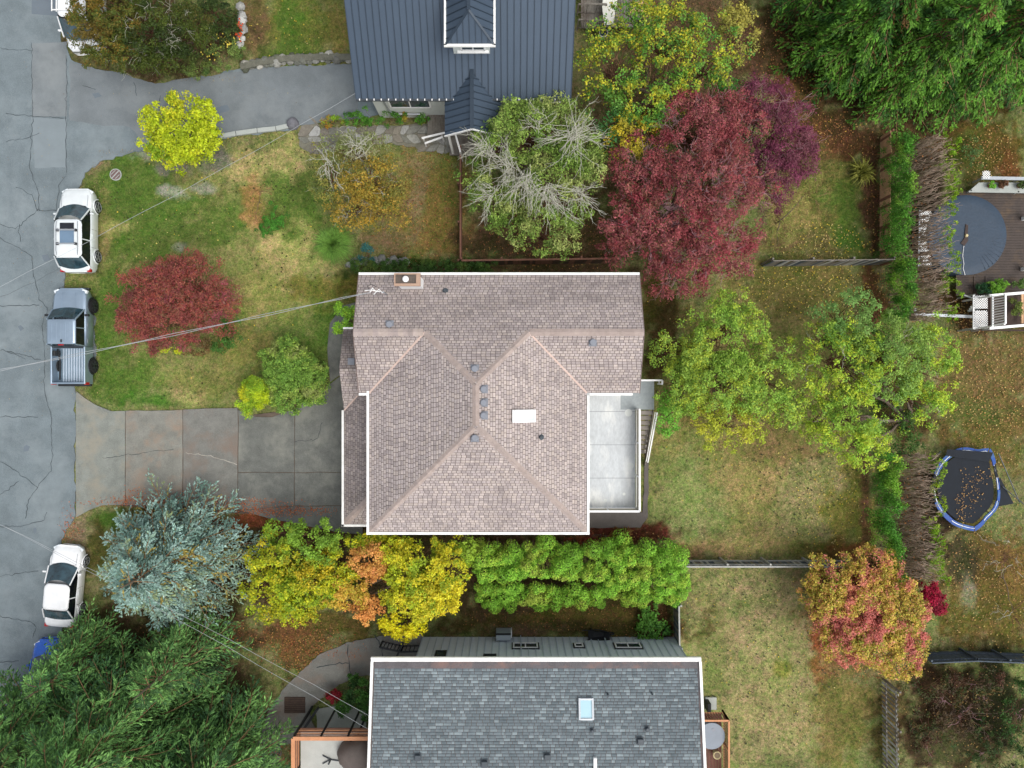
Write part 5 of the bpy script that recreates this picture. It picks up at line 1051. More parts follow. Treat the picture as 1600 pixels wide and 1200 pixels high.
tp = thing('covered_grill', 'brown grey tarpaulin bundle covered on the cedar railed deck', 'covered furniture', (*W(556, 1185, 3.2)[:2], dz)); V = []; n = 20; mb = MB()
for j in range(7):
    a = math.pi / 2 * j / 6
    for q in range(n): f = 1 + .07 * math.sin(q * 2.7 + j) + .05 * math.sin(q * 5.1); V.append((tp.location.x + (1.05 * math.cos(a) ** .6 * f) * math.cos(2 * math.pi * q / n), tp.location.y + .95 * math.cos(a) ** .6 * f * math.sin(2 * math.pi * q / n), dz + 1.0 * math.sin(a)))
mb.add(V, [(j * n + q, j * n + (q + 1) % n, (j + 1) * n + (q + 1) % n, (j + 1) * n + q) for j in range(6) for q in range(n)]); mb.build('tarpaulin', M['tarp'], tp, smooth=True)
mb = MB(); mb.tube([(tp.location.x + .9 * math.cos(a * .33), tp.location.y + .85 * math.sin(a * .33), dz + .35) for a in range(20)], .02, 5); mb.build('cord', M['black'], tp)
st_ = thing('parasol_stand', 'dark three legged parasol base on the cedar railed deck', 'parasol stand', (*W(517, 1186, dz)[:2], dz)); x, y = st_.location[:2]
for a in (150, 210, 350): mb = MB(); mb.bar((x, y, dz + .05), (x + .5 * math.cos(math.radians(a)), y + .45 * math.sin(math.radians(a)), dz + .05), .05, .05); mb.build('leg', M['rimdark'], st_)
mb = MB(); mb.cyl(x, y, dz, dz + .5, .05, 10); mb.build('socket', M['rimdark'], st_)
# steps rail at the gate
fr = thing('metal_railing', 'dark slatted metal railing curving at the top of the south driveway', 'railing', W(630, 1000)); railing(fr, [tuple(W(598, 1002)[:2]), tuple(W(630, 1009)[:2]), tuple(W(662, 1008)[:2])], 0, .95, mt='black', gap=.2, bal=.04, balm='rimdark')
fr2 = thing('retaining_rail', 'thin black rail across the curved driveway beside the house corner', 'railing', W(622, 1015)); mb = MB(); mb.bar(W(630, 1004, .9), W(618, 1030, .9), .12, .08); mb.build('rail', M['black'], fr2)
for a in ((630, 1004), (618, 1030)): p = W(*a, 0); mb = MB(); mb.box(p.x, p.y, .45, .08, .08, .9); mb.build('post', M['black'], fr2)
fr3 = thing('retaining_rail', 'black rail along the pale concrete pad above the cedar deck', 'railing', W(482, 1130)); mb = MB(); mb.bar(W(496, 1108, .6), W(470, 1146, .6), .12, .6); mb.build('wall_panel', M['rimdark'], fr3); mb = MB(); mb.bar(W(496, 1108, .95), W(470, 1146, .95), .14, .06); mb.build('rail', M['black'], fr3)
mb = MB(); mb.bar(W(571, 1120, .9), W(562, 1142, .9), .12, .08); mb.build('rail', M['black'], fr3)
# heat pump
hp = thing('heat_pump', 'grey heat pump unit against the south house north wall', 'heat pump', W(787, 986)); x, y = hp.location[:2]
mb = MB(); mb.box(x, y, .5, .85, .42, .9); mb.build('casing', mat('heat_pump_grey', c(150, 160, 166), .5, .08, 5), hp, bevel=.02); mb = MB(); mb.box(x, y + .16, .97, .84, .1, .05); mb.build('top_grille', M['black'], hp); mb = MB(); mb.box(x + .45, y, .25, .05, .4, .5); mb.build('bracket', M['white'], hp)
mb = MB(); mb.tube([(x - .46, y - .3, .9), (x - .5, y - .35, .3), (x - .5, y - .4, 0)], .04, 6); mb.build('pipe', M['galv'], hp)
wb_ = thing('wheelbarrow', 'black wheelbarrow tipped beside the south house wall', 'wheelbarrow', W(934, 988)); x, y = wb_.location[:2]
V = []; 
for zz, sx_, sy_ in ((.28, .3, .18), (.6, .62, .32)): V += [(x + sx_ * dx, y + sy_ * dy, zz) for dx, dy in ((-1, -1), (1, -.7), (1, .7), (-1, 1))]
mb = MB(); mb.add(V, [(0, 3, 2, 1), (0, 1, 5, 4), (1, 2, 6, 5), (2, 3, 7, 6), (3, 0, 4, 7)]); mb.build('tray', M['black'], wb_, bevel=.03)
for s in (-1, 1): mb = MB(); mb.tube([(x + .75, y + s * .05, .25), (x, y + s * .25, .3), (x - .95, y + s * .3, .55)], .03, 6); mb.build('handle', M['black'], wb_); mb = MB(); mb.tube([(x - .35, y + s * .26, .4), (x - .4, y + s * .26, 0)], .025, 6); mb.build('leg', M['black'], wb_)
mb = MB(); mb.tube([(x + .72 + .18 * math.cos(a), y, .2 + .18 * math.sin(a)) for a in [i * math.pi / 6 for i in range(13)]], .04, 6); mb.build('wheel', M['rubber'], wb_)
# east deck of the south house
ez = 1.6; ed = thing('wood_deck', 'small reddish cedar deck with square rail on the east side of the south house', 'deck', (WX(1118, ez), WY(1160, ez), 0)); X1, Y1 = WX(1139, ez + 1), WY(1126, ez + 1)
for k in range(int((X1 - 10.2) / .16)):
    if k == 0: mb = MB(); mb.box2(10.2, 10.34, Y1 - 5, Y1 - .02, ez - .04, ez); o0 = mb.build('deck_plank', M['wood_red'], ed)
    else: o = o0.copy(); COL.objects.link(o); o.location.x += .16 * k
railing(ed, [(10.25, Y1), (X1, Y1), (X1, Y1 - 5)], ez, 1.0, mt='cedar', gap=.14, bal=.04, balm='wood_brown')
ht = thing('hot_tub_table', 'round grey covered table on the small cedar deck', 'table', (*W(1112, 1150, ez + .7)[:2], ez)); x, y = ht.location[:2]; mb = MB(); mb.cyl(x, y, ez + .66, ez + .72, .72, 32); mb.build('table_top', M['coverdisc'], ht); mb = MB(); mb.cyl(x, y, ez, ez + .66, .6, 20); mb.build('skirt', M['coverdisc'], ht); mb = MB(); mb.box(x + .1, y + .35, ez + .725, .16, .16, .01, .5); mb.build('sticker', M['vent'], ht)
pot = thing('clay_pot', 'pale round clay pot on the small cedar deck', 'pot', (*W(1121, 1181, ez + .4)[:2], ez)); x, y = pot.location[:2]; mb = MB(); mb.cyl(x, y, ez, ez + .35, .14, 16, .2); mb.build('pot_body', M['terracotta'], pot); mb = MB(); mb.tube([(x + .2 * math.cos(a), y + .2 * math.sin(a), ez + .36) for a in [i * math.pi / 10 for i in range(21)]], .025, 6); mb.build('pot_rim', M['terracotta'], pot)
mb = MB(); mb.cyl(x, y, ez + .352, ez + .358, .16, 16); mb.build('soil', mat('pot_soil', c(120, 104, 84), .9, .3, 8), pot)
pd = thing('equipment_pad', 'square concrete pad with dark unit at the corner of the small cedar deck', 'concrete pad', W(1110, 1098)); mb = MB(); mb.box(pd.location.x, pd.location.y, .06, .65, .7, .12); mb.build('pad', M['conc'], pd); mb = MB(); mb.box(pd.location.x - .25, pd.location.y, .4, .2, .5, .6); mb.build('unit', M['black'], pd)
# ------------------------------------------------------------------ north-east deck by the metal-roofed house
nd = thing('wood_deck', 'weathered deck with balustrade at the top edge beside the metal roofed house', 'deck', (WX(940, .8), WY(20, .8), 0))
for k in range(34):
    x = WX(908, .8) + k * .15
    if x > WX(1008, .8): break
    if k == 0: mb = MB(); mb.box2(x, x + .135, WY(42, .8), WY(42, .8) + 5, .72, .76); o0 = mb.build('deck_plank', M['wood_grey'], nd)
    else: o = o0.copy(); COL.objects.link(o); o.location.x += .15 * k
railing(nd, [tuple(W(903, 38, 1.2)[:2]), tuple(W(942, 39, 1.2)[:2])], .76, .95, mt='wood_grey', gap=.1)
railing(nd, [tuple(W(903, 14, 1.2)[:2]), tuple(W(946, 14, 1.2)[:2])], .76, .95, mt='wood_grey', gap=.4)
um = thing('patio_table', 'off white rectangular cloth covered table on the top edge deck', 'table', (*W(953, 12, 1.6)[:2], .76)); x, y = um.location[:2]; mb = MB(); mb.prism([tuple(W(a, b, 1.6)[:2]) for a, b in ((944, 39), (958, 38), (968, -20), (944, -20), (941, 10))], 1.55, 1.6); mb.build('table_top', M['umbrella'], um)
for a, b in ((946, 34), (955, 34), (962, -14), (946, -14)): p = W(a, b, 1.5); mb = MB(); mb.box(p.x, p.y, 1.15, .06, .06, .8); mb.build('leg', M['wood_grey'], um)
bs = thing('wooden_bench', 'brown wooden bench frame beside the top edge deck', 'bench', W(1000, 12)); 
for a, b in (((988, 4), (1010, 6)), ((990, 16), (1008, 18)), ((988, 4), (986, 22)), ((1010, 6), (1008, 24))): mb = MB(); mb.bar(W(*a, .9), W(*b, .9), .12, .06); mb.build('rail', M['tanboard'], bs)
for a in ((988, 4), (1010, 6), (990, 22), (1008, 24)): p = W(*a, .45); mb = MB(); mb.box(p.x, p.y, .45, .1, .1, .88); mb.build('leg', M['wood_brown'], bs)
ct = thing('watering_tray', 'small white tub on the ground beside the metal roofed house', 'tub', W(942, 55)); x, y = ct.location[:2]; mb = MB(); mb.cyl(x, y, 0, .3, .2, 14, .26); mb.build('tub_body', M['white'], ct); mb = MB(); mb.cyl(x, y, .301, .305, .22, 14); mb.build('water', M['winglass'], ct)
# ------------------------------------------------------------------ eastern neighbour: covered spa, deck, lattice, trampoline
E_Z = .5
ndk = thing('wood_deck', 'dark wet leaf strewn deck around the covered round pool', 'deck', (WX(1550, 0), WY(370, 0), 0)); xa = WX(1494, E_Z); k = 0; o0 = None
M['deckdark'] = mat('dark_wet_deck', c(70, 60, 54), .7, .35, 2, 12, col2=c(96, 78, 58))
while WY(462, E_Z) + k * .15 < WY(298, E_Z):
    y = WY(462, E_Z) + k * .15
    if o0 is None: mb = MB(); mb.box2(xa, xa + 8, y, y + .138, E_Z - .05, E_Z - .01); o0 = mb.build('deck_plank', M['deckdark'], ndk)
    else: o = o0.copy(); COL.objects.link(o); o.location.y += .15 * k
    k += 1
for px in (1522, 1540): mb = MB(); mb.bar(W(px, 432, E_Z), W(px, 458, E_Z), .06, .06); mb.build('joist', M['deckdark'], ndk)
sp = thing('covered_pool', 'round pool under a taut slate blue cover with a leaf filled puddle', 'pool', (*W(1511, 367, 1.0)[:2], 0)); x, y = sp.location[:2]; R_ = 62.5 * 40 / F
mb = MB(); mb.cyl(x, y, 0, .98, R_ - .05, 40); mb.build('pool_wall', mat('pool_wall', c(60, 74, 90), .6, .1, 3), sp)
V = [(x, y, 1.0)]; n = 48; mb = MB(); rsn = random.Random(3)
for j, fr_ in enumerate((.25, .5, .75, .93, 1.0)):
    for q in range(n): a = 2 * math.pi * q / n; V.append((x + R_ * fr_ * math.cos(a), y + R_ * fr_ * math.sin(a), 1.0 + (.03 * math.sin(q * 3.0) * fr_ ** 2 if 28 < q < 46 else .008 * rsn.random()) + .02 * fr_ - (.06 if fr_ == 1 else 0)))
mb.add(V, [(0, 1 + q, 1 + (q + 1) % n) for q in range(n)] + [(1 + j * n + q, 1 + (j + 1) * n + q, 1 + (j + 1) * n + (q + 1) % n, 1 + j * n + (q + 1) % n) for j in range(4) for q in range(n)]); mb.build('cover', M['coverblue'], sp, smooth=True)
mb = MB(); P_ = [(1509, 350), (1513, 352), (1512, 366), (1513, 376), (1507, 384), (1501, 380), (1507, 372), (1508, 360)]; mb.prism([tuple(W(a, b, 1.05)[:2]) for a, b in P_], 1.02, 1.05); mb.build('puddle', mat('brown_puddle', c(52, 34, 24), .3, .5, 6), sp)
p = W(1510, 368, 1.05); mb = MB(); mb.cyl(p.x, p.y, 1.04, 1.12, .1, 12, .07); mb.build('float', M['terracotta'], sp)
mb = MB(); mb.tube([W(1506, 384, 1.06), W(1504, 400, 1.05), W(1506, 412, 1.05), W(1505, 420, 1.05), W(1508, 430, 1.02)], .015, 5); mb.build('cord', M['white'], sp)
for a in range(9):
    an = math.radians(-62 + a * 7); mb = MB(); mb.tube([(x + R_ * .98 * math.cos(an), y + R_ * .98 * math.sin(an), 1.02), (x + R_ * .6 * math.cos(an + .05), y + R_ * .6 * math.sin(an + .05) - .1, 1.02)], .02, 5, .004); mb.build('cover_fold', M['coverblue'], sp)
def lattice(parent, a, b, z0, z1, m='white', pitch=.16):
    a = Vector(a); b = Vector(b); L = (b - a).length; d = (b - a) / L; h = z1 - z0; 
    mb = MB()
    n = int((L + h) / pitch)
    for k in range(n):
        for s in (0, 1):
            u0 = k * pitch - h; u1 = k * pitch; zz0, zz1 = z0, z1
            if u0 < 0: zz0 = z0 + (-u0); u0 = 0
            if u1 > L: zz1 = z1 - (u1 - L); u1 = L
            if zz1 - zz0 < .03: continue
            if s: p, q = a + d * (L - u0), a + d * (L - u1)
            else: p, q = a + d * u0, a + d * u1
            mb.bar((p.x, p.y + s * .02, zz0), (q.x, q.y + s * .02, zz1), .012, .035)
    return mb.build('lattice', M[m], parent, kind='stuff')
def hlattice(parent, x0, x1, y0, y1, z, m='white', pitch=.13):
    mb = MB(); w, h = x1 - x0, y1 - y0; n = int((w + h) / pitch)
    for k in range(1, n):
        for s in (0, 1):
            u = k * pitch; ax, ay = (u, 0) if u < w else (w, u - w); bx, by = (0, u) if u < h else (u - h, h)
            if s: ax, bx = w - ax, w - bx
            mb.bar((x0 + ax, y0 + ay, z + s * .012), (x0 + bx, y0 + by, z + s * .012), .035, .01)
    return mb.build('lattice', M[m], parent, kind='stuff')
ls_ = thing('lattice_stair_screen', 'white lattice screen with steps beside the white railed balcony', 'lattice screen', W(1533, 490)); 
hlattice(ls_, WX(1521, 1.5), WX(1543, 1.5), WY(482, 1.5), WY(462, 1.5), 1.5); hlattice(ls_, WX(1521, 1.5), WX(1543, 1.5), WY(513, 1.5), WY(485, 1.5), 1.5)
for a, b in (((1521, 461), (1521, 514)), ((1544, 461), (1544, 514))): mb = MB(); mb.bar(W(*a, 1.48), W(*b, 1.48), .08, .05); mb.build('frame_bar', M['white'] if a[0] < 1530 else M['wood_dark'], ls_)
for k in range(3): mb = MB(); mb.bar(W(1512 + k * 2, 486 - k * 3, .5 + k * .3), W(1532, 482 - k * 3, .5 + k * .3), .12, .05); mb.build('step', M['kerb'], ls_)
for a, b in (((1506, 461), (1520, 466)), ((1520, 466), (1534, 466))): mb = MB(); mb.bar(W(*a, 1.2), W(*b, 1.2), .07, .05); mb.build('handrail', M['kerb'], ls_)
for a in ((1521, 461), (1544, 461), (1521, 514), (1544, 514)): p = W(*a, 1.4); mb = MB(); mb.box(p.x, p.y, .75, .08, .08, 1.5); mb.build('post', M['kerb'], ls_)
by_ = thing('balcony', 'raised balcony with white balustrade at the right edge', 'balcony', W(1580, 490)); bz = 1.6
mb = MB(); mb.box2(WX(1547, bz), WX(1547, bz) + 5, WY(510, bz), WY(462, bz), bz - .2, bz - .02); mb.build('balcony_floor', M['wood_dark'], by_)
# tall balustrade seen from above: bars across
mb = MB(); mb.bar(W(1551, 462, 2.6), W(1551, 510, 2.6), .09, .06); mb.build('rail', M['white'], by_); mb = MB(); mb.bar(W(1571, 459, 3.4), W(1571, 506, 3.4), .09, .06); mb.build('rail', M['white'], by_)
for k in range(12):
    t_ = (k + .5) / 12; mb = MB(); mb.bar(W(1551, 462 + 48 * t_, 2.58), W(1571, 459 + 47 * t_, 3.38), .05, .04); mb.build('baluster', M['white'], by_)
for a in ((1551, 462), (1551, 510), (1571, 459), (1571, 506)): p = W(*a, 2.6); mb = MB(); mb.box(p.x, p.y, 1.3, .09, .09, 2.5); mb.build('post', M['white'], by_)
for py in (460, 511): mb = MB(); mb.bar(W(1546, py + 2, 2.5), W(1640, py - 6, 2.5), .14, .06); mb.build('rail', M['white'], by_)
for px in (1597,): mb = MB(); mb.bar(W(px, 458, 1.9), W(px, 505, 1.9), .12, .08); mb.build('beam', M['tanboard'], by_)
bm2 = thing('deck_beam', 'long pale timber beam below the bare topped hedge end', 'beam', W(1475, 495)); mb = MB(); mb.bar(W(1430, 491, 1.1), W(1545, 496, 1.1), .16, .08); mb.build('beam', M['galv'], bm2); mb = MB(); mb.bar(W(1430, 482, 1.1), W(1430, 492, 1.1), .1, .08); mb.build('end_piece', M['galv'], bm2)
for px in (1432, 1500, 1543): p = W(px, 493, 1.0); mb = MB(); mb.box(p.x, p.y, .5, .09, .09, 1.05); mb.build('post', M['wood_grey'], bm2)
mb = MB(); mb.bar(W(1521, 515, .9), W(1640, 517, .9), .1, .08); mb.build('lower_beam', M['wood_dark'], bm2)
pc = thing('lattice_planter', 'pale planter shelf with potted plants above the covered pool', 'planter', W(1560, 293)); 
mb = MB(); mb.prism([tuple(W(a, b, .9)[:2]) for a, b in ((1514, 299), (1530, 285), (1640, 285), (1640, 302), (1514, 300))], .8, .88); mb.build('shelf', M['kerb'], pc)
mb = MB(); mb.bar(W(1533, 278, 1.2), W(1640, 280, 1.2), .18, .06); mb.build('top_rail', M['galv'], pc); hlattice(pc, WX(1535, 1.3), WX(1547, 1.3), WY(279, 1.3), WY(267, 1.3), 1.3)
for a in ((1516, 298), (1534, 279), (1590, 281), (1590, 300)): p = W(*a, .8); mb = MB(); mb.box(p.x, p.y, .45, .08, .08, .86); mb.build('post', M['kerb'], pc)
lt = thing('lattice_fence', 'white lattice panel glimpsed through the bare hedge stems', 'lattice screen', W(1446, 380)); 
for y_ in (338, 360, 385, 408): hlattice(lt, WX(1438, .9), WX(1455, .9), WY(y_ + 9, .9), WY(y_ - 9, .9), .9)
mb = MB(); mb.bar(W(1437, 328, .95), W(1435, 418, .95), .08, .06); mb.build('frame_bar', M['galv'], lt)
for y_ in (330, 375, 417): p = W(1437, y_, .9); mb = MB(); mb.box(p.x, p.y, .45, .08, .08, .9); mb.build('post', M['galv'], lt)
for q, (a, b) in enumerate(((1598, 342), (1597, 421))):
    th_ = thing('garden_light', ['small white post light on the dark deck beside the pool', 'small white post light on the dark deck below the pool'][q], 'garden light', W(a, b, .5)); mb = MB(); mb.box(th_.location.x, th_.location.y, .75, .2, .2, .5); mb.build('lamp_body', M['white'], th_, bevel=.02); mb = MB(); mb.box(th_.location.x, th_.location.y, 1.03, .3, .3, .04); mb.build('lamp_cap', M['white'], th_)
# trampoline
tr_ = thing('trampoline', 'collapsed trampoline with blue rim pads and black netting', 'trampoline', W(1510, 765)); cx, cy = W(1513, 764, .8)[:2]
def tp_(a, f, z):
    dg = math.degrees(a) % 360; f = f * float(np.interp(dg, [0, 30, 58, 75, 100, 180, 230, 265, 280, 305, 330, 360], [.86, .88, 1.16, .98, 1.02, 1.0, .95, .98, 1.04, .9, .92, .86]))
    return (cx + WX(800 + 55 * f * math.cos(a), .8) * 1.0, cy + 62 * f * math.sin(a) * (H - .8) / F, z)
mb = MB(); N_ = 40; V = [(cx, cy, .68)]
for fr_ in (.5, .86): V += [tp_(2 * math.pi * q / N_, fr_, .68 + .06 * fr_) for q in range(N_)]
mb.add(V, [(0, 1 + q, 1 + (q + 1) % N_) for q in range(N_)] + [(1 + q, 1 + N_ + q, 1 + N_ + (q + 1) % N_, 1 + (q + 1) % N_) for q in range(N_)]); mb.build('bounce_mat', M['netting'], tr_)
mb = MB(); mb.tube([tp_(2 * math.pi * q / N_, .97, .8) for q in range(N_ + 1)], .035, 6); mb.build('frame_ring', M['galv'], tr_)
for q in range(18):
    a0, a1 = 2 * math.pi * q / 18, 2 * math.pi * (q + 1) / 18 - .02
    wd2 = .945 if q in (8, 9, 0, 1, 17) else .92
    mb = MB(); V = []
    for k in range(4): a = a0 + (a1 - a0) * k / 3; V += [tp_(a, wd2, .83 + .012 * (q % 3)), tp_(a, 1.04, .80 + .012 * (q % 3)), tp_(a, wd2, .79), tp_(a, 1.04, .76)]
    mb.add(V, [(4 * k, 4 * k + 1, 4 * k + 5, 4 * k + 4) for k in range(3)] + [(4 * k + 1, 4 * k + 3, 4 * k + 7, 4 * k + 5) for k in range(3)] + [(4 * k + 2, 4 * k, 4 * k + 4, 4 * k + 6) for k in range(3)]); mb.build('rim_pad', M['blue'] if q not in (8, 9, 1) else M['netting'], tr_)
for q in range(6):
    a = 2 * math.pi * q / 6 + .3; p = tp_(a, .99, .8); mb = MB(); mb.tube([p, (p[0], p[1], 0)], .03, 6); mb.build('leg', M['galv'], tr_)
for a, b in (((1560, 708), (1593, 785)), ((1566, 760), (1600, 788)), ((1470, 705), (1455, 720))): mb = MB(); mb.tube([W(*a, .85), W(*b, .5)], .03, 6); mb.build('net_pole', M['rimdark'], tr_)
mb = MB(); mb.add([W(1562, 745, .85), W(1584, 787, .4), W(1556, 792, .55), W(1558, 770, .8)], [(0, 1, 2, 3)]); mb.build('sagging_net', M['netting'], tr_)
mb = MB(); mb.add([W(1480, 702, .95), W(1552, 707, .95), W(1545, 722, .85), W(1478, 712, .86)], [(0, 3, 2, 1)]); mb.build('net_fold', M['netting'], tr_)
# ------------------------------------------------------------------ overhead lines
def wire(label, pts, r=.018, m='wire', two=0, cat='cable'):
    t = thing('overhead_cable', label, cat, tuple(pts[0])); 
    for q in range(2 if two else 1):
        L = []; n = 16
        for i in range(len(pts) - 1):
            for k in range(n): u = k / n; p = Vector(pts[i]).lerp(Vector(pts[i + 1]), u); p.z -= .5 * 4 * u * (1 - u); L.append(p + Vector((0, two * q + .03 * math.sin((i * n + k) * 1.9 + q * 3), 0)))
        L.append(Vector(pts[-1])); mb = MB(); mb.tube(L, r, 5); mb.build('strand', M[m], t)
    return t
wire('twisted service cable crossing the red shrub from the road to the centre house mast', [W(-160, 611, 8.5), W(578, 457, 7.2)], .011, two=.06)
wire('pale cable crossing the white SUV from the road to the metal roofed house', [W(-160, 528, 8.5), W(555, 146, 4.6)], .008)
wire('thin dark cable crossing the road towards the white SUV', [W(-120, 507, 8.5), W(95, 418, 7.5)], .008, 'wiredark')
wire('upper cable of the pair reaching the south house over the firs', [W(-160, 744, 6.5), W(578, 1119, 5.4)], .009)
wire('lower cable of the pair reaching the south house over the firs', [W(-160, 738, 6.2), W(578, 1141, 5.3)], .009)
ms = thing('service_mast', 'tangle of white cable loops and a mast on the centre house roof', 'cable mast', (*W(590, 455, 5.9)[:2], 5.6)); 
mb = MB(); p = W(600, 457, 6.5); mb.tube([(p.x, p.y, 5.5), (p.x, p.y, 6.7)], .035, 8); mb.build('mast', M['galv'], ms)
mb = MB(); mb.tube([W(578, 457, 7.0), W(582, 450, 6.9), W(588, 456, 6.6), W(584, 460, 6.5), W(592, 452, 6.6), W(598, 458, 6.6)], .022, 5); mb.build('cable_loop', M['white'], ms)
mb = MB(); mb.tube([W(576, 455, 6.8), W(575, 447, 6.6), W(580, 444, 6.5), W(588, 448, 6.5)], .015, 5); mb.build('cable_loop', M['black'], ms)
mb = MB(); mb.tube([W(570, 454, 6.8), W(580, 453, 6.8), W(594, 456, 6.6)], .02, 5); mb.build('cable_loop', M['white'], ms)
# ------------------------------------------------------------------ plants
LY = c(206, 206, 40); LG = c(140, 170, 50); MG = c(90, 124, 44); DG = c(52, 84, 30); YG = c(170, 186, 50); YE = c(222, 200, 44); OR = c(210, 140, 50); PALE = c(150, 180, 84)
decid('yellow_shrub', 'bright yellow green round lobed tree between the north driveway and the lawn', 'tree', [(285, 215, 54, 44, 2.4, 1.2), (236, 186, 17, 17, 2.6, .6), (281, 158, 15, 16, 2.8, .6), (322, 185, 20, 24, 2.6, .8), (258, 234, 26, 22, 2.2, .7), (290, 252, 24, 14, 1.8, .6), (325, 222, 20, 28, 2.3, .8)], [c(158, 178, 34), c(190, 200, 40), c(174, 192, 40), c(206, 200, 44), c(130, 160, 38)], leaves=46, cr=.32, ls=.13, dens=30, seed=1, tr=.09, gap=.22)
decid('autumn_tree', 'orange brown leaved tree hanging over the white van at the top left', 'tree', [(150, 20, 36, 50, 3.4, 1.6), (170, 75, 42, 42, 3.0, 1.4), (190, 10, 46, 60, 3.6, 1.8), (128, 70, 16, 22, 2.8, .8)], [c(96, 96, 36), c(140, 108, 42), c(92, 100, 38), c(74, 90, 34), c(112, 96, 40)], leaves=44, cr=.3, ls=.11, seed=2, bare=1.2, lw=.5)
decid('dark_shrub_tree', 'dark green tree with bare grey twigs in its crown at the top left', 'tree', [(235, 40, 60, 60, 2.8, 1.6), (205, 90, 44, 34, 2.0, 1.0), (260, 92, 50, 30, 1.6, .9), (300, 50, 40, 50, 2.2, 1.2)], [c(48, 64, 26), c(66, 84, 30), c(86, 98, 36), c(58, 74, 28), c(96, 88, 40)], leaves=44, cr=.3, ls=.11, seed=3, bare=4.5, barelen=1.3, lw=.45)
decid('garden_shrub', 'low pale green shrub at the corner of the yellow flower bed', 'shrub', [(350, 92, 27, 22, .5, .5), (368, 80, 14, 16, .5, .4), (305, 112, 24, 12, .4, .4)], [c(96, 120, 60), c(120, 140, 70), c(74, 104, 48)], leaves=40, cr=.2, ls=.09, seed=4, tr=.03)
decid('garden_shrub', 'dark leafy shrub above the yellow flowers near the upper lawn', 'shrub', [(335, 30, 40, 34, .8, .7), (358, 42, 18, 22, .6, .5)], [c(64, 84, 36), c(48, 64, 32), c(84, 104, 44)], leaves=36, cr=.22, ls=.1, seed=5, tr=.03)
decid('red_shrub', 'red and rust leaved spreading shrub in the middle of the front lawn', 'shrub', [(250, 460, 58, 58, 1.6, 1.1), (310, 450, 58, 53, 1.7, 1.2), (275, 500, 64, 51, 1.6, 1), (225, 470, 47, 49, 1.5, 0.9), (335, 480, 45, 42, 1.5, 1), (285, 425, 53, 28, 1.5, 0.9), (210, 500, 32, 28, 1.2, 0.7), (240, 535, 32, 19, 1.2, 0.7)], [c(126, 70, 66), c(156, 76, 70), c(148, 100, 74), c(138, 62, 74), c(172, 88, 70), c(126, 96, 74), c(150, 74, 84)], leaves=34, cr=.3, ls=.13, dens=30, seed=6, bare=8, gap=.3, barem='twig_tan', lw=.3, tr=.08, barelen=.9)
decid('yellow_shrub', 'small bright yellow sprig of shrub under the lower edge of the red shrub', 'shrub', [(270, 546, 17, 9, .7, .35)], [LY, YG], leaves=30, cr=.18, ls=.1, seed=7, tr=.02)
decid('garden_shrub', 'green shrub peeking out at the lower right of the red shrub', 'shrub', [(362, 520, 18, 26, .8, .6), (345, 540, 16, 12, .6, .4)], [c(74, 116, 46), c(60, 96, 40)], leaves=34, cr=.2, ls=.1, seed=8, tr=.03)
decid('garden_shrub', 'brown leaved tuft on the lower edge of the red shrub', 'shrub', [(308, 540, 22, 16, .8, .5)], [c(104, 84, 50), c(120, 92, 56), c(78, 74, 40)], leaves=30, cr=.2, ls=.1, seed=9, tr=.03)
decid('rhododendron', 'round fresh green rhododendron where the lawn meets the concrete driveway', 'shrub', [(452, 562, 38, 36, 1.1, .9), (480, 592, 34, 38, 1.1, .9), (455, 615, 38, 30, 1.0, .8), (492, 612, 18, 20, .8, .6), (440, 588, 26, 34, 1.0, .8), (465, 585, 36, 40, 1.3, .8)], [c(110, 150, 60), c(132, 166, 70), c(92, 132, 54), c(150, 176, 74), c(140, 152, 84)], leaves=50, cr=.24, ls=.1, dens=34, seed=10, tr=.06, gap=.0, spike=.03, shell=.75)
decid('garden_shrub', 'bright green shrub against the west gable of the centre house', 'shrub', [(537, 490, 13, 18, 1.4, .9), (534, 513, 12, 16, 1.2, .8), (547, 500, 14, 20, 1.5, .9)], [c(160, 204, 60), c(130, 184, 60), c(180, 210, 70)], leaves=46, cr=.2, ls=.1, dens=40, seed=11, tr=.05)
# feathery golden conifer and ornamental grass
def tuft(name, label, cat, px, py, R, Hh, pal, n=1500, l=.5, w=.02, seed=0, droop=.5):
    st = np.random.get_state(); np.random.seed(500 + seed); p = W(px, py); root = thing(name, label, cat, p); off = (p.x, p.y, 0); a = np.random.rand(n) * 6.283; r = np.random.rand(n) ** .6 * R * .35; tilt = np.random.rand(n) ** .7
    P = np.stack([p.x + r * np.cos(a), p.y + r * np.sin(a), np.full(n, .02)], 1); segs = 5; Vs = []; Fq = []; Cs = []; out = np.stack([np.cos(a), np.sin(a), np.zeros(n)], 1); sd_ = np.stack([-np.sin(a), np.cos(a), np.zeros(n)], 1) * w / 2
    Ln = R * (.5 + .6 * np.random.rand(n)); hh = Hh * np.random.uniform(.6, 1.1, n); col = pal_pick(P, pal, seed, .4); rows = []
    for k in range(segs + 1):
        t = k / segs; q = P + out * (Ln * tilt * t ** 1.3)[:, None]; q[:, 2] += hh * (math.sin(t * 2.0) / .92 if t < 1.6 else 1) * (1 - droop * t * t * tilt); ww = 1 - t * .9
        rows.append(np.stack([q + sd_ * ww, q - sd_ * ww], 1))
    R_ = np.stack(rows, 1).reshape(-1, 3); base = np.arange(n)[:, None] * (segs + 1) * 2 + np.arange(segs)[None] * 2; b = base.ravel()
    me = mesh_np('blades', R_ - np.array(off), np.stack([b, b + 1, b + 3, b + 2], 1), np.repeat(col, (segs + 1) * 2, 0), M['leaf']); link('blades', me, root); np.random.set_state(st); return root
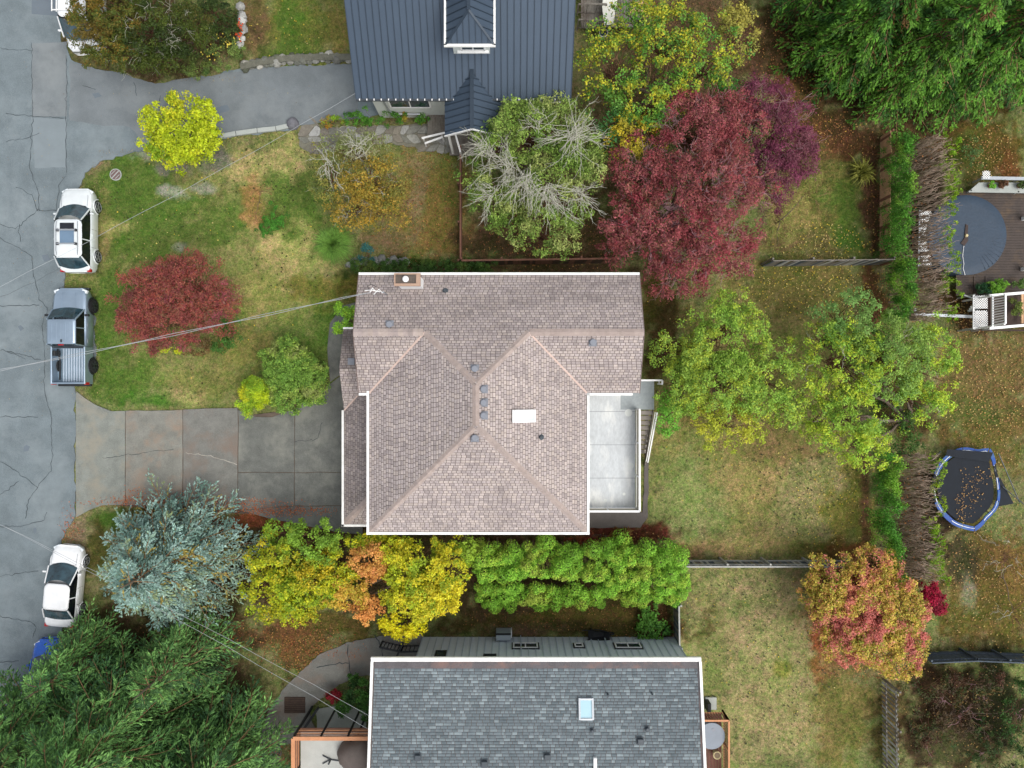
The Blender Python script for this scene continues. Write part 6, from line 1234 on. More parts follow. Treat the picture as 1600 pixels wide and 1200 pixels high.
tuft('ornamental_grass', 'bright green fountain of ornamental grass beside the orange leaved fruit tree', 'grass clump', 525, 385, 1.15, 1.0, [c(104, 156, 66), c(136, 178, 78), c(84, 132, 54)], 2600, w=.03, seed=1)
tuft('yucca', 'spiky olive yellow phormium plant by the mulch bed in the north-east yard', 'phormium', 1341, 272, .95, .75, [c(120, 128, 50), c(156, 156, 70), c(90, 100, 40)], 170, w=.09, seed=2, droop=.7)
decid('golden_conifer', 'small feathery golden green conifer touching the round rhododendron', 'shrub', [(398, 618, 27, 30, 1.1, .9), (400, 612, 18, 20, 1.7, .7)], [c(184, 200, 36), c(160, 190, 46), c(130, 172, 50), c(204, 204, 44)], leaves=90, cr=.24, ls=.16, lw=.2, dens=40, seed=12, tr=.05, gap=.0, spike=.03)
decid('garden_shrub', 'small blue green shrub on the stone edging beside the ornamental grass', 'shrub', [(573, 398, 13, 14, .5, .4)], [c(50, 104, 100), c(70, 124, 116)], leaves=40, cr=.18, ls=.1, dens=40, seed=13, tr=.03)
decid('garden_shrub', 'green ground shrub with one bare twig beside the orange patch in the lawn', 'shrub', [(432, 338, 22, 24, .25, .25), (420, 355, 18, 14, .2, .2)], [c(70, 130, 44), c(84, 144, 50), c(60, 116, 40)], leaves=46, cr=.16, ls=.07, dens=44, seed=14, tr=.02)
decid('ground_cover', 'orange red low foliage patch in the front lawn', 'ground cover', [(410, 300, 24, 12, .08, .08), (402, 335, 16, 16, .08, .08), (408, 316, 16, 14, .08, .08)], [c(176, 116, 84), c(164, 128, 88), c(150, 104, 72)], leaves=8, cr=.2, ls=.06, dens=13, seed=15, tr=.02)
decid('fruit_tree', 'old fruit tree with lichen grey twigs above and orange leaves below', 'tree', [(560, 240, 56, 36, 3, 1.2, [c(140, 144, 104), c(126, 140, 74), c(160, 156, 120)]), (520, 280, 36, 47, 2.6, 1.2, [c(120, 130, 60), c(150, 144, 70), c(104, 120, 60)]), (580, 290, 56, 49, 3.2, 1.4), (600, 325, 43, 40, 2.8, 1.2), (555, 325, 45, 38, 2.6, 1.2), (615, 285, 29, 40, 2.8, 1.2, [c(96, 110, 50), c(150, 130, 60), c(110, 120, 56)])], [c(150, 134, 52), c(186, 146, 54), c(112, 122, 50), c(194, 156, 66), c(92, 112, 46), c(140, 122, 52)], leaves=20, cr=.3, ls=.1, dens=34, seed=16, bare=4.2, barelen=1.1, tr=.12)
decid('white_branched_tree', 'green tree with fans of bare white branches north of the centre house', 'tree', [(830, 215, 90, 52, 4.0, 1.8), (780, 300, 56, 56, 3.6, 1.6), (870, 300, 66, 66, 4.2, 1.8), (850, 365, 64, 44, 3.4, 1.5), (780, 230, 50, 50, 3.6, 1.6), (905, 250, 44, 52, 4.0, 1.6), (860, 180, 60, 26, 3.6, 1.2)], [c(92, 122, 48), c(120, 150, 62), c(146, 170, 80), c(82, 108, 44), c(160, 172, 96)], leaves=34, cr=.36, ls=.14, lw=.45, dens=20, seed=17, tr=.16, base=(830, 275))
def fans(root, hubs, m='twig_pale', seed=0, name='bare_branches'):
    st = np.random.get_state(); np.random.seed(seed); L = []
    for px, py, z, a0, a1, n, l0, l1 in hubs:
        h = np.array(W(px, py, z)); L.append((curve(np.array(wloc(root)) + np.array([0, 0, 1.2]), h, .1, 6, .2), .05, .03))
        cv0 = np.random.uniform(-.7, .7)
        for k in range(int(n * 1.3)):
            a = math.radians(np.random.uniform(a0, a1)); l = np.random.uniform(l0 * .4, l1 * 1.1); nn = 8; t = np.linspace(0, 1, nn); cv = cv0 + np.random.uniform(-.7, .7); hs = h + np.random.randn(3) * np.array([.22, .22, .12])
            ang = a + cv * t; st_ = np.cumsum(np.stack([np.cos(ang), np.sin(ang), .35 - .9 * t], 1) * l / nn, 0); P = np.concatenate([[hs], hs + st_ + np.cumsum(np.random.randn(nn, 3) * .02, 0)]); P[:, 2] += .35
            L.append((P, .013, .005))
            for q in range(3):
                i = np.random.randint(2, nn); d = norm(P[i] - P[i - 1]) + np.random.randn(3) * .45; L.append((curve(P[i], P[i] + norm(d) * l * .38, -.1, 5, .2), .009, .004))
    tubes_mesh(name, L, M[m], root, tuple(wloc(root)), kind='stuff', nside=4); np.random.set_state(st)
fans(PLANTS[-1], [(895, 213, 5.9, -80, 110, 26, .9, 1.9), (893, 215, 5.9, 170, 290, 16, .9, 1.9), (800, 262, 5.4, 100, 300, 30, .9, 1.9), (855, 298, 6.0, 190, 360, 34, .8, 1.8), (770, 300, 5.3, 140, 280, 18, .7, 1.3), (760, 235, 5.2, 100, 250, 18, .7, 1.4), (822, 280, 5.9, 200, 330, 26, .8, 1.6), (900, 300, 5.6, 220, 350, 18, .7, 1.5), (840, 200, 5.4, 20, 160, 14, .6, 1.2)], seed=3)
fans(PLANTS[-2], [(520, 265, 4.3, 60, 290, 18, .5, 1.0), (562, 238, 4.3, 0, 200, 18, .5, 1.0)], seed=4)
decid('autumn_tree', 'large loose green and yellow tree beside the metal roofed house', 'tree', [(960, 110, 60, 70, 4.0, 2.0), (1040, 70, 66, 62, 4.6, 2.2), (1100, 100, 70, 60, 4.4, 2.0), (1010, 170, 70, 56, 4.2, 1.8), (950, 190, 44, 48, 3.6, 1.6, [c(60, 110, 50), c(96, 140, 56)]), (990, 215, 50, 40, 4.0, 1.4, [c(200, 180, 50), c(170, 160, 50)]), (1120, 150, 50, 36, 3.6, 1.4, [c(70, 124, 50), c(90, 140, 56)]), (1150, 60, 40, 50, 4.2, 1.6, [c(150, 150, 70), c(170, 160, 70)]), (1000, 30, 50, 30, 4, 1.5)], [c(78, 128, 50), c(110, 156, 56), c(140, 164, 54), c(196, 186, 50), c(72, 116, 46), c(104, 146, 52)], leaves=24, cr=.36, ls=.13, dens=17, seed=18, bare=1.2, barem='twig_tan', tr=.18)
decid('plum_tree', 'large red leaved plum tree behind the north-east corner of the centre house', 'tree', [(1000, 270, 56, 60, 4, 1.9), (1080, 215, 71, 67, 4.6, 2), (1010, 360, 67, 67, 4, 1.9), (1100, 300, 91, 82, 5, 2.2), (1095, 385, 86, 71, 4.4, 1.9), (1050, 430, 54, 37, 3.6, 1.4), (1130, 200, 65, 54, 4.4, 1.8), (970, 385, 30, 32, 3.2, 1.2)], [c(130, 62, 66), c(158, 76, 82), c(144, 86, 76), c(112, 54, 60), c(168, 92, 98), c(134, 98, 76), c(150, 66, 74)], leaves=34, cr=.36, ls=.15, lw=.34, dens=23, seed=19, gap=.3, bare=9, barem='twig_mauve', tr=.2, barelen=1.1)
decid('plum_tree', 'thinner purple plum tree with mauve twigs to the right of the red one', 'tree', [(1215, 215, 63, 76, 3.8, 1.8), (1180, 180, 54, 60, 4, 1.6), (1195, 280, 58, 54, 3.6, 1.5), (1245, 250, 32, 50, 3.4, 1.3)], [c(112, 54, 74), c(134, 66, 92), c(98, 46, 62), c(124, 74, 84)], leaves=30, cr=.34, ls=.13, lw=.32, dens=22, seed=20, gap=.28, bare=5.5, barem='twig_mauve', tr=.14, barelen=1.2)
decid('willow_shrub', 'sparse pale stemmed weeping shrub right of the plum trees', 'shrub', [(1220, 335, 38, 46, 1.6, .9), (1265, 300, 20, 34, 1.4, .8), (1215, 385, 40, 18, 1.2, .6)], [c(140, 144, 80), c(120, 130, 60), c(160, 156, 90)], leaves=9, cr=.26, ls=.1, lw=.3, dens=18, seed=21, bare=5, barem='twig_tan', tr=.05, barelen=1.1)
decid('birch_tree', 'light green feathery tree nearest the deck of the centre house', 'tree', [(1080, 545, 61, 61, 4, 1.7), (1130, 520, 63, 56, 4.4, 1.8), (1060, 600, 50, 52, 3.8, 1.5), (1130, 600, 75, 56, 4.6, 1.8), (1190, 590, 68, 61, 4.2, 1.6), (1130, 660, 59, 43, 3.4, 1.3, [c(190, 190, 60), c(150, 170, 56)]), (1140, 480, 34, 29, 3.8, 1.2), (1048, 555, 38, 34, 3.4, 1.2), (1040, 650, 25, 38, 2.8, 1.2, [c(120, 180, 60), c(100, 160, 56)]), (1230, 640, 29, 32, 3.4, 1.1)], [c(128, 168, 66), c(156, 188, 70), c(110, 148, 60), c(180, 194, 62), c(146, 178, 74)], gap=.4, spike=.22, leaves=32, cr=.3, ls=.12, dens=25, seed=22, tr=.14, lw=.5)
decid('apple_tree', 'wide green and yellow tree overhanging the gap in the east hedge', 'tree', [(1320, 500, 50, 52, 4, 1.6, [c(130, 166, 84), c(110, 150, 76)]), (1310, 570, 68, 63, 4.4, 1.8), (1380, 560, 75, 68, 4.6, 1.8, [c(120, 156, 76), c(140, 170, 70), c(110, 140, 66)]), (1445, 570, 52, 68, 4, 1.6), (1320, 650, 63, 61, 4, 1.6), (1430, 620, 52, 52, 3.8, 1.5), (1345, 695, 50, 38, 3.4, 1.2), (1280, 660, 34, 50, 3.4, 1.3), (1290, 535, 45, 38, 3.8, 1.3)], [c(140, 180, 60), c(166, 196, 60), c(190, 200, 60), c(112, 158, 58), c(150, 184, 66)], gap=.4, spike=.22, leaves=31, cr=.3, ls=.12, dens=24, seed=23, tr=.15, lw=.5, bare=.7, base=(1395, 655))
decid('orange_tree', 'orange pink and yellow dense round tree on the lower right lawn edge', 'tree', [(1330, 930, 65, 56, 3, 1.4), (1300, 915, 48, 48, 2.6, 1.2), (1385, 950, 58, 54, 3, 1.4), (1345, 990, 65, 52, 3, 1.3), (1400, 1010, 43, 48, 2.8, 1.2), (1365, 885, 39, 30, 2.4, 1), (1320, 1000, 37, 35, 2.4, 1)], [c(212, 130, 112), c(218, 158, 96), c(184, 178, 66), c(206, 168, 84), c(150, 168, 56), c(220, 138, 112), c(204, 120, 110)], leaves=44, cr=.28, ls=.11, dens=30, seed=24, tr=.12, gap=.22, shell=.7)
decid('japanese_maple', 'small crimson maple at the lower end of the bare topped hedge', 'tree', [(1450, 928, 22, 20, 1.6, .7), (1456, 946, 17, 15, 1.4, .6), (1438, 940, 14, 15, 1.4, .5)], [c(150, 20, 50), c(176, 30, 66), c(120, 16, 40)], leaves=50, cr=.24, ls=.1, dens=40, seed=25, tr=.05, gap=.0, spike=.03)
YP = [c(150, 178, 50), c(190, 196, 40), c(216, 204, 44), c(120, 150, 50), c(200, 190, 50)]
decid('yellow_green_tree', 'green to yellow broad crowned tree between blue spruce and yellow tree', 'tree', [(440, 870, 46, 48, 3.4, 1.5), (490, 850, 50, 40, 3.4, 1.5, [c(130, 166, 56), c(110, 150, 50), c(160, 180, 50)]), (480, 905, 56, 50, 3.4, 1.5), (425, 925, 44, 36, 3.0, 1.3), (530, 880, 36, 46, 3.2, 1.3), (470, 945, 44, 26, 2.8, 1.1), (450, 835, 40, 26, 3.0, 1.0, [c(110, 150, 50), c(140, 170, 50)])], [c(130, 160, 44), c(160, 178, 40), c(196, 190, 36), c(120, 144, 40), c(200, 180, 40)], leaves=44, cr=.3, ls=.13, dens=24, seed=26, tr=.14)
decid('yellow_tree', 'bright yellow tree with two peach orange lobes below the centre house', 'tree', [(585, 872, 40, 32, 3.4, 1.2, [c(214, 160, 80), c(222, 150, 90), c(200, 170, 70)]), (545, 920, 34, 34, 3.2, 1.2, [c(214, 170, 70), c(190, 180, 60), c(224, 160, 80)]), (570, 945, 30, 26, 3.0, 1.1, [c(226, 160, 84), c(220, 150, 80)]), (650, 880, 60, 40, 3.6, 1.4), (700, 880, 34, 40, 3.4, 1.3), (650, 930, 54, 46, 3.6, 1.5), (630, 968, 40, 26, 3.0, 1.2, [c(220, 206, 30), c(232, 214, 40)]), (690, 925, 36, 34, 3.4, 1.3, [c(226, 200, 44), c(216, 206, 50)]), (720, 860, 26, 24, 3.0, 1.0, [c(150, 180, 56), c(130, 160, 50)]), (600, 845, 60, 18, 2.8, .9, YP)], [c(168, 184, 44), c(206, 200, 42), c(184, 190, 48), c(214, 194, 44), c(150, 172, 46)], leaves=46, cr=.3, ls=.13, dens=26, seed=27, tr=.14)
decid('garden_shrub', 'dark green bush beside the red tuft at the south house west wall', 'shrub', [(560, 1078, 24, 22, .8, .7), (545, 1100, 20, 20, .7, .6), (575, 1100, 12, 20, .8, .7), (552, 1062, 18, 10, .6, .5)], [c(56, 100, 40), c(74, 120, 46), c(44, 76, 34)], leaves=44, cr=.2, ls=.1, dens=36, seed=28, tr=.03)
decid('garden_shrub', 'small deep red bush at the edge of the curved south driveway', 'shrub', [(525, 1086, 13, 13, .6, .5)], [c(140, 24, 40), c(110, 20, 34), c(150, 40, 50)], leaves=60, cr=.16, ls=.08, dens=60, seed=29, tr=.02, gap=.0, spike=.03)
decid('creeper', 'leafy green vines spreading beside the wall under the clipped conifer row', 'shrub', [(1015, 960, 18, 18, .3, .3), (1008, 985, 14, 16, .25, .25), (1035, 990, 14, 12, .25, .25), (1030, 970, 10, 14, .3, .3)], [c(84, 134, 50), c(104, 156, 60), c(66, 110, 46)], leaves=16, cr=.2, ls=.13, lw=.8, dens=40, seed=30, tr=.02)
decid('creeper', 'dark red and green low plants beneath the south-east corner of the centre house', 'shrub', [(935, 836, 30, 9, .3, .3), (975, 834, 24, 9, .3, .3), (905, 840, 24, 8, .3, .3)], [c(124, 50, 40), c(110, 70, 36), c(130, 104, 50), c(84, 36, 30)], leaves=20, cr=.2, ls=.1, dens=30, seed=31, tr=.02)
decid('flower_bed', 'planter of mixed green and orange shrubs along the flagstone path', 'shrub', [(520, 190, 16, 9, .5, .4, [c(150, 180, 50), c(180, 110, 50), c(130, 170, 50)]), (555, 188, 22, 10, .6, .5), (580, 182, 16, 12, .8, .5), (612, 185, 22, 10, .6, .5), (642, 183, 16, 10, .6, .5, [c(110, 150, 50), c(180, 140, 50)]), (658, 187, 12, 8, .5, .4)], [c(70, 124, 40), c(90, 144, 44), c(56, 104, 36)], leaves=44, cr=.18, ls=.08, dens=44, seed=32, tr=.02)
decid('box_hedge', 'low dark green clipped hedge along the north wall of the centre house', 'hedge', [(x, 419, 22, 12, .9, .6) for x in range(568, 770, 24)], [c(50, 80, 30), c(64, 96, 36), c(84, 100, 40)], leaves=50, cr=.2, ls=.08, dens=36, seed=33, tr=.03, gap=.0, spike=.03, shell=.7)
decid('climbing_plant', 'green climber on the arbour by the steps of the metal roofed house', 'shrub', [(737, 208, 12, 8, 1.6, .5), (770, 190, 16, 24, 2.2, 1.0)], [c(74, 116, 44), c(96, 136, 50)], leaves=36, cr=.2, ls=.1, dens=30, seed=34, tr=.03)
decid('garden_shrub', 'young dark green shrub between the kitchen hedge and the deck beams', 'shrub', [(1400, 640, 34, 40, 1.6, 1.0), (1410, 690, 24, 26, 1.6, .9)], [c(50, 84, 34), c(70, 104, 40), c(90, 110, 44)], leaves=36, cr=.26, ls=.1, dens=20, seed=35, tr=.05)
decid('garden_shrub', 'bushy fresh green plant on the deck just below the covered pool', 'shrub', [(1552, 452, 14, 10, .9, .4), (1560, 447, 10, 8, 1.0, .4)], [c(140, 190, 60), c(110, 160, 50)], leaves=50, cr=.16, ls=.09, dens=60, seed=36, tr=.02)
decid('garden_shrub', 'dark green plant left of the fresh green one below the covered pool', 'shrub', [(1531, 453, 11, 9, .8, .35)], [c(44, 84, 50), c(60, 104, 56)], leaves=50, cr=.16, ls=.09, dens=60, seed=37, tr=.02)
decid('garden_shrub', 'mid green ferny plant at the right edge above the white balcony', 'shrub', [(1590, 444, 12, 8, .9, .35)], [c(70, 110, 50), c(100, 130, 60)], leaves=50, cr=.16, ls=.09, dens=60, seed=38, tr=.02)
for k, (px, lab) in enumerate(((1550, 'leafy bright potted plant at the left of the pale planter shelf'), (1567, 'brown potted plant in the middle of the pale planter shelf'), (1596, 'dark potted plant at the right edge of the pale planter shelf'))):
    r = decid('potted_plant', lab, 'potted plant', [(px, 289, 6, 5, 1.1, .2)], [[c(96, 160, 50), c(120, 180, 60)], [c(120, 84, 60), c(96, 70, 50)], [c(64, 90, 44), c(84, 104, 50)]][k], leaves=40, cr=.1, ls=.07, dens=260, seed=40 + k, tr=.015)
    mb = MB(); mb.cyl(r.location.x, r.location.y, .885, 1.02, .13, 14, .16); mb.build('pot', M['wood_brown'], r)
decid('garden_shrub', 'bushes with yellow leaves on the balcony at the right edge', 'shrub', [(1585, 480, 9, 14, 1.9, .4)], [c(140, 150, 60), c(90, 110, 50)], leaves=40, cr=.16, ls=.08, dens=60, seed=44, tr=.02)
decid('bramble_thicket', 'brown and green bramble thicket in the lower right corner', 'thicket', [(1460, 1075, 44, 30, .5, .5), (1530, 1070, 50, 34, .6, .5), (1590, 1110, 34, 50, .9, .8, [c(40, 74, 28), c(56, 90, 34)]), (1560, 1180, 50, 40, .6, .6, [c(44, 64, 28), c(60, 80, 36)]), (1500, 1120, 50, 40, .4, .4, [c(50, 84, 36), c(90, 74, 50), c(64, 50, 36)]), (1450, 1140, 34, 40, .3, .3)], [c(92, 62, 46), c(70, 54, 36), c(60, 80, 36), c(110, 84, 50)], leaves=24, cr=.26, ls=.11, dens=15, seed=45, bare=1.6, barem='twig_mauve', tr=.03)
decid('bare_shrub', 'grey twiggy shrub with sparse yellow leaves at the right edge below the trampoline', 'shrub', [(1575, 870, 40, 50, 1.0, .7), (1590, 960, 26, 60, 1.0, .7)], [c(140, 110, 60), c(120, 104, 60)], leaves=6, cr=.26, ls=.09, dens=14, seed=46, bare=3.4, tr=.04, barelen=1.2)
decid('garden_shrub', 'light grey green ground shrub near the planter shelf in the north-east yard', 'shrub', [(1520, 240, 16, 26, .4, .3)], [c(96, 130, 70), c(84, 110, 56)], leaves=20, cr=.2, ls=.09, dens=22, seed=47, tr=.02)
# yellow daisies
fl = thing('flower_clump', 'clump of yellow daisies beside the white edging stones', 'flowers', W(355, 62)); st = np.random.RandomState(8); mb = MB(); mb2 = MB()
for k in range(60):
    if k < 44: px, py = 355 + st.randn() * 8, 63 + st.randn() * 6
    else: px, py = 328 + st.randn() * 6, 84 + st.randn() * 4
    p = W(px, py, .5); n = 7; r = .05; mb.add([(p.x, p.y, .56)] + [(p.x + r * math.cos(q * 2 * math.pi / n) * (1 if q % 2 else .75), p.y + r * math.sin(q * 2 * math.pi / n), .55) for q in range(n)], [(0, 1 + q, 1 + (q + 1) % n) for q in range(n)]); mb2.bar((p.x, p.y, 0), (p.x, p.y, .545), .01, .01)
mb.build('flower_heads', mat('yellow_petal', c(230, 210, 90), .7, .1, 8), fl, kind='stuff'); mb2.build('stems', mat('green_stem', c(60, 90, 40), .8, .2, 8), fl, kind='stuff')
fo = thing('flower_clump', 'small orange red flowers at the top of the white edging stones', 'flowers', W(375, 44)); mb = MB(); mb2 = MB()
for k in range(40):
    p = W(374 + st.randn() * 2.5, 46 + st.randn() * 7, .4); n = 6; r = .05; mb.add([(p.x, p.y, .41)] + [(p.x + r * math.cos(q * 2 * math.pi / n), p.y + r * math.sin(q * 2 * math.pi / n), .4) for q in range(n)], [(0, 1 + q, 1 + (q + 1) % n) for q in range(n)]); mb2.bar((p.x, p.y, 0), (p.x, p.y, .39), .01, .01)
mb.build('flower_heads', mat('orange_petal', c(210, 84, 40), .7, .1, 8), fo, kind='stuff'); mb2.build('stems', bpy.data.materials['green_stem'], fo, kind='stuff')
# clipped conifer row: lumpy rounded growth
def lumpy(name, label, rows, pal, seed=0, core=None):
    st = np.random.get_state(); np.random.seed(700 + seed); cen = W(rows[0][0], rows[0][1]); root = thing(name, label, 'hedge', (cen.x, cen.y, 0)); off = (cen.x, cen.y, 0); Vl = []; mbb = MB()
    for px, py, r, z in rows:
        p = np.array(W(px, py, z)); r_ = r * (H - z) / F; n = int(1900 * r_ ** 1.6) + 60
        d = norm(np.random.randn(n, 3) + np.array([0, 0, .5])); d[:, 2] = np.where(d[:, 2] < -.5, -d[:, 2], d[:, 2]); P = p + d * np.array([r_, r_, r_ * 1.9]) * (np.random.uniform(.8, 1.0, (n, 1)) + .22 * (vnoise(d[:, 0] * 2 + p[0] * 3, d[:, 1] * 2 + p[1] * 3, .45, 77)[:, None] - .5)) - np.array([0, 0, r_])
        Nn = norm(d * 1.3 + np.random.randn(n, 3) * .55); sp_ = norm(np.cross(Nn, np.random.randn(n, 3)))
        colr = 1.34 * pal_pick(P, pal, seed, .8) * np.random.uniform(.86, 1.14); Vl.append(leafquads(P, sp_, Nn, np.random.uniform(.06, .11, n), .047, colr, off))
        # woody core below each lump
        mbb.tube([(p[0], p[1], 0), (p[0] + .03, p[1], z * .5), (p[0], p[1], z)], .06, 5, .04)
    nf = 0; Fc = []
    for v in Vl: Fc.append(v[1] + nf); nf += len(v[0])
    link('foliage', mesh_np('foliage', np.concatenate([v[0] for v in Vl]), np.concatenate(Fc), np.concatenate([v[2] for v in Vl]), M['needle']), root); mbb.build('stems', M['bark'], root, kind='stuff')
    np.random.set_state(st); return root
rows = []; rs = random.Random(12); tries = 0
while len(rows) < 240 and tries < 20000:
    tries += 1; u = rs.random(); px = 742 + u * 332; top = 846 + 6 * math.sin(px * .05) + 5 * u; bot = 950 - 10 * u + 6 * math.sin(px * .09)
    if px > 1058: top += (px - 1058) * 1.2; bot -= (px - 1058) * 1.0
    py = rs.uniform(top, bot); r = rs.choice((6, 7, 8, 10, 12, 14)) * rs.uniform(.9, 1.15)
    if 772 < px < 950 and 903 < py < 917: continue
    if any((px - q[0]) ** 2 + (py - q[1]) ** 2 < (.42 * (r + q[2])) ** 2 for q in rows): continue
    v = (py - 895) / 55; z = 3.3 - 1.5 * v * v - (.5 if py > 910 else 0) + rs.uniform(-.3, .3) - (.5 if r < 9 else 0)
    rows.append((px, py, r, max(1.0, z)))
lumpy('clipped_conifer_row', 'bright green lumpy row of clipped conifers between the centre and south houses', rows, [c(112, 162, 52), c(136, 182, 60), c(98, 148, 46), c(160, 190, 66), c(132, 150, 58)], 1)
# tall hedges with cut, bare tops
def topped_hedge(label, x0, x1, y0, y1, h, seed, greens, edge):
    st = np.random.get_state(); np.random.seed(800 + seed); root = thing('topped_hedge', label, 'hedge', ((x0 + x1) / 2, y0, 0)); off = tuple(root.location); Lf = []; nL = []
    def skin(xa, xb, za, zb, n, pal, cr, m, ls=.1):
        y = np.random.uniform(y0, y1, n); lump = .5 + .5 * np.sin(y * 2.1 + seed) * np.cos(y * .9)
        z = za + (zb - za) * np.random.rand(n) ** .6; f = (z - za) / (zb - za); x = xa + (xb - xa) * np.random.rand(n) + (lump - .5) * .6 + (vnoise(y, y * 0, .7, seed + 5) - .5) * .5; cp = np.stack([x, y, z - f * .3 * lump], 1)
        e = norm(np.random.randn(n, m, 3) + np.array([-.4 if xa < (x0 + x1) / 2 else .4, 0, .8])); P = (cp[:, None] + e * cr * np.random.uniform(.4, 1, (n, m, 1))).reshape(-1, 3); P[:, 2] = np.maximum(P[:, 2], .05)
        Nn = norm(e.reshape(-1, 3) + np.random.randn(n * m, 3) * .5); D = norm(np.array([0, 0, .5]) + np.random.randn(n * m, 3) * .8); colr = 1.35 * pal_pick(P, pal, seed, 1.2) * np.repeat(np.random.uniform(.8, 1.2, (n, 1)), m, 0)
        L = ls * np.random.uniform(.7, 1.3, n * m); return leafquads(P, D, Nn, L, L * .5, colr, off)
    A = (y1 - y0)
    Vl = [skin(x0 - .12, x0 + .22, .2, h - .3, int(A * 34), greens, .3, 60), skin(x1 - .04, x1 + .06, 1.8, h + .1, int(A * 15), edge, .13, 26)]
    nf = 0; Fc = []
    for v in Vl: Fc.append(v[1] + nf); nf += len(v[0])
    link('foliage', mesh_np('foliage', np.concatenate([v[0] for v in Vl]), np.concatenate(Fc), np.concatenate([v[2] for v in Vl]), M['leaf']), root)
    S = []; yy = y0 + .2
    while yy < y1 - .1:      # each trunk throws a fan of cut stems out to the far face
        xr = x0 + .6 + np.random.uniform(-.1, .15); base_ = np.array([xr, yy, 0.0]); crown_ = np.array([xr + .1, yy, .7]); S.append((curve(base_, crown_, 0, 4, .1), .07, .055))
        for k in range(10):
            e = np.array([np.random.uniform(x0 + 1.2, x1 - .1), yy + np.random.uniform(-.12, .3), np.random.uniform(h * .78, h - .05)]); P = curve(crown_, e, -.05, 7, .1); S.append((P, .034, .014))
            for q in range(4): i = np.random.randint(3, 7); S.append((curve(P[i], P[i] + np.array([np.random.uniform(.0, .4), np.random.uniform(-.12, .22), np.random.uniform(-.05, .3)]), 0, 4, .25), .013, .006))
        yy += np.random.uniform(.34, .46)
    tubes_mesh('stems', S, M['hedge_stem'], root, off, kind='stuff', nside=5)
    # dead brown leaves caught between the stems
    y = np.random.uniform(y0, y1, 420); x = np.random.uniform(x0 + .5, x1 - .2, 420); z = np.random.uniform(.3, h * .85, 420); P = np.stack([x, y, z], 1)
    V, Fq, Cc = leafquads(P, np.random.randn(420, 3), norm(np.random.randn(420, 3) + [0, 0, 1]), .12, .07, pal_pick(P, [c(150, 100, 56), c(110, 72, 44), c(180, 120, 70)], 3), off); link('dead_leaves', mesh_np('dead_leaves', V, Fq, Cc, M['leaf']), root, kind='stuff'); np.random.set_state(st); return root
M['hedge_stem'] = mat('grey_brown_stem', c(178, 156, 138), .9, .35, 6)
HG = [c(72, 126, 44), c(100, 156, 54), c(58, 104, 38), c(128, 172, 60)]; HE_ = [c(130, 160, 40), c(110, 150, 40), c(150, 170, 50)]
topped_hedge('tall hedge with green face and cut bare top beside the covered pool', 21.2, 23.5, WY(500, 3), WY(205, 3), 3.5, 1, HG, HE_)
topped_hedge('tall hedge with green face and cut bare top beside the trampoline', 20.65, 22.85, WY(915, 3.2), WY(712, 3.2), 3.4, 2, HG, HE_)
# conifers
FP = [c(50, 82, 50), c(70, 108, 58), c(92, 134, 70), c(112, 154, 80), c(60, 92, 52)]
conifer('fir_tree', 'tall dark green fir at the lower left nearest the curved south driveway', (372, 1150), 13, 3.6, FP, nb=150, spr=.5, seed=1, rise=.28, droop=.34, zmin=1.2, ls=.2, lw=.06, cg=1.18, K=8, ns=13)
conifer('fir_tree', 'tall dark green fir at the lower left with its crown above the south driveway fir', (250, 1090), 15, 4.3, FP, nb=190, spr=.5, seed=2, rise=.28, droop=.34, zmin=1.2, ls=.2, lw=.06, cg=1.18, K=8, ns=13)
conifer('fir_tree', 'tall dark green fir overhanging the road at the left edge', (118, 1110), 14, 3.8, FP, nb=160, spr=.5, seed=3, rise=.28, droop=.34, zmin=1.4, ls=.2, lw=.06, cg=1.18, K=8, ns=13)
conifer('fir_tree', 'fir filling the bottom left corner of the picture', (230, 1230), 15, 4.2, FP, nb=180, spr=.5, seed=4, rise=.28, droop=.34, zmin=1.2, ls=.2, lw=.06, cg=1.18, K=8, ns=13)
conifer('fir_tree', 'smaller fir just below the blue spruce behind the white saloon', (165, 1010), 7, 2.4, FP, nb=90, spr=.55, seed=5, rise=.25, droop=.3, zmin=.8, ls=.18, lw=.06, K=5, ns=10)
conifer('fir_tree', 'dark fir between the yellow green tree and the big lower left firs', (320, 1000), 8, 2.6, [tuple(x * .8 for x in q) for q in FP], nb=100, spr=.55, seed=6, rise=.25, droop=.3, zmin=.8, ls=.18, lw=.06, K=5, ns=10)
BP = [c(96, 124, 112), c(118, 146, 136), c(138, 164, 156), c(104, 130, 112), c(126, 150, 136), c(116, 128, 88)]
conifer('blue_spruce', 'silvery blue spruce at the corner of the concrete driveway and the road', (297, 862), 7.6, 4.1, BP, nb=170, spr=.42, seed=7, rise=.12, droop=.12, zmin=.5, ls=.13, lw=.075, K=9, ns=13, deadpal=c(150, 136, 70), dead=.1)
CP_ = [c(44, 84, 30), c(66, 110, 36), c(90, 140, 44), c(110, 160, 52), c(56, 92, 32)]
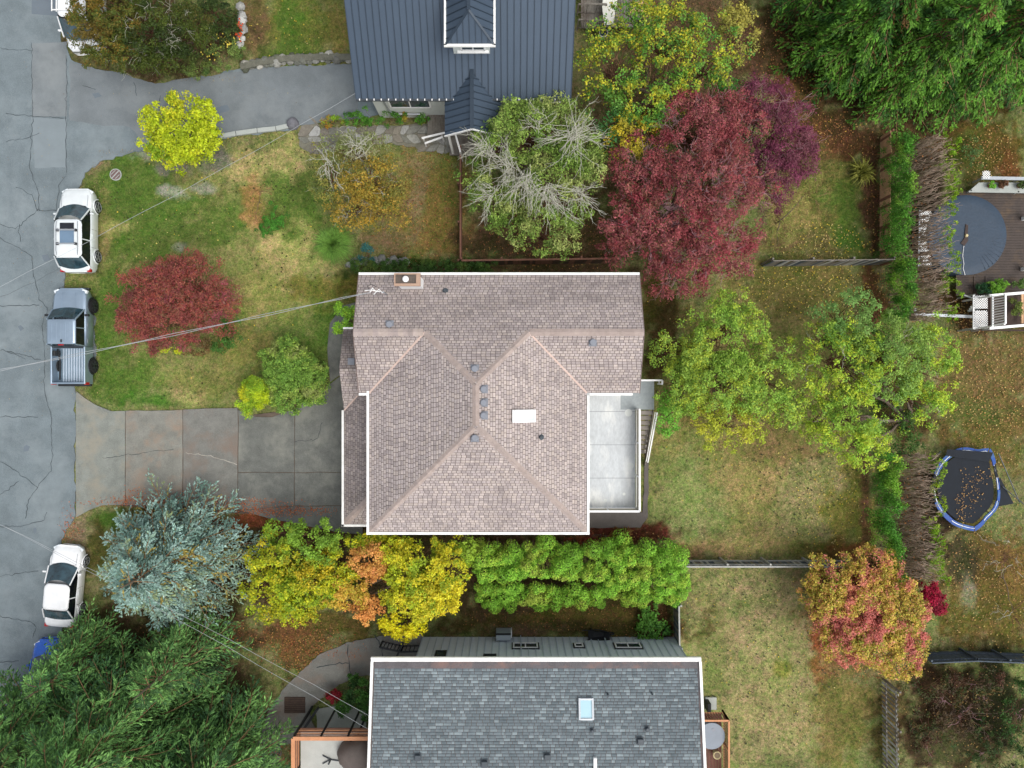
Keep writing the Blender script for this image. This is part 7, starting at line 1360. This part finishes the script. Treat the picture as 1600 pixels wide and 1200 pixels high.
for k, (b, Ht, R, lab) in enumerate((((1305, 92), 11, 3.1, 'cedar at the lower left corner of the top right cedar group'), ((1385, 128), 11, 3.1, 'cedar above the head of the tall topped hedge'), ((1475, 122), 12, 3.1, 'cedar in the middle of the lower edge of the top right group'), ((1568, 100), 12, 3.1, 'cedar at the right edge of the picture above the lattice planter'), ((1268, 10), 12, 3.2, 'cedar at the top left of the top right group'), ((1375, 10), 13, 3.2, 'cedar near the top edge behind the group corner'), ((1460, 20), 13, 3.2, 'tallest cedar near the top edge right of centre'), ((1550, -10), 13, 3.2, 'cedar filling the top right corner of the picture'))):
    conifer('cedar_tree', lab, b, Ht, R, CP_, nb=150 if k < 4 else 64, spr=.42, seed=20 + k, rise=.3, droop=.55, zmin=.8, ls=.15, lw=.075, K=9, ns=12, cg=.95, deadpal=c(110, 84, 44), dead=.04, group='cedars in the top right corner')
# ------------------------------------------------------------------ leaf litter, grass tufts, weeds
hk = F / H
def scatter(n, seed):
    r = np.random.RandomState(seed); x = r.uniform(-31, 31, n); y = r.uniform(-23.5, 23.5, n); px = 800 + x * hk; py = 600 - y * hk; keep = np.ones(n, bool)
    for P in HARD: keep &= ~inpoly(px, py, P)
    return x[keep], y[keep], px[keep], py[keep], r
x, y, px, py, r = scatter(170000, 1); n = len(x); col = ground_col(x, y) * r.uniform(.7, 1.5, (n, 1)) * np.where(r.rand(n, 1) < .3, [[.85, 1.2, .6]], [[1, 1, 1]]); V = []; a = r.rand(n) * 6.283; hh = r.uniform(.02, .07, n); s = r.uniform(.03, .09, n)
P0 = np.stack([x, y, np.full(n, -.01)], 1); d = np.stack([np.cos(a), np.sin(a), np.zeros(n)], 1); sv = np.stack([-np.sin(a), np.cos(a), np.zeros(n)], 1); tip = P0 + d * s[:, None] + np.array([0, 0, 1.]) * hh[:, None]
V = np.stack([P0 + sv * .02, P0 - sv * .02, tip], 1).reshape(-1, 3); me = mesh_np('grass', V, np.arange(3 * n).reshape(-1, 3), np.repeat(col, 3, 0), M['leaf']); o = link('grass', me, kind='stuff'); tag(o, 'short mown grass blades over all the lawns', 'grass')
# flat weeds: small dark rosettes thick on the back lawns
x, y, px, py, r = scatter(60000, 2); dens = np.zeros(len(x))
for cx, cy, rx, ry, w in ((1260, 720, 100, 120, .5), (1180, 1050, 140, 160, .35), (1100, 760, 90, 100, .1), (440, 270, 80, 60, .35), (460, 400, 70, 80, .3), (340, 600, 160, 40, .12), (280, 330, 160, 80, .12), (1250, 470, 120, 60, .12)): dens = np.maximum(dens, w * (((px - cx) / rx) ** 2 + ((py - cy) / ry) ** 2 < 1))
k = r.rand(len(x)) < dens * .55; x, y = x[k], y[k]; n = len(x); V = []; rr = r.uniform(.025, .055, n); ang = np.arange(5) * 2 * math.pi / 5
P = np.stack([x[:, None] + rr[:, None] * np.cos(ang + 1) * r.uniform(.7, 1.3, (n, 5)), y[:, None] + rr[:, None] * np.sin(ang + 1) * r.uniform(.7, 1.3, (n, 5)), np.full((n, 5), .03)], -1).reshape(-1, 3)
me = mesh_np('weeds', P, np.arange(5 * n).reshape(-1, 5), np.tile(c(72, 74, 36), (5 * n, 1)) * np.repeat(r.uniform(.6, 1.2, (n, 1)), 5, 0), M['leaf']); o = link('lawn_weeds', me, kind='stuff'); tag(o, 'small dark weed rosettes dotted over the dry lawns', 'weeds')
# fallen leaves
def litter(name, label, spots, pal, seed, hard=False, z=.035, size=.075):
    r = np.random.RandomState(seed); X = []; 
    for cx, cy, rx, ry, n in spots:
        a = r.rand(n) * 6.283; q = np.sqrt(r.rand(n)) * (1 + .25 * r.randn(n)); X.append(np.stack([cx + rx * q * np.cos(a), cy + ry * q * np.sin(a)], 1))
    X = np.concatenate(X); keep = np.ones(len(X), bool)
    for Pq in (HOUSES if hard else HARD): keep &= ~inpoly(X[:, 0], X[:, 1], Pq)
    X = X[keep]; n = len(X); P = np.stack([(X[:, 0] - 800) / hk, (600 - X[:, 1]) / hk, np.full(n, z) + r.rand(n) * .02], 1); D = np.concatenate([r.randn(n, 2), np.zeros((n, 1))], 1); Nn = norm(np.array([0, 0, 1.]) + r.randn(n, 3) * .25); pal = np.array(pal); L = size * r.uniform(.6, 1.5, n)
    Vv, Fq, Cc = leafquads(P, D, Nn, L, L * .75, pal[r.randint(len(pal), size=n)] * r.uniform(.75, 1.2, (n, 1))); o = link(name, mesh_np(name, Vv, Fq, Cc, M['leaf']), kind='stuff'); tag(o, label, 'fallen leaves')
litter('fallen_leaves', 'yellow leaves scattered over the back lawns', [(1270, 450, 110, 50, 500), (1300, 790, 60, 90, 260), (1200, 640, 170, 200, 260), (1180, 1000, 150, 160, 160), (1290, 380, 80, 30, 260), (1330, 150, 60, 100, 100), (300, 400, 180, 180, 160), (440, 50, 60, 50, 60)], [c(214, 196, 110), c(220, 190, 70), c(200, 180, 120)], 1)
litter('fallen_leaves', 'orange brown leaves scattered over the eastern neighbour yard', [(1545, 610, 70, 120, 1100), (1540, 900, 80, 120, 900), (1540, 240, 50, 50, 400), (1570, 400, 60, 60, 500), (1510, 495, 30, 30, 200), (1510, 1110, 100, 80, 300)], [c(186, 150, 84), c(168, 120, 70), c(204, 176, 110), c(140, 100, 60)], 2, True, z=.04)
litter('fallen_leaves', 'rust coloured leaves under the trees', [(1230, 110, 50, 110, 700), (660, 320, 70, 100, 1100), (860, 380, 140, 40, 600), (1300, 210, 60, 30, 400), (470, 1010, 60, 40, 900), (330, 985, 110, 24, 500), (1280, 960, 26, 90, 260), (1330, 1050, 50, 16, 160), (1362, 300, 14, 100, 200), (1375, 470, 20, 50, 260), (900, 965, 170, 26, 500), (960, 840, 70, 14, 260), (1100, 60, 140, 80, 500), (1380, 560, 60, 40, 200)], [c(160, 108, 64), c(136, 88, 52), c(184, 140, 80), c(116, 80, 54)], 3)
litter('fallen_leaves', 'rust coloured needles and leaves on the driveway edge by the spruce', [(300, 785, 150, 8, 1100), (230, 775, 60, 14, 300), (430, 798, 90, 8, 700), (110, 825, 16, 26, 120), (430, 1180, 30, 20, 260), (520, 1010, 70, 20, 120)], [c(190, 104, 64), c(160, 84, 50), c(200, 130, 84)], 4, True, z=.058, size=.06)
litter('fallen_leaves', 'few leaves on the trampoline mat', [(1505, 770, 16, 30, 70), (1490, 790, 10, 26, 60), (1515, 740, 26, 14, 50)], [c(160, 120, 70), c(190, 150, 90)], 5, True, z=.76, size=.07)

x, y, px, py, r = scatter(26000, 5); n = len(x); m_ = 5; gcol = ground_col(x, y); gg = (gcol[:, 1] - gcol[:, 0] * .92) > 0; k = gg | (r.rand(n) < .3); x, y, gcol = x[k], y[k], gcol[k]; n = len(x); sz = r.uniform(.03, .11, n)
X = np.repeat(np.stack([x, y, np.zeros(n)], 1), m_, 0); aa = r.rand(n * m_) * 6.283; D = np.stack([np.cos(aa), np.sin(aa), r.uniform(.2, .9, n * m_)], 1); Nn = np.stack([-np.cos(aa) * .6, -np.sin(aa) * .6, np.ones(n * m_)], 1)
Vv, Fq, Cc = leafquads(X, D, Nn, np.repeat(sz, m_), np.repeat(sz * .3, m_), np.repeat(gcol * np.array([.78, 1.02, .66]) * r.uniform(.7, 1.3, (n, 1)), m_, 0)); o = link('grass_clumps', mesh_np('grass_clumps', Vv, Fq, Cc, M['leaf']), kind='stuff'); tag(o, 'coarse darker grass clumps standing in the lawns', 'grass')
litter('fallen_leaves', 'grit and dry leaves along the street edge', [(152, 300, 10, 50, 120), (108, 440, 12, 20, 60), (152, 540, 8, 60, 120), (130, 612, 20, 10, 60), (112, 830, 16, 24, 160), (200, 238, 50, 5, 80), (300, 124, 80, 4, 120), (60, 400, 50, 300, 120), (300, 160, 180, 30, 60), (250, 700, 120, 50, 90)], [c(140, 120, 90), c(110, 96, 70), c(170, 150, 110)], 6, True, z=.03, size=.045)
